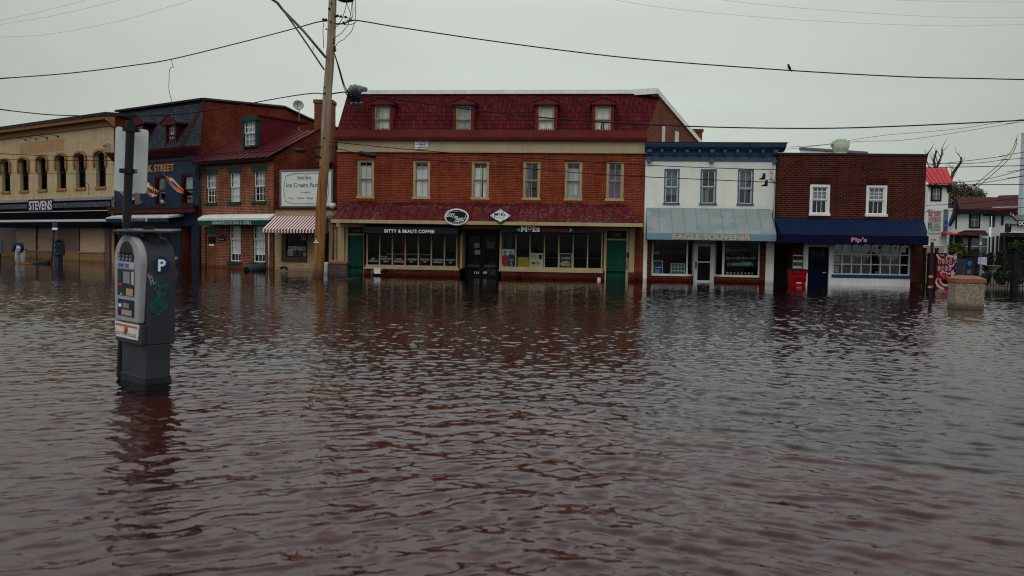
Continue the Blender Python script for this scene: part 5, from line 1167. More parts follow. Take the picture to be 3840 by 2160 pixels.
flag('orange flag with dark blue and white oval emblem hung on the blue wall', FD, ((640, 700), (614, 650)), (((622, 662), (647, 668), (668, 690), (689, 712)), ((624, 664), (640, 694), (664, 718), (688, 728))), flagmat('flag_orange', f_or), 1.0)
flag('red, white, yellow and black quartered flag beside the grey sign plate', FD, ((565, 720), (545, 668)), (((545, 672), (562, 690), (580, 706), (597, 716)), ((540, 700), (552, 726), (566, 738), (586, 740))), flagmat('flag_quartered', f_md), 1.0)
flag('striped red and white flag half hidden by the sign pole', FD, ((500, 740), (452, 690)), (((452, 700), (470, 715), (490, 715), (503, 722)), ((446, 716), (466, 736), (486, 750), (505, 752))), flagmat('flag_striped', f_us), 1.0)
for px_, py_ in ((443, 765), (545, 768), (623, 764)):
    x, z = FD.uz(px_, py_); g = G(); g.lathe([(.05, 0), (.1, .1), (.09, .2), (.0, .22)], 0, 0, 10); g.v = [(x+a, -.25+b2, z+c) for a, b2, c in g.v]; g.done('lamp', M_grey if px_ != 623 else M_letw, db)
o = thing('red_buoy_lamp', 'small pink round light standing by the blue door at the waterline', 'light', FD.w(X(662, 970, -.2), -.2, Z(662, 970, -.2)), FD.rz)
G().lathe([(0, -.12), (.1, -.06), (.12, 0), (.1, .07), (0, .12)], 0, 0, 12).done('globe', mat('pink_globe', (.5, .12, .16), .5), o, smooth=True)

# ---- old brick bar and grill
FA = FL.sub(752, 999); R, Z, X = FA.rect, FA.z, FA.x
ab = bld('brick_tavern', 'narrow old red brick tavern with red metal roof, green awning and white sash windows', 'building', FA)
WA = X(1025, 900); zt = Z(890, 600)
aw1 = [R(*q) for q in ((773, 651, 810, 758.6), (861, 647, 900, 757), (951.6, 643, 993.5, 754.5))]; az = (sum(r[2] for r in aw1)/3, sum(r[3] for r in aw1)/3); aw1 = [(r[0], r[1], *az) for r in aw1]
aw2 = [R(*q) for q in ((860, 846, 902.5, 980), (948, 846, 993.5, 983))]; az2 = (sum(r[2] for r in aw2)/2, Z(900, 846)); aw2 = [(r[0], r[1], *az2) for r in aw2]
ad = (X(767, 930), X(811, 930), ZB, Z(790, 850))
G().wall(-.0, WA, ZB, zt+.1, aw1+aw2+[ad]).done('wall', B_arm, ab, fix=False)
curA = [[('g', 0, 1, .4, 1)], [('w', 0, 1, 0, 1)], [('g', 0, 1, .5, 1)]]
for i, r in enumerate(aw1):
    window(ab, r, M_white, 3, 2, 2, y=.08, fw=.05, mw=.025, gm=GLS, cur=curA[i])
    slab(r[0]-.16, r[1]+.16, r[3], r[3]+.28, -.03, .05).done('lintel', M_dgreen, ab); slab(r[0]-.12, r[1]+.1, r[2]-.16, r[2], -.07, .06).done('window_sill', M_dgreen, ab)
for i, r in enumerate(aw2):
    window(ab, r, M_white, 3, 2, 3, y=.06, fw=.06, mw=.025, mid=.62, gm=GLS, cur=[('w', .02, .98, .2, 1)])
    slab(r[0]-.12, r[1]+.1, r[2]-.16, r[2], -.07, .06).done('window_sill', M_dgreen, ab)
room(ab, .2, WA-.2, 1.1, 5, az[0]-.8, zt); room(ab, .2, WA-.2, 1.1, 5, ZB, az2[1]+.3)
M_wd = mat('worn_wood', C(92, 58, 38), .65, .3, 2, streak=.5, wet=.5)
g = G(); zq = Z(790, 913); g.box(ad[0]+.06, ad[1]-.04, .1, .15, ZB, zq); g.box(ad[0]+.06, ad[0]+.2, .1, .15, zq, ad[3]-.4); g.box(ad[1]-.18, ad[1]-.04, .1, .15, zq, ad[3]-.4); g.box(ad[0]+.2, ad[1]-.18, .1, .15, ad[3]-.55, ad[3]-.4)
for k in range(4): xx = ad[0]+.1+k*(ad[1]-ad[0]-.2)/4; g.box(xx+.02, xx+.02+(ad[1]-ad[0]-.3)/4, .085, .1, ZB, zq-.1)
d = g.done('door', M_wd, ab, label='worn wooden door with dark upper glass'); G().box(ad[0]+.2, ad[1]-.18, .12, .13, zq, ad[3]-.55).done('pane', GLD, d); slab(ad[0]+.3, ad[1]-.32, zq-.12, zq-.05, .075, .085).done('letter_slot', M_letw, d)
slab(ad[0], ad[1], ad[3]-.4, ad[3], .08, .16).done('transom_panel', M_dgreen, ab)
# plaque
q = R(820, 882, 846, 902, 0); pl = thing('wall_plaque', 'small black scalloped plaque beside the worn wooden door', 'plaque', FA.o, FA.rz)
xm = (q[0]+q[1])/2; G().py([(q[0], q[2]), (q[1], q[2]), (q[1], q[3]-.1), (xm+.16, q[3]-.06), (xm+.12, q[3]+.06), (xm-.12, q[3]+.06), (xm-.16, q[3]-.06), (q[0], q[3]-.1)], -.05, -.001).done('board', M_black, pl)
slab(q[0]+.08, q[1]-.08, q[2]+.06, q[2]+.075, -.055, -.05).done('line', M_dec, pl)
# awning
PG = .8; g = G(); f0, f1 = X(741, 840, -PG), X(1005, 840, -PG); za1 = Z(880, 816, -.4)
g.px([(-.01, za1+.06), (-PG, Z(880, 826, -PG)), (-PG, Z(880, 818, -PG)), (-PG*.6, za1+.13), (-.01, za1+.2)], f0, f1+.15); a_ = g.done('awning', mat('awning_white', C(160, 162, 158, .6), .6, .08), ab, label='low awning with white top and dark green valance')
slab(f0+.05, f1+.1, Z(880, 844, -PG), Z(880, 826, -PG), -PG-.0, -PG+.02).done('valance', mat('green_canvas', C(16, 56, 44), .8), a_)
text(a_, "ARMADILLO'S BAR & GRILL", R(795, 829, 944, 841.5, -PG), -PG-.004, mat('pale_letter', C(130, 146, 142), .6), .015)
# eave, roof, dormer
ze = Z(890, 596, -.35)
G().px([(-.0, zt-.1), (-.12, zt-.05), (-.3, ze-.18), (-.38, ze-.02), (0, ze-.02)], -.25, WA+.12).done('gutter', M_black, ab)
dR, zR = FA.dz(1196, 485, WA+.1)
M_rm = mat('red_tin_roof', C(72, 20, 26, .95), .5, .25, 1.2, streak=.3)
g = G(); g.quad((-.1, -.42, ze), (WA+.15, -.42, ze), (WA+.15, dR, zR), (-.1, dR, zR)); g.quad((-.1, dR, zR), (WA+.15, dR, zR), (WA+.15, dR*2, ze), (-.1, dR*2, ze)); rf = g.done('roof', M_rm, ab, fix=False)
g = G()
for k in range(13): xx = -.1+(WA+.25)*k/12; g.tube([(xx, -.42, ze+.02), (xx, dR, zR+.02)], .02, 4)
g.done('seam', M_rm, rf)
g = G(); g.quad((WA, 0, ZB), (WA, dR, ZB), (WA, dR, zR), (WA, 0, ze)); g.quad((WA, dR, ZB), (WA, dR*2, ZB), (WA, dR*2, ze), (WA, dR, zR)); g.done('side_wall', B_side, ab, fix=False)
r = FA.rect(920, 455, 962, 545, d=.9); x0, x1, z0, z1 = r; cw = .15; zt_ = z1+.25
g = G(); g.box(x0-cw, x0, .8, 1.0, z0-.12, z1); g.box(x1, x1+cw, .8, 1.0, z0-.12, z1); g.box(x0, x1, .8, 1.0, z0-.12, z0); g.box(x0-cw-.05, x1+cw+.05, .72, 1.0, z1+.0, z1+.14); xm = (x0+x1)/2
g.py([(xm+(x1-x0)*.72*math.cos(PI*k/10), z1+.14+.16*math.sin(PI*k/10)) for k in range(11)], .74, 1.0); dd = g.done('dormer', M_dgreen, ab)
window(dd, (x0, x1, z0, z1), M_white, 3, 2, 2, y=.86, fw=.05, mw=.025, cur=[('w', 0, 1, .5, 1), ('g', 0, 1, 0, .5)])
sl_ = (zR-ze)/(dR+.42); yb = (zt_-ze)/sl_-.42
g = G(); g.px([(1.0, z0-.3), (1.0, zt_), (yb, zt_), (1.0, ze+(1.0+.42)*sl_)], x0-cw, x1+cw); g.done('dormer_side', mat('dormer_red', C(66, 18, 24, .6), .6, .2, 2), dd)
slab(x0-cw-.08, x1+cw+.08, zt_, zt_+.08, .85, yb+.3).done('dormer_roof', M_rm, dd)
pipeF('downpipe', [(1008, 852), (1009, 1016)], .035, M_offw, -.2, FA, label='thin white downpipe between the tavern and the ice cream shop', cat='pipe')
pipeF('corner_downpipe', [(748, 620), (751, 1000)], .05, M_black, -.12, FA, label='black downpipe between the blue and the old brick building', cat='pipe')
# cable tangle
tg = thing('cable_tangle', 'dark tangle of cables and boxes between the blue and old brick building', 'cables', FA.o, FA.rz); rs_ = random.Random(9)
for k in range(11):
    pts = []; cx, cy = 738+rs_.random()*14, 628+rs_.random()*30
    for j in range(9): a = j/8*2*PI*(.6+.5*rs_.random()); pts.append((X(cx+9*math.cos(a+k), cy+13*math.sin(a+k), -.3), -.3+.1*rs_.random(), Z(cx+9*math.cos(a+k), cy+13*math.sin(a+k), -.3)))
    G().tube(pts, .018, 4).done('cable', M_wire, tg)
# red-orange ghost: chimney and satellite dish
dch = dR*.75; c0, c1 = at(1178, 470, FA.w(WA, dR, 0).y), at(1246, 374, FA.w(WA, dR, 0).y)
ch = thing('chimney', 'tall square brick chimney behind the wooden utility pole', 'chimney', (c0.x, c0.y, 0), 0)
wq = c1.x-c0.x; G().box(0, wq, 0, .9, c0.z-2, c1.z-.2).box(-.05, wq+.05, -.05, .95, c1.z-.2, c1.z).done('stack', B_side2, ch)
dsx = at(1117, 395, 52); ds = thing('satellite_dish', 'grey satellite dish on a thin mast above the brick side wall', 'satellite dish', (dsx.x, 52, dsx.z), .5)
g = G(); bm_r = .34
prof = [(bm_r*k/6, .12*(k/6)**2) for k in range(7)]; n = 24
for r_, h_ in prof: g.v += [(r_*math.cos(2*PI*k/n), -h_, r_*.85*math.sin(2*PI*k/n)) for k in range(n)]
for i in range(6):
    for k in range(n): q = i*n; g.f.append((q+k, q+(k+1) % n, q+n+(k+1) % n, q+n+k))
o = g.done('dish', mat('dish_grey', C(120, 124, 122, .5), .5, .15), ds, smooth=True); o.modifiers.new('t', 'SOLIDIFY').thickness = .02
G().tube([(.05, .05, 0), (.1, .1, -.3), (.1, .1, -2.2)], .03, 6).done('mast', M_grey, ds); G().tube([(-.05, -.05, -.3), (-.12, -.4, .05)], .015, 5).done('feed_arm', M_dmetal, ds)

# ---- ice cream shop
FI = Fr(ground(1033, 1014), .35); R, Z, X = FI.rect, FI.z, FI.x
ic = bld('cream_brick_shop', 'small one-storey cream brick shop with a red and white striped awning', 'building', FI)
WI = X(1262, 900); zt = Z(1100, 785)
iw = R(1066, 878, 1151, 966); idr = (X(1206, 950), X(1233, 950), ZB, Z(1215, 868))
G().wall(-.05, WI, ZB, zt, [iw, idr]).done('wall', B_cream, ic, fix=False)
g = G(); g.quad((-.05, 0, zt), (WI, 0, zt), (WI, 8, zt), (-.05, 8, zt)); g.done('roof', mat('roof_felt', (.12, .12, .12), .9), ic, fix=False)
slab(-.1, WI, zt, zt+.1, -.1, .2).done('coping', M_dred, ic)
M_brn = mat('brown_frame', C(58, 46, 38), .6, .1)
g = G(); x0, x1, z0, z1 = iw; g.box(x0-.14, x0+.14, -.04, .1, z0, z1); g.box(x1-.04, x1+.02, -.04, .1, z0, z1); g.box(x0-.14, x1+.02, -.08, .1, z0-.2, z0+.04); w_ = g.done('shop_window', M_brn, ic); G().box(x0+.14, x1-.04, .03, .04, z0+.04, z1).done('pane', GLD, w_)
room(ic, .1, WI-.1, .4, 4, ZB, zt-.3)
text(w_, 'STORM BROS.', sub(iw, .16, .95, .3, .48), .029, M_dec, .0, th=.004); text(w_, 'ICE CREAM\nFACTORY', sub(iw, .4, .8, .08, .26), .029, mat('dim_decal', (.16, .16, .17), .6), .0, th=.004)
for k, (s, lab) in enumerate(((sub(iw, .12, .38, .06, .36), 'white notices in the lower left corner of the shop window'), (sub(iw, .82, .95, .06, .24), 'small white notice in the lower right corner of the shop window'), (sub(iw, .72, .95, .74, .97), 'pale open sign with red word at the top right of the window'))):
    o = thing('notice', lab, 'notice', FI.o, FI.rz, 'notices in the ice cream shop window'); slab(*s, .042, .05).done('paper', M_paper, o)
    if k == 2: text(o, 'OPEN', sub(s, .1, .9, .4, .7), .041, M_rl, .02, th=.003)
slab(idr[0], idr[1], ZB, idr[3], .3, .35).done('door', M_black, ic, label='black door')
# striped awning
def stripes(name, w_, c1, c2, rot=0):
    m, t, p = newmat(name); tc = t.nodes.new('ShaderNodeTexCoord'); sp = t.nodes.new('ShaderNodeSeparateXYZ'); t.links.new(tc.outputs['UV'], sp.inputs[0])
    k = mval(t, 'GREATER_THAN', mval(t, 'FRACT', mval(t, 'MULTIPLY', sp.outputs[0], w_)), .5); c = mixc(t, k, c1, c2)
    c = mixc(t, mrange(t, noise(t, tc.outputs['Object'], 3, 4), .4, .75, 0, .12), c, (.2, .15, .14)); t.links.new(c, p.inputs['Base Color']); p.inputs['Roughness'].default_value = .8; return m
M_str = stripes('striped_canvas', 17, C(176, 168, 162, .62), C(88, 14, 32, .8))
PI_ = 1.35; t0, t1 = X(1037, 809), X(1232, 809); f0, f1 = X(985, 862, -PI_), X(1181, 864, -PI_)
zt1, zlp, zvl = Z(1130, 809), Z(1090, 860, -PI_), Z(1090, 873, -PI_)
g = G(); g.v = [(f0, -PI_, zvl), (f1, -PI_, zvl), (f0, -PI_, zlp), (f1, -PI_, zlp), (t0, -.02, zt1), (t1, -.02, zt1)]; g.f = [(0, 1, 3, 2), (2, 3, 5, 4)]
a_ = g.done('awning', M_str, ic, fix=False, label='red and white striped canvas awning'); ul = a_.data.uv_layers.new(name='UVMap'); U = [0, 1, 0, 1, 0, 1]
for l in a_.data.loops: ul.data[l.index].uv = (U[l.vertex_index], 0)
a_.modifiers.new('t', 'SOLIDIFY').thickness = .015
g = G(); g.v = [(f1, -PI_, zvl), (f1+(t1-f1)*.999, -.02, zvl), (f1, -PI_, zlp), (t1, -.02, zt1)]; g.f = [(0, 1, 3, 2)]; s_ = g.done('side_panel', stripes('striped_side', 6, C(150, 140, 140, .5), C(80, 16, 34, .5)), a_, fix=False)
ul = s_.data.uv_layers.new(name='UVMap'); U2 = [0, 1, 0, 1]
for l in s_.data.loops: ul.data[l.index].uv = (U2[l.vertex_index], 0)
# billboard
q = FI.rect(1055, 642, 1243, 772, d=.3); bb = thing('billboard', 'large white ice cream factory billboard in a grey frame behind the wooden pole', 'sign', FI.o, FI.rz)
slab(*q, .3, .34).done('board', mat('billboard_white', (.68, .73, .69), .6, .08, 1, streak=.12), bb)
g = G(); f = .09; g.box(q[0]-f, q[0], .27, .37, q[2]-f, q[3]+f); g.box(q[1], q[1]+f, .27, .37, q[2]-f, q[3]+f); g.box(q[0], q[1], .27, .37, q[3], q[3]+f); g.box(q[0], q[1], .27, .37, q[2]-f, q[2]); g.done('frame', M_grey, bb)
for x in (q[0]+.3, (q[0]+q[1])/2, q[1]-.3): slab(x-.04, x+.04, zt, q[3], .38, .46).done('strut', M_dmetal, bb)
M_gl = mat('grey_script', C(84, 92, 96), .6)
text(bb, 'Storm Bros.', sub(q, .32, .61, .76, .88), .299, M_gl, .01, th=.006); text(bb, 'Ice Cream Factory', sub(q, .1, .9, .5, .67), .299, M_gl, .012, th=.006)
text(bb, '(annapolis)', sub(q, .4, .58, .36, .42), .299, M_gl, 0, th=.006); text(bb, 'cones    shakes    floats    sundaes', sub(q, .13, .87, .2, .26), .299, M_gl, 0, th=.006)
g = G(); x0, x1, z0, z1 = sub(q, .05, .95, .08, .92); pts = []
def arc(pa, pb, s, n=8): return [(pa[0]+(pb[0]-pa[0])*k/n, .292, pa[1]+(pb[1]-pa[1])*k/n+s*math.sin(PI*k/n)*(1 if abs(pb[0]-pa[0]) > abs(pb[1]-pa[1]) else 0)) for k in range(n+1)]
xm, zm_ = (x0+x1)/2, (z0+z1)/2
for A_, B2, s in (((x0+.1, z1-.1), (xm, z1-.0), .08), ((xm, z1), (x1-.1, z1-.1), .08), ((x0+.1, z0+.1), (xm, z0), -.08), ((xm, z0), (x1-.1, z0+.1), -.08), ((x0+.1, z1-.1), (x0, zm_), 0), ((x0, zm_), (x0+.1, z0+.1), 0), ((x1-.1, z1-.1), (x1, zm_), 0), ((x1, zm_), (x1-.1, z0+.1), 0)): g.tube(arc(A_, B2, s), .012, 4)
g.done('border_line', M_gl, bb)
pipeF('service_pipe', [(1247, 850), (1248, 990)], .035, M_grey, -.08, FI, label='grey pipe up the wall beside the tan pilaster', cat='pipe')
o = thing('security_camera', 'white dome camera and grey lamp at the right end of the billboard', 'camera', FI.w(X(1249, 772, -.2), -.2, Z(1249, 772, -.2)), FI.rz); G().lathe([(0, -.16), (.14, -.1), (.17, .02), (.1, .13), (0, .15)], 0, 0, 14).done('dome', M_offw, o, smooth=True)
G().lathe([(.05, -.9), (.2, -.8), (.28, -.5), (.26, -.4), (.08, -.35)], 0, 0, 14).done('lamp_shade', M_grey, o, smooth=True)
p0 = ground(1218, 1030); o = thing('barrier_bag', 'white plastic sandbag stack behind the foot of the wooden pole', 'sandbag', (p0.x, p0.y+.3, 0)); hz = at(1218, 982, p0.y).z
G().px([(-.25, -.3), (.25, -.3), (.2, hz*.7), (.05, hz), (-.18, hz*.9), (-.25, hz*.4)], -.22, .12).done('bag', mat('white_plastic', C(138, 140, 136), .4, .2, 5, wet=.4), o, bevel=.06)

# ================================================================= POLE, CABLES, LAMP ARM
YPo = 35.6
def polyW(pts, n=0): return [at(*p) for p in pts]
M_pole, t, p = newmat('weathered_pole'); o_, wv_, sp_ = objco(t)
mpn = t.nodes.new('ShaderNodeMapping'); mpn.inputs['Scale'].default_value = (9, 9, .6); t.links.new(o_, mpn.inputs[0])
n1 = noise(t, mpn.outputs[0], 1, 6, .65); n2 = noise(t, o_, .7, 4)
c_ = mixc(t, mrange(t, n1, .35, .65, 0, 1), C(134, 92, 52), C(84, 50, 26)); c2_ = mixc(t, mrange(t, n1, .35, .65, 0, 1), C(140, 128, 114), C(96, 80, 68))
zf_ = mrange(t, mval(t, 'ADD', sp_.outputs[2], mval(t, 'MULTIPLY', n2, 6)), 6.5, 11, 0, 1, True)
cc = mixc(t, zf_, c_, c2_); cc = mixc(t, mrange(t, mval(t, 'ADD', sp_.outputs[2], n2), .5, 1.1, .8, 0), cc, (.02, .014, .01)); t.links.new(cc, p.inputs['Base Color']); p.inputs['Roughness'].default_value = .9; bumpn(t, p, n1, .6, .02)
pb, ptp = at(1189, 1040, YPo), at(1254, -90, YPo); pb.z = -.5
up = thing('utility_pole', 'leaning weathered brown wooden utility pole standing in the flood water', 'utility pole', (pb.x, pb.y, 0))
rel = lambda P: P - up.location
gs = G(); npt = 14; gs.tube([rel(pb.lerp(ptp, k/npt)) + Vector((.02*math.sin(k*1.3), 0, 0)) for k in range(npt+1)], [.232-.075*k/npt for k in range(npt+1)], 18); gs.done('pole', M_pole, up, smooth=True)
g = G()
for px_, py_, r_ in ((1234, 32, .05), (1242, 12, .04), (1240, 82, .035), (1217, 350, .05), (1217, 327, .03), (1223, 108, .03), (1186, 886, .04), (1216, 518, .04)):
    P = at(px_, py_, YPo-.2); g.tube([rel(P), rel(P)+Vector((0, .1, 0))], r_, 8)
g.done('knot', mat('knot_dark', (.03, .018, .012), .9), up)
P = at(1186, 909, YPo-.235); G().box(-.11, .11, -.01, .01, -.02, .02).done('tag_plate', M_letw, up).location = rel(P)
P = at(1186, 902, YPo-.235); G().box(-.03, .03, -.01, .01, -.03, .03).done('tag_plate', M_letw, up).location = rel(P)
for (pa, pc, r_, nm) in (([(1222, 216), (1140, 118), (1060, 36), (1040, 10), (1012, -8), (960, -22)], 0, .055, 'lamp_arm'), ([(1216, 262), (1160, 178), (1110, 105), (1072, 52), (1059, 35)], 0, .035, 'arm_brace'), ([(1177, 172), (1173, 195)], 0, .012, 'tie_rod')):
    n_ = len(pa); tubeW(nm, [rel(at(a, b2, YPo-.2-1.2*k/n_)) for k, (a, b2) in enumerate(pa)], r_, M_grey, parent=up)
P = rel(at(1296, -42, YPo)); G().lathe([(.25, 0), (.33, .03), (.36, .12), (.36, .9), (.3, 1.0)], P.x, P.y, 20).done('transformer', M_dmetal, up, smooth=False); up.children[-1].location.z = at(1296, 4, YPo).z
g = G(); 
for px_, py_ in ((1260, 62), (1266, 60), (1278, 63), (1296, 65), (1288, 86), (1292, 90), (1212, 74), (1222, 75), (1250, 150), (1250, 162), (1254, 180), (1256, 190)): P = rel(at(px_, py_, YPo-.1)); g.tube([P-Vector((.04, 0, 0)), P+Vector((.05, 0, .02))], .05, 6)
g.done('insulator', M_black, up)
loops = [[(1300, 6), (1296, 30), (1285, 66), (1268, 95), (1248, 111)], [(1320, 8), (1316, 50), (1304, 95), (1280, 125), (1254, 143)], [(1332, -5), (1333, 40), (1332, 80), (1318, 118), (1290, 148), (1268, 158), (1257, 176)], [(1300, 12), (1312, 45), (1320, 72), (1295, 76)], [(1322, 4), (1324, 40), (1322, 65), (1312, 70)], [(1251, 45), (1258, 62), (1300, 66), (1318, 70)], [(1250, 88), (1290, 88), (1330, 76)], [(1213, 85), (1211, 120), (1214, 180)], [(1290, 90), (1318, 92), (1333, 84), (1332, 76)]]
for k, L in enumerate(loops): tubeW('jumper_cable', [rel(at(a, b2, YPo-.1-.02*k)) for a, b2 in L], .014, M_wire, 5, parent=up)
for k, (pa) in enumerate((([(1206, 552), (1178, 548), (1172, 565), (1182, 585), (1206, 590)]), ([(1206, 592), (1176, 588), (1170, 605), (1180, 625), (1204, 628)]))): tubeW('cable_coil', [rel(at(a, b2, YPo-.15)) for a, b2 in pa], .03, M_wire, parent=up)

def smoothpts(L, m=10):
    """Catmull-Rom through (px,py,Y) points"""
    P = [np.array(q, float) for q in L]; P = [2*P[0]-P[1]] + P + [2*P[-1]-P[-2]]; out = []
    for i in range(1, len(P)-2):
        for k in range(m):
            t_ = k/m; out.append(.5*((2*P[i])+(-P[i-1]+P[i+1])*t_+(2*P[i-1]-5*P[i]+4*P[i+1]-P[i+2])*t_**2+(-P[i-1]+3*P[i]-3*P[i+1]+P[i+2])*t_**3))
    out.append(P[-2]); return [tuple(q) for q in out]
M_thin = mat('thin_wire_grey', (.6, .62, .6), .7)
def cable(lab, L, wpx, name='overhead_cable', m=None, grp='overhead cables'):
    L = [q if len(q) == 3 else (*q, YPo) for q in L]
    if L[-1][0] > 3830: (a0, b0, c0), (a1, b1, c1) = L[-2:]; k = 1500/(a1-a0); L.append((a1+1500, b1+(b1-b0)*k*.9, c1))
    if L[0][0] <= 0: (a0, b0, c0), (a1, b1, c1) = L[1], L[0]; k = 1200/(a0-a1); L.insert(0, (a1-1200, b1+(b1-b0)*k*.9, c1))
    pts = [at(*q) for q in smoothpts(L)]
    rad = [max(.003, wpx*q.y/FPX/2) for q in pts]
    g = G(); g.tube(pts, rad, 6, cap=True); return g.done(name, m or M_wire, smooth=True, label=lab, cat='cable', group=grp)
Yl, Yr = 30, 33
cable('main overhead cable rising from the left edge to the top of the wooden pole', [(-60, 302, 24), (0, 295, 25), (265, 274, 28), (500, 245, 31), (643, 222, 32), (900, 160, 34), (1100, 108), (1190, 83), (1235, 78)], 4.2)
cable('main overhead cable sagging from the pole top to the right edge of the sky', [(1250, 92), (1290, 88), (1330, 76), (1480, 100, 35), (1790, 146, 33), (2120, 190, 31), (2450, 226, 29), (2960, 264, 27), (3400, 288, 25), (3700, 295, 24), (3920, 300, 23)], 4.6)
cable('second overhead cable passing before the cream cornice up to the pole', [(-60, 400, 26), (0, 410, 26), (124, 424.6, 27), (224, 432, 27.5), (447, 436, 29), (646, 430, 31), (800, 412, 32), (899, 395, 33), (1070, 364, 35), (1173, 350), (1215, 353)], 4)
cable('thick cable crossing the maroon mansard and running right above the shops', [(1235, 354), (1268, 348), (1300, 346), (1354, 356, 35.3), (1550, 382, 34), (1688, 400, 33), (1800, 415, 32), (2017, 439, 30.5), (2214, 455, 29.5), (2460, 469, 28), (2780, 479, 26), (3100, 481, 25), (3400, 472, 24), (3840, 451, 22), (3920, 446, 22)], 5)
cable('thin cable across the cream and blue fronts joining the pole at roof height', [(-60, 572, 30), (0, 576, 30), (224, 586, 31), (422, 587, 32), (556, 581, 33), (743, 581, 34), (1002, 558, 35), (1183, 534), (1207, 532)], 2.6)
cable('communication cable crossing the orange brick wall just under the tan belt', [(1200, 528), (1302, 538, 35.5), (1550, 562, 34), (1900, 589, 32.5), (2041, 596, 32), (2460, 621, 30), (2880, 635.5, 28), (3188, 636, 27), (3476, 629, 26), (3840, 621, 25), (3920, 618, 25)], 3)
cable('lower communication cable running over the second floor windows with a splice case', [(1205, 545), (1240, 551, 35.5), (1343, 575, 35), (1412, 581, 34.8), (1550, 595, 34), (1775, 615, 33), (2021, 636, 32), (2231, 653, 31), (2460, 665, 30), (2880, 683, 28), (3198, 693.6, 27), (3476, 693.6, 26), (3840, 691.6, 25), (3920, 691, 25)], 3.2)
cable('thin lower cable before the arched windows going left from the pole', [(-60, 590, 30), (0, 598, 30), (422, 602, 32), (640, 592, 33), (1080, 563, 35), (1206, 556)], 2.6)
cable('lowest faint cable across the cream painted wall', [(-60, 643, 30), (0, 647, 30), (422, 653, 32), (640, 648, 34)], 1.6)
cable('loose dangling wire hanging down from the left overhead cable to the slate roof', [(643, 220, 32), (647, 245, 32), (651, 251, 32), (637, 258, 32), (634, 300, 32), (634, 340, 32), (643, 375, 32), (648, 404, 32), (655, 450, 36), (668, 500, 40), (690, 570, 44), (735, 625, 45)], 2.0)
cable('service cable dropping from the pole to the mansard corner, the left one', [(1247, 180), (1262, 230, 36), (1290, 330, 37.3), (1310, 372, 38)], 2.6, 'service_cable', grp='service cables')
cable('service cable dropping from the pole to the mansard corner, the middle one', [(1250, 190), (1270, 250, 36), (1290, 320, 37.3), (1318, 372, 38)], 3.2, 'service_cable', grp='service cables')
cable('service cable dropping from the pole to the mansard corner, the right one', [(1245, 170), (1275, 260, 36), (1295, 325, 37.3), (1330, 380, 38)], 2.0, 'service_cable', grp='service cables')
for k, (L, lab) in enumerate((([(0, 78, 60), (360, -10, 60)], 'faint wire in the upper left corner of the sky, the highest one'), ([(0, 92, 60), (230, 52, 60), (470, -5, 60)], 'faint wire in the upper left sky, the second from the top'), ([(0, 140, 60), (170, 130, 60), (440, 80, 60), (740, -5, 60)], 'faint wire in the upper left sky, the lowest of three'),
    ([(2250, -10, 60), (2500, 30, 60), (2900, 68, 60), (3300, 90, 60), (3600, 97, 60), (3900, 90, 60)], 'faint wire in the upper right sky, the lowest of three'), ([(2650, -6, 60), (3000, 30, 60), (3500, 62, 60), (3900, 65, 60)], 'faint wire in the upper right sky, the middle one'), ([(3350, 0, 60), (3600, 6, 60), (3900, 8, 60)], 'faint wire in the upper right sky, the highest one'))):
    cable(lab, L, 1.1, 'faint_wire', M_thin, 'faint wires high in the sky')
far = [([(2950, 552, 50), (3094, 542, 50), (3200, 524, 50), (3320, 507, 50), (3400, 500, 50), (3600, 482, 50), (3900, 438, 50)], 1.5, 'upper'), ([(2950, 560, 50), (3200, 532, 50), (3420, 522, 50), (3800, 462, 50), (3900, 450, 50)], 1.5, 'lower')]
for L, wd_, lab in far: cable('thin distant wire beyond the roof fan, the %s one' % lab, L, wd_, 'distant_wire', M_dmetal, 'distant wires')
fan = [([(3480, 618, 40), (3600, 606, 40), (3760, 586, 40), (3900, 560, 38)], 'from the brick corner to the upper right edge'), ([(3480, 612, 40), (3650, 612, 40), (3780, 598, 40), (3900, 590, 38)], 'passing just above the red roofed tower'),
       ([(3560, 688, 40), (3700, 672, 40), (3840, 636, 38), (3900, 625, 38)], 'rising right from behind the red roofed tower'), ([(3540, 705, 40), (3660, 690, 40), (3840, 660, 38), (3900, 650, 38)], 'lower one rising right from the red roofed tower'),
       ([(3470, 770, 40), (3600, 765, 40), (3760, 750, 38), (3900, 740, 38)], 'crossing the dark red roof of the white house'), ([(3470, 795, 40), (3600, 788, 40), (3700, 780, 38), (3900, 778, 38)], 'lowest one before the white house'),
       ([(3815, 505, 38), (3805, 560, 38), (3760, 620, 38), (3620, 740, 40)], 'steep one falling left from the white tower edge'), ([(3812, 520, 38), (3790, 570, 38), (3720, 640, 38), (3560, 770, 40)], 'steep one beside it falling left')]
for L, lab in fan: cable('black wire ' + lab, L, 2.2, 'distant_wire', M_wire, 'wires over the white houses')
c0, c1 = at(1343, 575, 34.9), at(1411, 585, 34.7); mid = (c0+c1)/2; sc_ = thing('splice_case', 'black cylindrical splice case hanging on the cable before the brick wall', 'splice case', mid)
G().tube([c0-mid, c0-mid+Vector((.08, 0, 0)), c1-mid-Vector((.08, 0, 0)), c1-mid], [.07, .1, .1, .07], 12).done('case', M_black, sc_, smooth=True); g = G()
for k in (.15, .5, .85): P = c0.lerp(c1, k)-mid; g.tube([P-Vector((.03, 0, 0)), P+Vector((.03, 0, 0))], .115, 12)
g.done('band', M_dmetal, sc_)
c0, c1 = at(1108, 563, 34.9), at(1143, 566, 34.8); mid = (c0+c1)/2; sc_ = thing('splice_case', 'small black splice case left of the wooden pole', 'splice case', mid); G().tube([c0-mid, c1-mid], .09, 10).done('case', M_black, sc_, smooth=True)
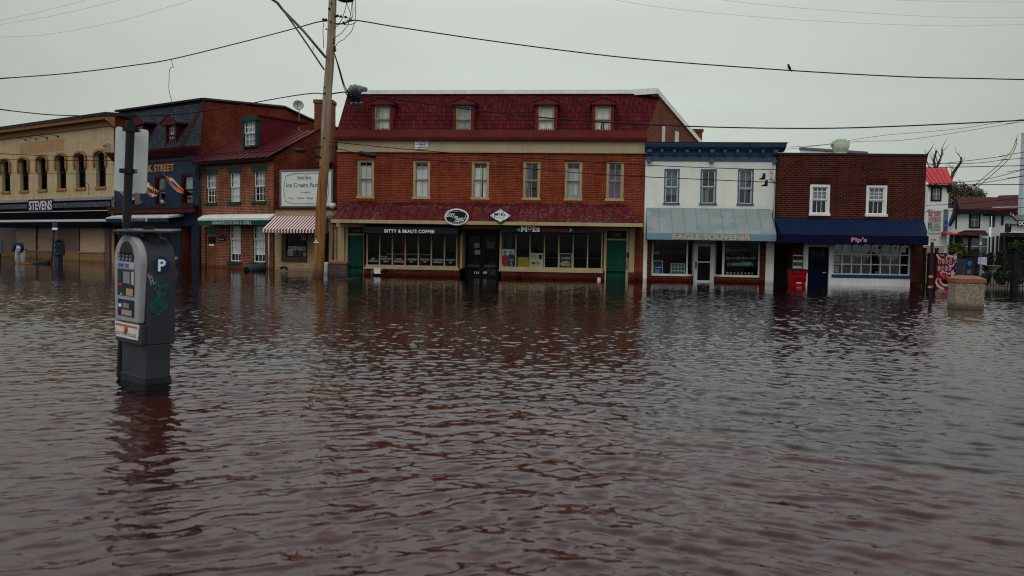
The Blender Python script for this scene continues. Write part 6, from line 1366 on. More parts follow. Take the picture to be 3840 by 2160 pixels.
# bird
P = at(2960, 262, 27.05); br_ = thing('bird', 'small dark bird perched on the right overhead cable', 'bird', P); g = G()
prof = [(-.05, .0, .012), (-.02, .03, .04), (.01, .08, .05), (.03, .13, .035), (.04, .17, .03), (.065, .175, .008)]
g.tube([(-x, 0, z) for x, z, r_ in prof], [r_ for *_, r_ in prof], 8); g.tube([(.05, 0, .0), (.09, 0, -.07)], [.02, .01], 5); g.done('body', M_black, br_, smooth=True)
# mast clutter at the mansard corner
wh = thing('weatherhead_cluster', 'cluster of dark cable ends and grey hoods at the left corner of the maroon mansard', 'weatherhead', FR.o, FR.rz); rs_ = random.Random(12)
LX = lambda a, b2, y: (FR.x(a, b2, y), y, FR.z(a, b2, y))
for k, (a, b2) in enumerate(((1318, 340), (1332, 338), (1350, 342))):
    q = LX(a, b2, -.2+k*.1); g = G(); g.tube([(q[0]-.05, q[1], q[2]-.28), (q[0]-.08, q[1], q[2]-.05), (q[0], q[1], q[2]+.12), (q[0]+.2, q[1]+.3, q[2]+.13)], [.13, .16, .15, .1], 12); g.done('hood', mat('hood_grey', C(96, 98, 100), .5), wh, smooth=True)
for k in range(16):
    a, b2 = 1312+rs_.random()*34, 360+rs_.random()*18; L = [LX(a, 345, -.15)] + [LX(a+rs_.uniform(-14, 18), b2+j*5+rs_.uniform(-6, 6), -.25+rs_.random()*.1) for j in range(4)]; tubeW('cable', L, .028, M_wire, 5, parent=wh)
for k in range(3): q = LX(1318+k*17, 386, -.3); G().tube([(q[0], q[1], q[2]), (q[0]+.08, q[1]-.1, q[2]-.1)], [.06, .11], 10).done('clamp', M_grey, wh)

# ================================================================= FOREGROUND: PAY STATION AND SIGN
b0 = ground(549, 1432); MY = b0.y
cR, cL, cF = at(634, 1415, MY+.1), at(470, 1415, MY+.1), None
ang = math.radians(-56)     # cabinet front faces left of the camera
ms = thing('parking_pay_station', 'grey parking pay station cabinet with green graffiti standing in the near water', 'pay station', (0, 0, 0))
# local axes: x = to the right along the front, y = depth; front face normal -y
zs = lambda py: 1.42 + (903.5-py)/FPX*MY*1.0
FW, DPm = .40, .52
th_ = math.radians(-52)
ux, uy = Vector((math.cos(th_), math.sin(th_), 0)), Vector((-math.sin(th_), math.cos(th_), 0))
EDGE = at(534, 1200, 8.35); EDGE.z = 0          # near vertical edge between front and right side
# front goes left-back from the edge, side goes right-back from the edge
fl = at(432, 1200, 8.70); sr = at(650, 1200, 8.72)
vf_ = Vector((fl.x-EDGE.x, fl.y-EDGE.y, 0)); vs_2 = Vector((sr.x-EDGE.x, sr.y-EDGE.y, 0))
FWm, DPm = vf_.length, vs_2.length*.84
xd = -vf_.normalized(); rz_ = math.atan2(xd.y, xd.x)
ms.location = EDGE + vf_; ms.rotation_euler = (0, math.radians(1.6), rz_)
M_cab = mat('cabinet_grey', C(46, 48, 54), .42, .14, 2.5, grime=.1, bump=.1); M_bez = mat('bezel_grey', C(128, 130, 133), .4, .08, 3, grime=.06); M_inset = mat('inset_black', (.02, .022, .03), .35, .2, 6)
Zt, Zb, Zs_ = zs(880), zs(1285), zs(1205)
def arch(x0, x1, z0, z1, n=14):
    xm, r = (x0+x1)/2, (x1-x0)/2; return [(x0, z0), (x1, z0), (x1, z1-r)] + [(xm+r*math.cos(PI*k/n), z1-r+r*math.sin(PI*k/n)) for k in range(1, n)] + [(x0, z1-r)]
def side_arch(y0, y1, z0, z1, r=.13, n=8):
    return [(y0, z0), (y1, z0)] + [(y1-r+r*math.cos(PI/2*k/n), z1-r+r*math.sin(PI/2*k/n)) for k in range(n+1)] + [(y0, z1)]
# cabinet body: arched hood running back, square to the depth
g = G(); cs = DPm
top = arch(.0, FWm, Zb, Zt-.015, 16)
g.py(top, .045, cs); g.done('cabinet', M_cab, ms, bevel=.015, smooth=False)
pa_ = arch(.004, FWm-.004, Zs_+.0, Zt+.004, 18); pa_[0] = (.04, Zs_); pa_[1] = (FWm-.05, Zs_); g = G(); g.py(pa_, -.03, .045)
hole = None
bz = g.done('bezel', M_bez, ms, bevel=.018)
slab(.01, FWm-.01, Zb, Zs_-.008, -.012, .045).done('lower_door', M_cab, ms, bevel=.012)
pl_ = G().py([(.05, Zb+.05), (FWm-.07, Zb+.05), (FWm-.045, Zs_-.01), (.02, Zs_-.01)], -.022, -.012).done('instruction_plate', M_offw, ms)
W_ = FWm
slab(.04, W_-.07, Zs_-.05, Zs_-.03, -.024, -.0225).done('stripe', mat('plate_orange', (.45, .12, .04), .6), pl_)
text(pl_, 'PARKING\nPAY HERE', (.06, W_-.09, (Zb+Zs_)/2-.035, (Zb+Zs_)/2-.0), -.0225, M_rl, .0, th=.002)
slab(W_*.4, W_*.53, (Zb+Zs_)/2+.005, (Zb+Zs_)/2+.06, -.024, -.0225).done('symbol', mat('plate_orange', (.45, .12, .04), .6), pl_)
slab(W_*.4, W_*.5, Zb+.085, Zb+.14, -.024, -.0225).done('symbol', mat('plate_slate', (.08, .07, .1), .6), pl_)
# panels: coordinates by photo rows
zz = lambda py: zs(py)
G().py(arch(W_*.24, W_*.73, zz(944), zz(903), 12), -.036, -.031).done('screen', mat('screen_dark', (.01, .014, .024), .12), ms)
slab(W_*.2, W_*.76, zz(976), zz(949), -.036, -.031).done('coin_panel', M_inset, ms)
g = G()
for k in range(4): 
    x = W_*(.28+.13*k); g = G(); g.tube([(x, -.036, zz(970)), (x, -.048, zz(970))], .013, 10); g.tube([(x, -.036, zz(957)), (x, -.045, zz(957))], .009, 8)
    g.done('coin_button', mat('button_grey', C(120, 124, 130), .4), ms)
slab(W_*.16, W_*.78, zz(1003), zz(982), -.037, -.031).done('card_sticker', mat('sticker_white', (.42, .42, .45), .5, .1, 30), ms)
slab(W_*.2, W_*.42, zz(1000), zz(986), -.039, -.037).done('card_symbol', M_pb, ms); slab(W_*.46, W_*.6, zz(1000), zz(986), -.039, -.037).done('card_symbol', mat('card_blue', (.05, .1, .35), .5), ms)
ip = slab(W_*.18, W_*.78, zz(1106), zz(1008), -.037, -.031).done('control_panel', M_inset, ms)
slab(W_*.42, W_*.66, zz(1060), zz(1016), -.045, -.037).done('keypad', mat('keypad_grey', C(104, 106, 114), .45, .1, 40), ip)
g = G()
for a in range(4):
    for b2 in range(5): g.box(W_*(.44+.055*a), W_*(.475+.055*a), -.05, -.045, zz(1058)+.02*b2+.003, zz(1058)+.02*b2+.016)
g.done('key', mat('key_light', C(132, 134, 140), .5), ip)
slab(W_*.24, W_*.38, zz(1070), zz(1061), -.044, -.037).done('red_button', mat('button_red', (.5, .02, .02), .4), ip); slab(W_*.3, W_*.37, zz(1105), zz(1098), -.042, -.037).done('green_light', mat('led_green', (.2, .35, .12), .4), ip)
slab(W_*.52, W_*.76, zz(1104), zz(1078), -.042, -.037).done('card_slot', mat('sticker_tan', (.4, .28, .2), .5, .2, 20), ip); slab(W_*.24, W_*.34, zz(1052), zz(1020), -.042, -.037).done('bill_slot', mat('slot_dark', (.03, .034, .04), .4), ip); slab(W_*.7, W_*.78, zz(1062), zz(1014), -.041, -.037).done('side_label', M_paper, ip)
tr_ = slab(W_*.2, W_*.78, zz(1183), zz(1121), -.037, -.031).done('ticket_tray', mat('tray_navy', (.008, .016, .04), .3), ms)
slab(W_*.4, W_*.62, zz(1152), zz(1134), -.042, -.037).done('tray_screen', mat('keypad_grey', C(104, 106, 114), .45, .1, 40), tr_); slab(W_*.36, W_*.72, zz(1179), zz(1159), -.043, -.037).done('sticker', mat('sticker_tan', (.4, .28, .2), .5, .2, 20), tr_); slab(W_*.26, W_*.34, zz(1150), zz(1139), -.045, -.037).done('knob', M_letw, tr_)
# pedestal
slab(.07, W_-.0, -.3, Zb, .03, DPm-.05).done('pedestal', M_cab, ms, bevel=.01); slab(.06, W_+.01, -.3, .085, .02, DPm-.04).done('plinth', mat('cabinet_wet', C(36, 38, 44), .3, .2, 4), ms, bevel=.01)
# side face details (x = W_ plane, y runs back)
yv = lambda px_: (px_-530)/(650-530)*DPm
def onside(pts, th=.004, z_=None): return pts
mxs = Matrix(((0, 1, 0, 0), (1, 0, 0, 0), (0, 0, 1, 0), (0, 0, 0, 1)))
cyc, czc, rc = yv(594), zs(987), .084
g = G(); g.px([(cyc+rc*math.cos(2*PI*k/32), czc+rc*1.0*math.sin(2*PI*k/32)) for k in range(32)], W_+.001, W_+.004); pd = g.done('parking_disc', mat('disc_navy', (.012, .03, .085), .4, .1), ms)
M4 = Matrix(((0, -1, 0, W_+.004), (1, 0, 0, 0), (0, 0, 1, 0), (0, 0, 0, 1)))
text(pd, 'P', (cyc-.037, cyc+.043, czc-.06, czc+.058), 0, M_letw, .03, th=.003, mat4=M4)
def graff(name, m, strokes, r):
    g = G()
    for S_ in strokes:
        pts = smoothpts([(a, b2, 0) for a, b2 in S_], 5); g.tube([(W_+.003, yv(a), zs(b2)) for a, b2, _ in pts], r, 4)
    return g.done(name, m, ms)
rs_ = random.Random(21); st_ = []
for k in range(13):
    cx, cy = 570+rs_.random()*40, 1050+k*9.5; st_.append([(cx+rs_.uniform(-22, 22)*math.cos(j*1.7+k), cy+rs_.uniform(6, 15)*math.sin(j*1.9+k)) for j in range(6)])
st_.append([(560, 1128), (552, 1140), (556, 1148), (564, 1138), (566, 1120), (572, 1150), (578, 1112)])
graff('green_graffiti', mat('graffiti_green', (.012, .16, .14), .5), st_, .0032)
graff('white_graffiti', mat('graffiti_white', (.36, .38, .38), .5), [[(549, 1018), (544, 1026), (552, 1034), (558, 1024)], [(552, 1036), (560, 1030), (562, 1044), (554, 1046)], [(556, 1052), (566, 1044), (564, 1060), (570, 1050)], [(548, 1022), (556, 1062)]], .0028)
# solar panel lid
zl_ = zs(866)
g = G(); g.lathe([(.09, Zt-.06), (.08, zl_-.02)], W_*.62, DPm*.55, 16); g.done('solar_neck', M_cab, ms)
cxp, cyp = W_*.55, DPm*.5
sp = G().box(-.27, .27, -.23, .23, -.012, .012).done('solar_panel', mat('panel_grey', C(48, 50, 58), .4, .1), ms, bevel=.01); sp.location = (cxp, cyp, zl_+.01); sp.rotation_euler = (math.radians(2), math.radians(-1.5), -rz_+.12)
slab(-.05, .05, -.04, .04, .012, .04).done('panel_clip', M_dmetal, sp)

# sign pole with the back of a sign
b1 = ground(449, 1404); sg = thing('parking_sign', 'back of a tall white sign plate clamped to a black pole behind the pay station', 'sign', (b1.x, b1.y, 0))
tp = at(490, 452, b1.y); rel2 = lambda P: P - sg.location
G().tube([rel2(Vector((b1.x, b1.y, -.3))), rel2(tp)], .043, 14).done('pole', mat('pole_black', (.016, .018, .026), .5, .2, 5), sg)
YS = b1.y+.07; cs_ = [at(433, 474, YS), at(557, 487, YS+.12), at(549, 727, YS+.12), at(427, 715, YS)]
def rounded(c, r=.035, n=5):
    out = []
    for i in range(4):
        P, A, B = c[i], c[i-1], c[(i+1) % 4]; u_, v_ = (A-P).normalized()*r, (B-P).normalized()*r
        out += [P+u_*(1-k/n)**2+v_*(k/n)**2 for k in range(n+1)]
    return out
ro_ = [rel2(q) for q in rounded(cs_)]; g = G(); n = len(ro_); off = Vector((-.02, .98, 0)).normalized()*.004
g.v = [tuple(q) for q in ro_]+[tuple(q+off) for q in ro_]; g.f = [tuple(range(n)), tuple(range(2*n-1, n-1, -1))]+[(i, (i+1) % n, (i+1) % n+n, i+n) for i in range(n)]
g.done('sign_plate', mat('bare_aluminium', (.62, .65, .65), .5, .06, 2), sg)
for px_, py_ in ((491, 486), (478, 642)):
    P = rel2(at(px_, py_, b1.y)); g = G(); g.box(-.085, .085, -.02, .05, -.016, -.004).box(-.085, .085, -.02, .05, .008, .02).box(-.06, .06, -.055, .05, -.022, .024); o = g.done('clamp', M_black, sg); o.location = P

# ================================================================= FAR LEFT: person, debris, second pay station
YPn = 49.0
pc = at(75, 985, YPn); SC = YPn/FPX
def skin_body(name, verts, edges, rad, m, parent, sub=2):
    me = bpy.data.meshes.new(name); me.from_pydata(verts, edges, []); o = bpy.data.objects.new(name, me); COL.objects.link(o); o.parent = parent
    md = o.modifiers.new('skin', 'SKIN'); md.use_smooth_shade = True; md.branch_smoothing = .6
    for i, r in enumerate(rad): me.skin_vertices[0].data[i].radius = (r, r) if not isinstance(r, tuple) else r
    me.skin_vertices[0].data[0].use_root = True
    o.modifiers.new('s', 'SUBSURF').levels = sub; o.modifiers['s'].render_levels = sub
    bpy.context.view_layer.update(); me2 = bpy.data.meshes.new_from_object(o.evaluated_get(bpy.context.evaluated_depsgraph_get()))
    bpy.data.objects.remove(o); o = bpy.data.objects.new(name, me2); COL.objects.link(o); o.parent = parent; me2.materials.clear(); me2.materials.append(m); return o
pe = thing('person', 'person in black top, white trousers and white cap bending over in the water', 'person', (pc.x, pc.y, 0), .25)
M_pskin = mat('skin_tone', (.28, .15, .1), .6)
V = [(0, .18, .80), (0, -.02, 1.08), (0, -.22, 1.1), (0, -.36, .98), (.16, -.2, 1.08), (.24, -.3, .86), (.17, -.42, .62), (-.16, -.2, 1.08), (-.25, -.3, .86), (-.2, -.42, .62), (0, -.42, .9),
     (.1, .14, .72), (.13, .02, .35), (.12, .12, -.05), (-.1, .14, .72), (-.15, .0, .35), (-.12, .12, -.05), (.12, .0, -.12), (-.12, .0, -.12), (.13, -.46, .52), (-.16, -.46, .52)]
E = [(0, 1), (1, 2), (2, 3), (3, 10), (2, 4), (4, 5), (5, 6), (2, 7), (7, 8), (8, 9), (0, 11), (11, 12), (12, 13), (0, 14), (14, 15), (15, 16), (13, 17), (16, 18), (6, 19), (9, 20)]
skin_body('body', V, E, [.13, .16, .17, .07, .08, .06, .04, .08, .06, .04, .06, .11, .08, .055, .11, .08, .055, .04, .04, .03, .03], M_pskin, pe)
skin_body('jacket', V[:10], [e for e in E if max(e) < 10], [.2, .24, .24, .11, .11, .09, .06, .11, .09, .06], M_blackc, pe)
Vt = [V[0]] + V[11:17]; skin_body('trousers', [(a, b2, c) for a, b2, c in Vt], [(0, 1), (1, 2), (2, 3), (0, 4), (4, 5), (5, 6)], [.19, .17, .14, .12, .17, .14, .12], mat('white_trousers', C(150, 152, 158), .8), pe)
bm = bmesh.new(); bmesh.ops.create_uvsphere(bm, u_segments=16, v_segments=12, radius=1)
for v in bm.verts: v.co = Vector((v.co.x*.088, v.co.y*.1, v.co.z*.12))
for a in (-.03, .03): bmesh.ops.create_uvsphere(bm, u_segments=6, v_segments=5, radius=.012, matrix=Matrix.Translation((a, -.09, .01)))
bmesh.ops.create_cone(bm, segments=6, radius1=.02, radius2=.004, depth=.05, matrix=Matrix.Translation((0, -.1, -.02)), cap_ends=True)
me = bpy.data.meshes.new('head'); bm.to_mesh(me); bm.free(); me.materials.append(M_pskin); o = bpy.data.objects.new('head', me); COL.objects.link(o); o.parent = pe; o.location = (.08, -.5, .84); o.rotation_euler = (1.0, 0, .2)
g = G(); g.lathe([(.115, -.01), (.12, .03), (.1, .09), (.04, .13), (0, .135)], 0, 0, 16); g.pz([(-.08, -.09), (.08, -.09), (.06, -.19), (-.06, -.19)], .0, .015); o = g.done('cap', mat('cap_pale', C(150, 154, 178), .7), pe, smooth=True); o.location = (.08, -.52, .87); o.rotation_euler = (.9, 0, .2)
P0 = at(88, 987, YPn-1.2); o = thing('orange_float', 'orange-brown board end floating by the feet of the bending person', 'board', (P0.x, P0.y, 0), .2); G().hexa([(-.2, -.1, -.05), (.35, -.1, -.05), (.35, .15, -.05), (-.2, .15, -.05), (-.2, -.1, .06), (.35, -.1, .03), (.35, .15, .06), (-.2, .15, .12)]).done('board', mat('orange_plastic', (.16, .06, .025), .6, .2), o)
P0 = at(156, 985, YPn-.5); o = thing('floating_bench', 'black overturned plank bench floating in the water before the cream building', 'bench', (P0.x, P0.y, 0), -.1)
G().hexa([(-.48, -.15, -.1), (.45, -.15, -.1), (.45, .15, -.1), (-.48, .15, -.1), (-.48, -.12, .06), (.45, -.12, .2), (.45, .12, .24), (-.48, .12, .09)]).done('board', M_black, o, bevel=.02)
def small_station(px_, pyb, Y, lab, topy, wpx, rz=-.5):
    P = at(px_, pyb, Y); o = thing('parking_pay_station', lab, 'pay station', (P.x, P.y, 0), rz); zt_ = at(px_, topy, Y).z; hw = wpx*Y/FPX/2*.8
    g = G(); zb = zt_*.36; g.py(arch(-hw, hw, zb, zt_-.06, 10), -.2, .28); g.done('cabinet', mat('slate_cabinet', C(44, 52, 66), .5, .1), o, bevel=.02)
    G().py(arch(-hw*.8, hw*.8, zb+.2, zt_-.1, 8), -.225, -.2).done('bezel', M_inset, o); slab(-hw*.6, hw*.6, -.3, zb, -.12, .2).done('pedestal', mat('slate_cabinet', C(44, 52, 66), .5, .1), o)
    g = G(); g.lathe([(hw*.45, 0), (hw*.45, .004)], 0, 0, 12); c = g.done('parking_disc', mat('disc_blue', (.03, .14, .4), .5), o); c.rotation_euler = (PI/2, 0, 0); c.location = (-hw*.2, -.226, zt_-.28)
    slab(-hw*.6, hw*.2, zt_*.5, zt_*.62, -.232, -.226).done('sticker', M_pb, o); slab(-hw*1.25, hw*1.25, zt_-.01, zt_+.02, -.3, .35).done('solar_panel', M_dmetal, o); slab(-.06, .06, zt_-.07, zt_-.01, -.05, .1).done('solar_neck', M_dmetal, o); return o
small_station(218, 988, 49.5, 'far slate grey pay station before the papered-up black shop', 900, 38, -.35)
P0 = at(192, 990, 48.8); P1 = at(206, 830, 48.8); o = thing('bus_sign', 'thin leaning pole with a small blue and white sign left of the far pay station', 'sign', (P0.x, P0.y, 0))
rl3 = lambda P: Vector(P)-o.location; G().tube([rl3((P0.x, P0.y, -.2)), rl3(P1)], .04, 8).done('pole', M_black, o); P = rl3(at(206, 846, 48.7)); slab(P.x-.16, P.x+.14, P.z-.25, P.z+.22, P.y, P.y+.02).done('sign_plate', mat('sign_blue', C(30, 52, 76), .5, .3, 8), o); slab(P.x-.16, P.x+.14, P.z-.24, P.z-.12, P.y-.004, P.y).done('white_band', M_letw, o)
P0 = at(1, 990, 47.5); o = thing('kiosk', 'grey box cut by the left edge of the picture', 'box', (P0.x-.12, P0.y, 0)); za = at(1, 950, 47.5).z; slab(-.2, .14, za, at(1, 897, 47.5).z, 0, .3).done('housing', M_grey, o, bevel=.02); slab(-.05, .05, -.3, za, .1, .2).done('post', M_dmetal, o)
# floating bin by the tavern
P0, P1 = at(926, 1008, 42.2), at(985, 1000, 43.2); o = thing('floating_barrel', 'dark slate cylindrical bin floating on its side below the tavern window', 'bin', (P0.x, P0.y, .02)); A = Vector((0, 0, 0)); B = Vector((P1.x-P0.x, P1.y-P0.y, .14))
G().tube([A, A+B*.04, B*.96, B], [.22, .24, .25, .23], 20).done('barrel', mat('slate_plastic', C(48, 54, 68), .45, .15), o, smooth=False); G().tube([A-B*.03, A], .19, 20).done('lid', M_dark, o)
P0 = at(1300, 1062, 33.5); o = thing('floating_debris', 'thin black strip of debris floating before the green door 126', 'debris', (P0.x, P0.y, .0), .15); G().hexa([(-.45, -.06, -.05), (.45, -.06, -.03), (.45, .06, -.03), (-.45, .06, -.05), (-.45, -.04, .0), (.45, -.05, .10), (.45, .05, .12), (-.45, .05, .02)]).done('strip', M_black, o)
P0 = ground(1070, 1017); o = thing('hose_bib', 'small dark bent tap at the waterline under the ice cream shop window', 'pipe', (P0.x, P0.y-.2, 0)); G().tube([(-.2, 0, .14), (-.05, 0, .2), (.1, 0, .18), (.14, 0, .05)], .06, 8).done('pipe', M_black, o)

# ================================================================= RIGHT FOREGROUND: planters, sign, vending machine
def aggregate(name, c1, c2):
    m, t, p = newmat(name); o, wv, sp = objco(t); v = t.nodes.new('ShaderNodeTexVoronoi'); v.inputs['Scale'].default_value = 42; t.links.new(o, v.inputs['Vector'])
    sp2 = t.nodes.new('ShaderNodeSeparateColor'); t.links.new(v.outputs['Color'], sp2.inputs[0]); c = mixc(t, sp2.outputs[0], c1, c2)
    n1 = noise(t, o, 2, 4); z = mval(t, 'ADD', sp.outputs[2], mval(t, 'MULTIPLY', n1, .1)); c = mixc(t, mrange(t, z, .1, .25, .75, 0, True), c, (.03, .022, .014)); c = mixc(t, mrange(t, n1, .4, .7, 0, .3), c, tuple(x*.6 for x in c2))
    t.links.new(c, p.inputs['Base Color']); p.inputs['Roughness'].default_value = .9; bumpn(t, p, v.outputs['Distance'], .7, .01); return m
M_agg = aggregate('aggregate', C(146, 132, 116), C(88, 76, 64)); M_agg2 = aggregate('aggregate_dark', C(92, 74, 70), C(54, 42, 40)); M_cap = mat('planter_cap', C(104, 72, 56, .62), .75, .12, 3)
def planter(pxl, pxr, pyt, pyc, Y, lab, m, rz=.12, pyr=None):
    a, b2 = at(pxl, pyc, Y), at(pxr, pyc, Y); w_ = (b2.x-a.x); zc = at((pxl+pxr)/2, pyc, Y).z; zt_ = at((pxl+pxr)/2, pyt, Y+w_*.0).z
    o = thing('concrete_planter', lab, 'planter', ((a.x+b2.x)/2, Y+w_/2, 0), rz); h = w_/2/ (abs(math.cos(rz))+.35*abs(math.sin(rz)))
    slab(-h*.96, h*.96, -.3, zc, -h*.96, h*.96).done('body', m, o, bevel=.02)
    g = G(); b_ = h*1.03; i_ = h*.55; z2 = zc+(zt_-zc)*.62
    g.hexa([(-b_, -b_, zc), (b_, -b_, zc), (b_, b_, zc), (-b_, b_, zc), (-b_, -b_, z2), (b_, -b_, z2), (b_, b_, z2), (-b_, b_, z2)]); g.hexa([(-b_, -b_, z2+.001), (b_, -b_, z2+.001), (b_, b_, z2+.001), (-b_, b_, z2+.001), (-i_, -i_, z2+.07), (i_, -i_, z2+.07), (i_, i_, z2+.07), (-i_, i_, z2+.07)])
    g.done('cap', M_cap, o, bevel=.008); return o
planter(3598, 3708, 1036, 1062, 21.9, 'speckled concrete planter block with brown cap at the right edge', M_agg, -.2)
planter(1228, 1296, 978, 990, 36.6, 'dark speckled concrete block with brown cap between wooden pole and green door', M_agg2, .1)
# parking sign on striped pole
YR = 22.6; P0, P1 = at(3488, 1150, YR), at(3500, 780, YR); ps = thing('parking_sign', 'tall parking regulation sign with red arrow plate on a black pole before the navy awning', 'sign', (P0.x, YR, 0))
rl4 = lambda P: Vector(P)-ps.location
G().tube([rl4((P0.x, YR, -.4)), rl4(at(3496, 905, YR))], .04, 12).done('pole', mat('pole_black', (.016, .018, .026), .5, .2, 5), ps); G().tube([rl4(at(3495, 920, YR)), rl4(P1)], .028, 8).done('upper_pole', M_offw, ps)
for py_ in (1037, 1076): P = rl4(at(3493-(py_-1000)*.06, py_, YR)); G().tube([P-Vector((0, 0, .03)), P+Vector((0, 0, .03))], .054, 12).done('reflective_band', mat('band_yellow', (.42, .3, .03), .5), ps)
def qplate(px4, Y, m, name, par, rl, th=.006, r=.03):
    c = [rl(at(a, b2, Y)) for a, b2 in px4]; ro = rounded(c, r); n = len(ro); g = G(); of = Vector((0, th, 0)); g.v = [tuple(q) for q in ro]+[tuple(q+of) for q in ro]; g.f = [tuple(range(n)), tuple(range(2*n-1, n-1, -1))]+[(i, (i+1) % n, (i+1) % n+n, i+n) for i in range(n)]; return g.done(name, m, par)
M_sw = mat('sign_white', C(158, 160, 156), .5, .04); M_sg = mat('sign_green', C(20, 84, 66), .5); M_sr = mat('sign_red', C(140, 24, 50), .5); M_sgt = mat('sign_green_text', C(60, 110, 96), .6)
q4 = lambda u0, u1, v0, v1: [(3482+51*u0+(-5)*v0, 787+99*v0+2*u0), (3482+51*u1-5*v0, 787+99*v0+2*u1), (3482+51*u1-5*v1, 787+99*v1+2*u1), (3482+51*u0-5*v1, 787+99*v1+2*u0)]
plt = qplate(q4(0, 1, 0, 1), YR-.06, M_sw, 'sign_plate', ps, rl4)
qplate(q4(.02, .3, .03, .22), YR-.066, M_sr, 'red_field', plt, rl4, .004, .01); qplate(q4(.02, .3, .5, .68), YR-.066, M_sg, 'green_field', plt, rl4, .004, .01)
for v in (.47, .69): qplate(q4(.02, .98, v, v+.012), YR-.066, M_sg if v > .5 else M_sr, 'divider', plt, rl4, .004, .002)
def stext(s, u0, u1, v0, v1, m):
    c = [rl4(at(a, b2, YR-.068)) for a, b2 in q4(u0, u1, v0, v1)]; text(plt, s, (c[3].x, c[1].x, c[3].z, c[0].z), c[0].y, m, .01, th=.003)
for s, *r_ in (('30\nMIN', .05, .27, .05, .2, M_sw), ('LOADING', .34, .95, .04, .11, M_sr), ('ZONE', .42, .86, .13, .21, M_sr), ('TRUCKS ONLY', .12, .94, .245, .3, M_sr), ('PARK PARALLEL', .06, .95, .32, .37, M_sr), ('7-11 AM  MON-SAT', .08, .95, .39, .44, M_sr), ('2\nHR', .08, .25, .52, .66, M_sw), ('PAID', .48, .85, .51, .57, M_sgt), ('PARKING', .38, .95, .59, .65, M_sgt), ('11 AM-7:30 PM', .08, .92, .73, .79, M_sgt), ('12 PM-2:30 PM', .08, .92, .86, .92, M_sgt)): stext(s, *r_)
ap = qplate([(3485, 888), (3517, 889), (3515, 909), (3483, 908)], YR-.06, M_sw, 'arrow_plate', ps, rl4, r=.02)
P = rl4(at(3500, 899, YR-.067)); g = G(); g.py([(P.x-.07, P.z-.008), (P.x+.03, P.z-.008), (P.x+.03, P.z-.025), (P.x+.075, P.z), (P.x+.03, P.z+.025), (P.x+.03, P.z+.008), (P.x-.07, P.z+.008)], P.y-.003, P.y); g.done('arrow', M_sr, ap)
# vending machine
YV = 34.3; a, b2 = at(3508, 1083, YV), at(3590, 1083, YV); vm = thing('vending_machine', 'red soft drink vending machine with white script swirls beside the dark brick shop', 'vending machine', (a.x, YV, 0), .0)
VW = b2.x-a.x; VZ = at(3548, 952, YV).z; M_vr = mat('vending_red', C(108, 12, 26), .4, .08, 2); M_vw = mat('vending_white', C(150, 142, 144), .5, .08)
slab(0, VW, -.3, VZ, 0, .8).done('cabinet', mat('vending_dark_red', C(52, 8, 18), .5, .1), vm, bevel=.015); fp_ = slab(.02, VW*.86, -.3, VZ-.04, -.012, 0).done('front_panel', M_vr, vm)
slab(-.02, VW+.02, VZ+.001, VZ+.03, -.02, .8).done('top_cap', M_black, vm)
vp = lambda px_, py_: (at(px_, py_, YV).x-a.x, at(px_, py_, YV).z)
def ribbon(pts, ws, name='script_swirl'):
    sp_ = smoothpts([(q[0], q[1], w_) for q, w_ in zip(pts, ws)], 6); L_, R_ = [], []
    for i, (x, y, w_) in enumerate(sp_):
        x2, y2, _ = sp_[min(i+1, len(sp_)-1)]; x1, y1, _ = sp_[max(i-1, 0)]; dx, dy = x2-x1, y2-y1; l = math.hypot(dx, dy) or 1; L_.append(vp(x-dy/l*w_/2, y+dx/l*w_/2)); R_.append(vp(x+dy/l*w_/2, y-dx/l*w_/2))
    g = G()
    for i in range(len(L_)-1): g.py([L_[i], L_[i+1], R_[i+1], R_[i]], -.018-.0004*len(pts), -.0125)
    g.done(name, M_vw, fp_)
ribbon([(3512, 953), (3518, 964), (3527, 972), (3535, 978)], [5, 7, 4, 1]); ribbon([(3523, 953), (3532, 958), (3538, 955), (3536, 951)], [2, 2, 2, 1]); ribbon([(3550, 952), (3560, 960), (3572, 962), (3578, 954)], [2, 8, 6, 1])
ribbon([(3546, 972), (3550, 963), (3562, 965), (3568, 972)], [1, 4, 3, 1]); ribbon([(3556, 992), (3566, 998), (3576, 992), (3576, 984)], [2, 6, 4, 2]); ribbon([(3530, 1002), (3534, 1018), (3546, 1022), (3558, 1028), (3562, 1020)], [2, 6, 4, 6, 1]); ribbon([(3576, 1012), (3570, 1025), (3574, 1050), (3577, 1075), (3570, 1082)], [2, 11, 5, 4, 2]); ribbon([(3574, 1018), (3579, 1026), (3574, 1030)], [1, 4, 1])
ribbon([(3528, 1028), (3526, 1022), (3532, 1020), (3530, 1030), (3538, 1040)], [2, 3, 2, 2, 1]); ribbon([(3514, 1046), (3510, 1050), (3511, 1062), (3522, 1076), (3540, 1083)], [3, 3, 7, 9, 4]); ribbon([(3527, 1046), (3524, 1052), (3532, 1064), (3545, 1070), (3560, 1068)], [2, 4, 7, 8, 2]); ribbon([(3514, 1046), (3520, 1044), (3519, 1048)], [2, 3, 1])
cans = (C(120, 50, 70), C(70, 130, 140), C(130, 70, 90), C(120, 60, 80), C(90, 140, 120), C(110, 50, 60), C(80, 130, 150), C(90, 120, 150))
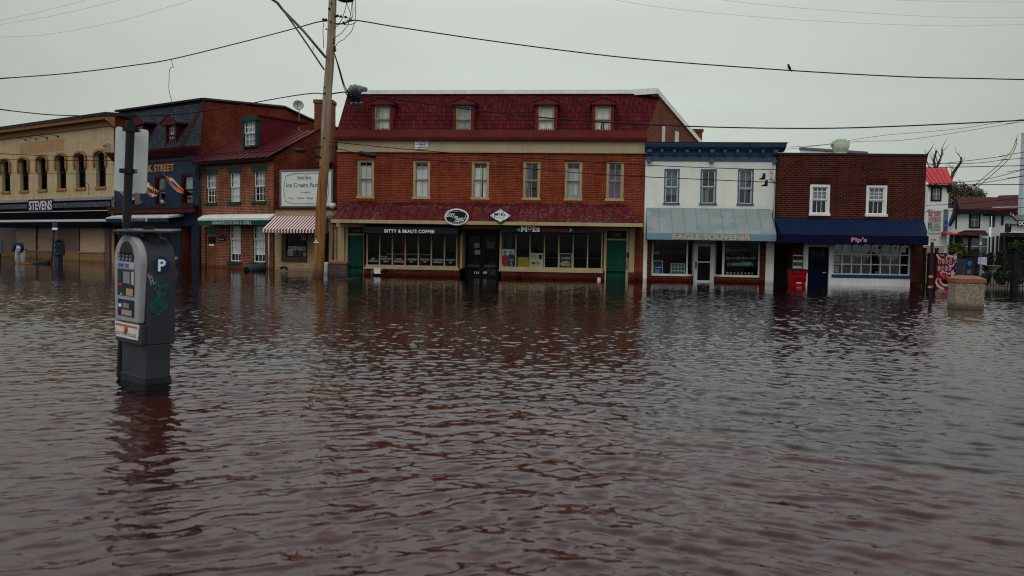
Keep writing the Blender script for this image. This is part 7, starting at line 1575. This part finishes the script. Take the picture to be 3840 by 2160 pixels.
for k in range(8):
    px_, py_ = (3521.5, 3536, 3549.5, 3563)[k % 4], 980 if k < 4 else 1007; x, z = vp(px_-(1.5 if k > 3 else 0), py_); g = G(); r_ = .05
    g.py([(x+r_*math.cos(t_), z+(.05 if math.sin(t_) > 0 else -.05)+r_*math.sin(t_)) for t_ in [2*PI*i/16 for i in range(16)]], -.028, -.02); bt = g.done('drink_button', mat('button_rim', C(120, 124, 128), .4), vm)
    g = G(); g.py([(x+.034*math.cos(t_), z+(.045 if math.sin(t_) > 0 else -.045)+.034*math.sin(t_)) for t_ in [2*PI*i/12 for i in range(12)]], -.032, -.0285); g.done('drink_label', mat('drink_%d' % k, cans[k], .5), bt)
q = lambda a1, b1_, c1_, d1_: (vp(a1, b1_)[0], vp(c1_, b1_)[0], vp(a1, d1_)[1], vp(a1, b1_)[1])
slab(*q(3534, 1027, 3556, 1043), -.026, -.02).done('coin_plate', mat('coin_red', C(150, 40, 54), .5), vm); slab(*q(3532, 1049, 3560, 1062), -.024, -.02).done('delivery_slot', M_dark, vm)
slab(*q(3577, 953, 3588, 1081), -.012, 0).done('side_strip', M_vr, vm); slab(*q(3577, 953, 3588, 973), -.016, -.012).done('price_label', M_vw, vm); slab(*q(3577, 974, 3588, 1010), -.016, -.012).done('bill_panel', M_black, vm); slab(*q(3579, 978, 3586, 984), -.02, -.016).done('bill_slot', M_vw, vm); slab(*q(3579, 999, 3586, 1006), -.02, -.016).done('coin_slot', mat('coin_red', C(150, 40, 54), .5), vm)
small_station(3618, 1086, 31.5, 'grey pay station behind the right planter beside the red machine', 958, 50, .2)
# fence
fn = thing('iron_fence', 'black iron picket fence along the flooded garden at the right', 'fence', (0, 0, 0)); YF = 35.2; M_fe = mat('fence_black', (.012, .012, .014), .6)
def fencerun(pxa, pxb, Y, o):
    A, B = at(pxa, 1050, Y).x, at(pxb, 1050, Y).x; zt_, zr = at(3700, 948, Y).z, at(3700, 962, Y).z; n = int((B-A)/.115)
    g = G(); 
    for z in (zr, zr-.16, .12): g.box(A, B, Y-.015, Y+.015, z-.016, z+.016)
    g.done('rail', M_fe, o)
    for k in range(n):
        x = A+(B-A)*(k+.5)/n; G().box(x-.0085, x+.0085, Y-.0085, Y+.0085, -.3, zt_).done('picket', M_fe, o)
    for x in (A, B): G().box(x-.05, x+.05, Y-.05, Y+.05, -.3, zt_+.1).box(x-.065, x+.065, Y-.065, Y+.065, zt_+.1, zt_+.16).done('post', M_fe, o)
fencerun(3464, 3508, YF, fn); fencerun(3655, 3796, YF, fn); fencerun(3796, 3900, YF, fn)
gp = at(3803, 1085, 34.2); o = thing('gate_post', 'thick black iron gate post in the fence near the right edge', 'post', (gp.x, gp.y, 0)); zt_ = at(3803, 945, 34.2).z; slab(-.11, .11, -.3, zt_, -.11, .11).done('post', M_fe, o); slab(-.14, .14, zt_, zt_+.06, -.14, .14).done('post_cap', M_fe, o)
P0 = at(3648, 1080, 33.5); o = thing('small_sign_post', 'dark post with a bent white plate and a small blue sign at the fence', 'sign', (P0.x+.02, P0.y, 0)); z = lambda py_: at(3660, py_, 33.5).z
slab(-.06, .06, -.3, z(945), -.06, .06).done('post', M_fe, o); g = G(); n = 8
w0, w1 = at(3662, 980, 33.5).x-P0.x-.02, at(3696, 980, 33.5).x-P0.x-.02
for k in range(n): 
    a0, a1 = k/n, (k+1)/n; f = lambda t_: (w0+(w1-w0)*t_, -.1-.2*math.sin(PI*t_))
    (xa, ya), (xb, yb_) = f(a0), f(a1); e0, e1 = .06*math.sin(PI*min(1, a0*1.4)), .06*math.sin(PI*min(1, a1*1.4)); g.hexa([(xa, ya, z(990)-a0*.06), (xb, yb_, z(990)-a1*.06), (xb, yb_+.01, z(990)-a1*.06), (xa, ya+.01, z(990)-a0*.06), (xa, ya, z(966)+e0*.5), (xb, yb_, z(966)+e1*.5), (xb, yb_+.01, z(966)+e1*.5), (xa, ya+.01, z(966)+e0*.5)])
g.done('bent_plate', mat('pale_lilac', C(150, 150, 168), .5), o)
x0, x1 = at(3672, 900, 33.5).x-P0.x-.02, at(3682, 900, 33.5).x-P0.x-.02; slab(x0, x1, z(936), z(880), -.03, -.01).done('sign_plate', mat('grey_sign', C(88, 96, 108), .5, .4, 10), o); slab(x0, x1, z(918), z(908), -.036, -.03).done('white_band', M_sw, o); G().tube([((x0+x1)/2, 0, -.3), ((x0+x1)/2, 0, z(880))], .02, 6).done('thin_post', M_grey, o)

# ================================================================= RIGHT BACKGROUND
MG_g = ground_mat('garden_grass', (.03, .055, .014), 'a')
x0 = at(3455, 1000, 35.6).x
G().pz([(x0, 36.0), (60, 36.0), (60, 90), (x0+6, 90)], -.3, .06).done('lawn', MG_g, kind='structure')
G().pz([(x0+.2, 35.75), (60, 35.75), (60, 36.0), (x0+.2, 36.0)], -.3, .12).done('garden_kerb', mat('stone_kerb', C(120, 110, 96), .9, .2, 3), kind='structure')
def siding(name, c, row=.16):
    m, t, p = newmat(name); o, wv, sp = objco(t); f = mval(t, 'FRACT', mval(t, 'MULTIPLY', sp.outputs[2], 1/row)); n1 = noise(t, o, 1.2, 4)
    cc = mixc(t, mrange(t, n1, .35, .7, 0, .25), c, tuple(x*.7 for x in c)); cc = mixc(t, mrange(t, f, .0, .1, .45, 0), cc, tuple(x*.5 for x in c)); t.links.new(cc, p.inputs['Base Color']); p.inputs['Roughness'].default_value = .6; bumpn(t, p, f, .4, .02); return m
M_sid = siding('white_siding', (.8, .81, .83)); M_bt = mat('black_trim', (.014, .014, .018), .5)
def box_house(name, lab, px0, px1, pyt, Y, m, rz=0, dep=6): pass
def rwin(par, F, px4, cols=2, rows=1, gm=None, cur=None, fm=None, name='window', trim=M_bt, tw=.1):
    r = F.rect(*px4); x0_, x1_, z0_, z1_ = r; g = G(); g.box(x0_, x0_+tw, -.05, .03, z0_, z1_); g.box(x1_-tw, x1_, -.05, .03, z0_, z1_); g.box(x0_+tw, x1_-tw, -.05, .03, z0_, z0_+tw); g.box(x0_+tw, x1_-tw, -.05, .03, z1_-tw, z1_); w_ = g.done(name, trim, par)
    X0, X1, Z0, Z1 = x0_+tw, x1_-tw, z0_+tw, z1_-tw; s = G(); q_ = .03
    for c in range(cols+1): x = X0+(X1-X0)*c/cols; s.box(x-q_/2, x+q_/2, -.03, .0, Z0, Z1)
    for c in range(rows*2+1): zz_ = Z0+(Z1-Z0)*c/(rows*2); s.box(X0, X1, -.028, -.002, zz_-q_/2, zz_+q_/2)
    s.done('sash', fm or M_offw, w_); slab(X0, X1, Z0, Z1, -.012, -.006).done('pane', gm or mat('grey_pane', C(66, 76, 76), .15, .2, 2, spec=.5), w_); return w_
# tower house
FT = Fr(at(3468, 1040, 50), .0); tw = bld('tower_house', 'narrow white clapboard house with a bright red metal roof behind the dark brick shop', 'house', FT); R, Z, X = FT.rect, FT.z, FT.x
WT = X(3552, 850); zt = Z(3510, 692); slab(0, WT, -.2, zt, 0, 5).done('wall', M_sid, tw)
M_rr = mat('bright_red_roof', C(150, 38, 46, .75), .45, .12, 1.5)
zr0, zr1 = Z(3515, 688), Z(3515, 630, 1.6); g = G(); g.hexa([(-.1, -.25, zr0-.06), (WT+.08, -.25, zr0-.06), (X(3549, 631, 1.6), 1.6, zr1-.06), (-.1, 1.6, zr1-.06), (-.1, -.25, zr0), (WT+.08, -.25, zr0), (X(3549, 631, 1.6), 1.6, zr1), (-.1, 1.6, zr1)]); rf = g.done('roof', M_rr, tw)
g = G()
for k in range(7): xa = -.1+(WT+.18)*k/6; xb_ = -.1+(X(3549, 631, 1.6)+.1)*k/6; g.tube([(xa, -.25, zr0+.02), (xb_, 1.6, zr1+.02)], .025, 4)
g.done('seam', M_rr, rf); slab(-.1, WT+.08, zr0-.2, zr0-.07, -.25, 0).done('gutter', M_bt, tw); slab(WT-.1, WT+.14, zr0-.5, zr0-.2, -.12, -.01).done('bracket', M_bt, tw)
rwin(tw, FT, (3490, 701, 3530, 754), 2, 1); slab(-.0, WT*.25, Z(3500, 794), Z(3500, 786), -.06, -.01).done('trim', M_bt, tw); slab(X(3536, 850), WT, Z(3544, 866), Z(3544, 785), -.06, -.01).done('grey_panel', M_grey, tw)
for a, b2 in ((826, 840), (848, 863)): slab(X(3539, 850), X(3551, 850), Z(3544, b2), Z(3544, a), -.08, -.061).done('blue_sign', mat('sign_bright_blue', C(24, 60, 140), .5), tw)
g = G(); g.px([(-1.2, Z(3536, 880, -1.2)), (-1.2, Z(3536, 876, -1.2)), (0, Z(3536, 868)), (0, Z(3536, 876))], X(3520, 870), WT+.1); g.done('porch_roof', M_rr, tw); slab(X(3533, 900), X(3540, 900), 0, Z(3536, 880), -1.0, -.8).done('porch_post', M_bt, tw)
slab(X(3478, 930), X(3500, 930), Z(3490, 946), Z(3490, 925), -.05, -.01).done('window', M_bt, tw)
# garden wall bit left
o = thing('stucco_wall', 'pale stucco wall corner seen through the fence beside the brick shop', 'wall', at(3458, 1040, 38.5), 0); o.location.z = 0; slab(0, .95, 0, at(3470, 922, 38.5).z, 0, .3).done('wall', mat('pale_stucco', C(128, 122, 106), .85, .15), o)
# white house
FH = Fr(at(3560, 1040, 53), .0); wh2 = bld('white_house', 'large white clapboard house with dark red roof, black trim and a bay window', 'house', FH); R, Z, X = FH.rect, FH.z, FH.x
x1_ = X(3710, 850); ze_, zrg = Z(3650, 788), Z(3650, 738, 3.0); xa = X(3558, 850); 
slab(X(3566, 850), x1_, -.2, ze_+.1, 0, 8).done('wall', M_sid, wh2); slab(xa-.0, X(3570, 850), -.2, Z(3563, 850), .5, 6).done('wall', M_sid, wh2)
G().py([(X(3556, 850), Z(3556, 850)), (X(3588, 798), Z(3588, 798)), (X(3588, 786), Z(3588, 786)), (X(3577, 742), Z(3577, 742)), (X(3574, 790), Z(3574, 790)), (X(3556, 838), Z(3556, 838))], -.3, .0).done('rake_trim', M_bt, wh2)
M_dr = shingles('dark_red_roof', (C(64, 24, 26, .7), C(50, 20, 22, .7), C(34, 14, 16, .7)), row=.2, wd=.3)
g = G(); g.hexa([(X(3584, 787), -.35, ze_-.08), (x1_+.3, -.35, ze_-.08), (X(3800, 738, 3), 3, zrg-.1), (X(3577, 738, 3), 3, zrg-.1), (X(3584, 787), -.35, ze_+.04), (x1_+.3, -.35, ze_+.04), (X(3800, 738, 3), 3, zrg), (X(3577, 738, 3), 3, zrg)]); g.done('roof', M_dr, wh2)
slab(X(3584, 787), x1_+.3, ze_-.25, ze_-.09, -.35, .0).done('gutter', M_bt, wh2)
rwin(wh2, FH, (3634, 793, 3675, 855), 2, 1, mat('green_grey_pane', C(74, 88, 82), .2, .2, 2)); slab(X(3583, 820), X(3588, 820), Z(3585, 858), Z(3585, 798), -.05, -.01).done('window', M_bt, wh2)
zb1_, zb2_ = Z(3652, 883, -1.4), Z(3652, 864, 0); g = G(); bx0, bx1 = X(3601, 883, -1.4), X(3707, 883, -1.4)
g.hexa([(bx0, -1.5, zb1_), (bx1, -1.5, zb1_), (bx1, 0, zb1_), (bx0, 0, zb1_), (X(3628, 865), -.4, zb2_), (X(3680, 865), -.4, zb2_), (X(3690, 865), 0, zb2_), (X(3618, 865), 0, zb2_)]); bay_ = G().box(bx0+.4, bx1-.3, -1.2, -.01, 0, zb1_).done('bay_window', M_bt, wh2); g.done('bay_roof', M_dr, bay_)
for a, b2 in ((3612, 3628), (3640, 3668), (3682, 3700)): slab(X(a, 920, -1.2), X(b2, 920, -1.2), Z(3652, 950, -1.2), Z(3652, 893, -1.2), -1.25, -1.205).done('pane', mat('grey_pane', C(66, 76, 76), .15, .2, 2, spec=.5), bay_); slab(X(a, 920, -1.2), X(b2, 920, -1.2), Z(3652, 925, -1.2), Z(3652, 923, -1.2), -1.27, -1.25).done('mullion', M_offw, bay_)
# right wing turned toward the street
FWg = Fr(at(3710, 1040, 53), .95); R2 = FWg.rect
xw1 = FWg.x(3830, 850); slab(0, xw1, -.2, FWg.z(3770, 775), 0, 5).done('wing_wall', M_sid, wh2)
wg = wh2.children[-1]; wg.matrix_parent_inverse = Matrix.Identity(4)
relm = Matrix.Translation(FH.loc(FWg.o)) @ Matrix.Rotation(FWg.rz-FH.rz, 4, 'Z')
wg.matrix_local = relm
def wingadd(ob): ob.matrix_local = relm; return ob
for a, b2, t_, bt_ in ((3711, 3717, 790, 852), (3724, 3731, 787, 850), (3756, 3764, 778, 844), (3708, 3714, 888, 957), (3721, 3728, 887, 957), (3736, 3744, 884, 957), (3752, 3760, 882, 958)):
    q = R2(a, t_, b2, bt_); o = slab(*q, -.06, -.0).done('window', M_bt, wh2); wingadd(o); o2 = slab(q[0]+(q[1]-q[0])*.25, q[1]-(q[1]-q[0])*.25, q[2]+.1, q[3]-.1, -.07, -.06).done('pane', mat('slate_pane', C(40, 44, 54), .2), o)
zr_a, zr_b = FWg.z(3712, 786), FWg.z(3830, 748); g = G(); g.hexa([(-.4, -.4, zr_a-.2), (xw1, -.4, zr_a-.15), (xw1, 3, zr_a+.9), (-.4, 3, zr_a+.9), (-.4, -.4, zr_a-.02), (xw1, -.4, zr_a-.0), (xw1, 3, zr_a+1.05), (-.4, 3, zr_a+1.05)]); wingadd(g.done('wing_roof', M_dr, wh2)); wingadd(slab(-.4, xw1, zr_a-.4, zr_a-.2, -.4, 0).done('wing_gutter', M_bt, wh2))
# balcony with sign, white tower
FB = Fr(at(3776, 1040, 44), .0); R, Z, X = FB.rect, FB.z, FB.x; pc_ = bld('porch', 'black and white porch with railed balcony at the right edge', 'porch', FB)
slab(0, 4, Z(3800, 886), Z(3800, 873), 0, .8).done('deck', M_bt, pc_); slab(-.0, 4, Z(3800, 872.9), Z(3800, 870), -.05, .8).done('deck_edge', M_offw, pc_); slab(X(3779, 850), X(3793, 850), Z(3785, 870), Z(3785, 838), .0, .25).done('corner_post', M_bt, pc_)
slab(X(3793, 850), 4, Z(3800, 845), Z(3800, 841), 0, .06).done('handrail', M_bt, pc_)
for k in range(9): x = X(3796+k*6.5, 850); slab(x-.03, x+.03, Z(3800, 869.9), Z(3800, 845), .02, .05).done('baluster', M_offw, pc_)
for px_ in (3780, 3822): slab(X(px_, 900), X(px_+5, 900), 0, Z(3785, 886), .3, .45).done('porch_post', M_bt, pc_)
slab(0, 4, 0, Z(3785, 886), .75, .85).done('back_wall', M_bt, pc_)
bn_ = thing('name_board', 'black sign board with white letters cut by the right edge', 'sign', FB.o, FB.rz); q = R(3816, 826, 3880, 848, -.2); slab(*q, -.2, -.15).done('board', M_black, bn_); q2 = R(3819, 829, 3842, 845, -.2); text(bn_, 'OC', q2, -.201, M_letw, .03)
slab(*R(3814, 806, 3880, 824, .5), .5, .6).done('pale_panel', mat('pale_teal', C(96, 108, 106), .6), bn_)
flag('small striped flag with blue corner on the balcony post near the right edge', FB, ((3784, 850), (3790, 797)), (((3788, 798), (3800, 802), (3812, 818)), ((3785, 816), (3798, 822), (3812, 842))), flagmat('flag_stars', f_us), .3)
FWt = Fr(at(3822, 1040, 47), .0); wt = bld('white_tower', 'tall plain white building wall cut off by the right edge', 'building', FWt); slab(0, 8, -.2, FWt.z(3830, 500), 0, .4).done('wall', mat('plain_white', C(160, 166, 172), .7, .03, .5), wt); slab(-.02, 8, FWt.z(3830, 500), FWt.z(3830, 494), -.05, .45).done('coping', M_offw, wt)

# trees and bushes
def leafmat(name, a, b2):
    m, t, p = newmat(name); gi = t.nodes.new('ShaderNodeNewGeometry'); c = mixc(t, gi.outputs['Random Per Island'], a, b2); t.links.new(c, p.inputs['Base Color']); p.inputs['Roughness'].default_value = .7; p.inputs['Specular IOR Level'].default_value = .2; return m
def foliage(parent, clumps, n, size, m, name='foliage', seed=1):
    r = np.random.RandomState(seed); g = G()
    for (cx, cy, cz, rx, ry, rz_) in clumps:
        for _ in range(n):
            d = r.randn(3); d /= np.linalg.norm(d); k = r.rand()**.45; p = np.array([cx+d[0]*rx*k, cy+d[1]*ry*k, cz+d[2]*rz_*k]); s = size*(.6+.8*r.rand())
            a = r.randn(3); a /= np.linalg.norm(a); b_ = np.cross(a, r.randn(3)); b_ /= np.linalg.norm(b_)
            g.quad(*(tuple(p+a*s*i+b_*s*.5*j) for i, j in ((-1, 0), (0, -1), (1, 0), (0, 1))))
    return g.done(name, m, parent, fix=False)
def bush(lab, px_, pyb, pyt, wpx, Y, m, n=500, size=.07, seed=1, name='bush', base=None):
    c = at(px_, pyb, Y); zb, zt_ = (base if base is not None else max(0, c.z)), at(px_, pyt, Y).z; w_ = wpx*Y/FPX/2; o = thing(name, lab, name.replace('_', ' '), (c.x, Y, 0)); r = random.Random(seed); h = zt_-zb
    cl = [(r.uniform(-.55, .55)*w_, r.uniform(-.4, .4)*w_, zb+h*(.25+.55*r.random()), w_*.48, w_*.4, h*.26) for _ in range(9)]
    foliage(o, cl, n//9+20, size, m, 'foliage', seed); G().tube([(0, 0, 0), (.03, 0, zb+h*.5)], [.05, .03], 6).done('stem', M_bark, o)
    return o
M_bark = mat('bark_grey', (.06, .05, .045), .9, .3, 5)
ML1 = leafmat('leaf_yellow_green', (.10, .11, .018), (.05, .065, .012)); ML2 = leafmat('leaf_green', (.035, .07, .02), (.014, .03, .012)); ML3 = leafmat('leaf_dark', (.02, .022, .016), (.03, .018, .016)); ML4 = leafmat('leaf_olive', (.11, .11, .05), (.06, .062, .03))
bush('round yellow-green bush before the black bay window', 3592, 965, 908, 74, 45, ML1, 1500, .09, 2)
bush('dark green leafy shrub at the right edge of the garden', 3822, 1010, 898, 92, 41, ML2, 1500, .1, 3)
for k, (px_, w_) in enumerate(((3648, 46), (3700, 50), (3752, 46))): bush('low dark reddish shrub behind the fence, the %s of three' % ('left one', 'middle one', 'right one')[k], px_, 1040, 936+4*k, w_, 40, ML3, 900, .08, 5+k, 'shrub')
for k, (px_, w_) in enumerate(((3625, 60), (3690, 60), (3750, 50), (3810, 60))): bush('low green plants on the lawn, the %s clump behind the fence' % ('first', 'second', 'third', 'fourth')[k], px_, 1068, 1018, w_, 38, ML2, 700, .07, 15+k, 'low_plant', base=.06)
tr = thing('leafy_tree', 'distant olive tree just in leaf between the red tower roof and the white house', 'tree', (at(3580, 900, 75).x, 75, 0)); rx_ = lambda px_, py_: (at(px_, py_, 75).x-tr.location.x, at(px_, py_, 75).z)
cl = [(*[rx_(a, b2)[0]], 0, rx_(a, b2)[1], c, 1.2, c*.8) for a, b2, c in ((3562, 720, .9), (3580, 708, .9), (3600, 722, .9), (3622, 728, .8), (3645, 722, .8), (3665, 730, .6), (3560, 745, 1.0), (3590, 745, 1.0), (3570, 775, .9))]
foliage(tr, cl, 420, .11, ML4, 'crown', 8); G().tube([(0, 0, 0), (0, 0, rx_(3580, 730)[1])], [.3, .12], 8).done('trunk', M_bark, tr)
def bare(lab, base, limbs, Y, seed, name='bare_tree'):
    """limbs: photo polylines with radii; twigs grow from them"""
    o0 = at(*base, Y); o = thing(name, lab, 'tree', (o0.x, Y, 0)); r = random.Random(seed); trunk = G(); tw_ = G()
    limbs = limbs if isinstance(limbs[0], list) else [limbs]; L0 = [(base[0], base[1], .16)] + limbs[0]
    for k, L in enumerate([L0]+limbs[1:]):
        pts = [Vector((at(a, b2, Y).x-o0.x, .25*math.sin(a*.7+b2), at(a, b2, Y).z)) for a, b2, _ in L]; rr = [q[2] for q in L]; (trunk if k == 0 else tw_).tube(pts, [q*.62 for q in rr], 7)
        for i in range(1, len(pts)):
            for _ in range(2):
                p = pts[i-1].lerp(pts[i], r.random()); d = Vector((r.uniform(-.8, .8), r.uniform(-.4, .4), r.uniform(.4, 1))).normalized(); l = r.uniform(.4, 1.1); q_ = p+d*l*.6; tw_.tube([p, q_, q_+Vector((r.uniform(-.3, .3), 0, .3))*l], [.03, .018, .008], 4)
    trunk.done('trunk', M_bark, o); tw_.done('branch', M_bark, o); return o
bare('bare pruned tree with upright limbs behind the red roofed tower', (3512, 1000), [(3512, 640, .16), (3506, 600, .12), (3510, 565, .1)], 58, 1)
bare('bare forked tree top with thin twigs above the red tower roof', (3518, 1000), [(3518, 630, .14), (3520, 600, .12), (3530, 576, .1), (3538, 554, .06)], 60, 2)
bare('leaning bare dark trunk rising to the right beside the red tower', (3556, 1000), [(3560, 700, .2), (3580, 650, .17), (3596, 610, .13), (3612, 590, .12)], 56, 3)
bare('stub of a bare trunk above the dark red roof', (3600, 1000), [(3612, 742, .2), (3624, 718, .16), (3631, 704, .16)], 60, 4)
bare('thin bare tree behind the corner of the dark brick shop', (3482, 1000), [(3482, 640, .12), (3480, 600, .1), (3476, 576, .08)], 52, 5)
P0 = at(3722, 1060, 39); o = thing('stone_urn', 'pale stone pedestal urn standing on the lawn behind the fence', 'urn', (P0.x, 39, 0)); z = lambda py_: at(3722, py_, 39).z
G().lathe([(.26, 0), (.24, .1), (.17, z(1030)), (.16, z(1012)), (.25, z(1000)), (.3, z(998)), (.3, z(995))], 0, 0, 16).done('urn', mat('stone_grey', C(110, 104, 100), .85, .15, 4), o, smooth=False)
P0 = at(3770, 1060, 38.6); o = thing('garden_table', 'small dark garden table with orange edge on the lawn', 'table', (P0.x, 38.6, 0)); slab(-.3, .3, .62, .66, -.25, .25).done('table_top', mat('rust_edge', (.12, .045, .02), .8), o)
for a in (-.25, .25):
    for b2 in (-.2, .2): slab(a-.02, a+.02, .05, .62, b2-.02, b2+.02).done('leg', M_bt, o)
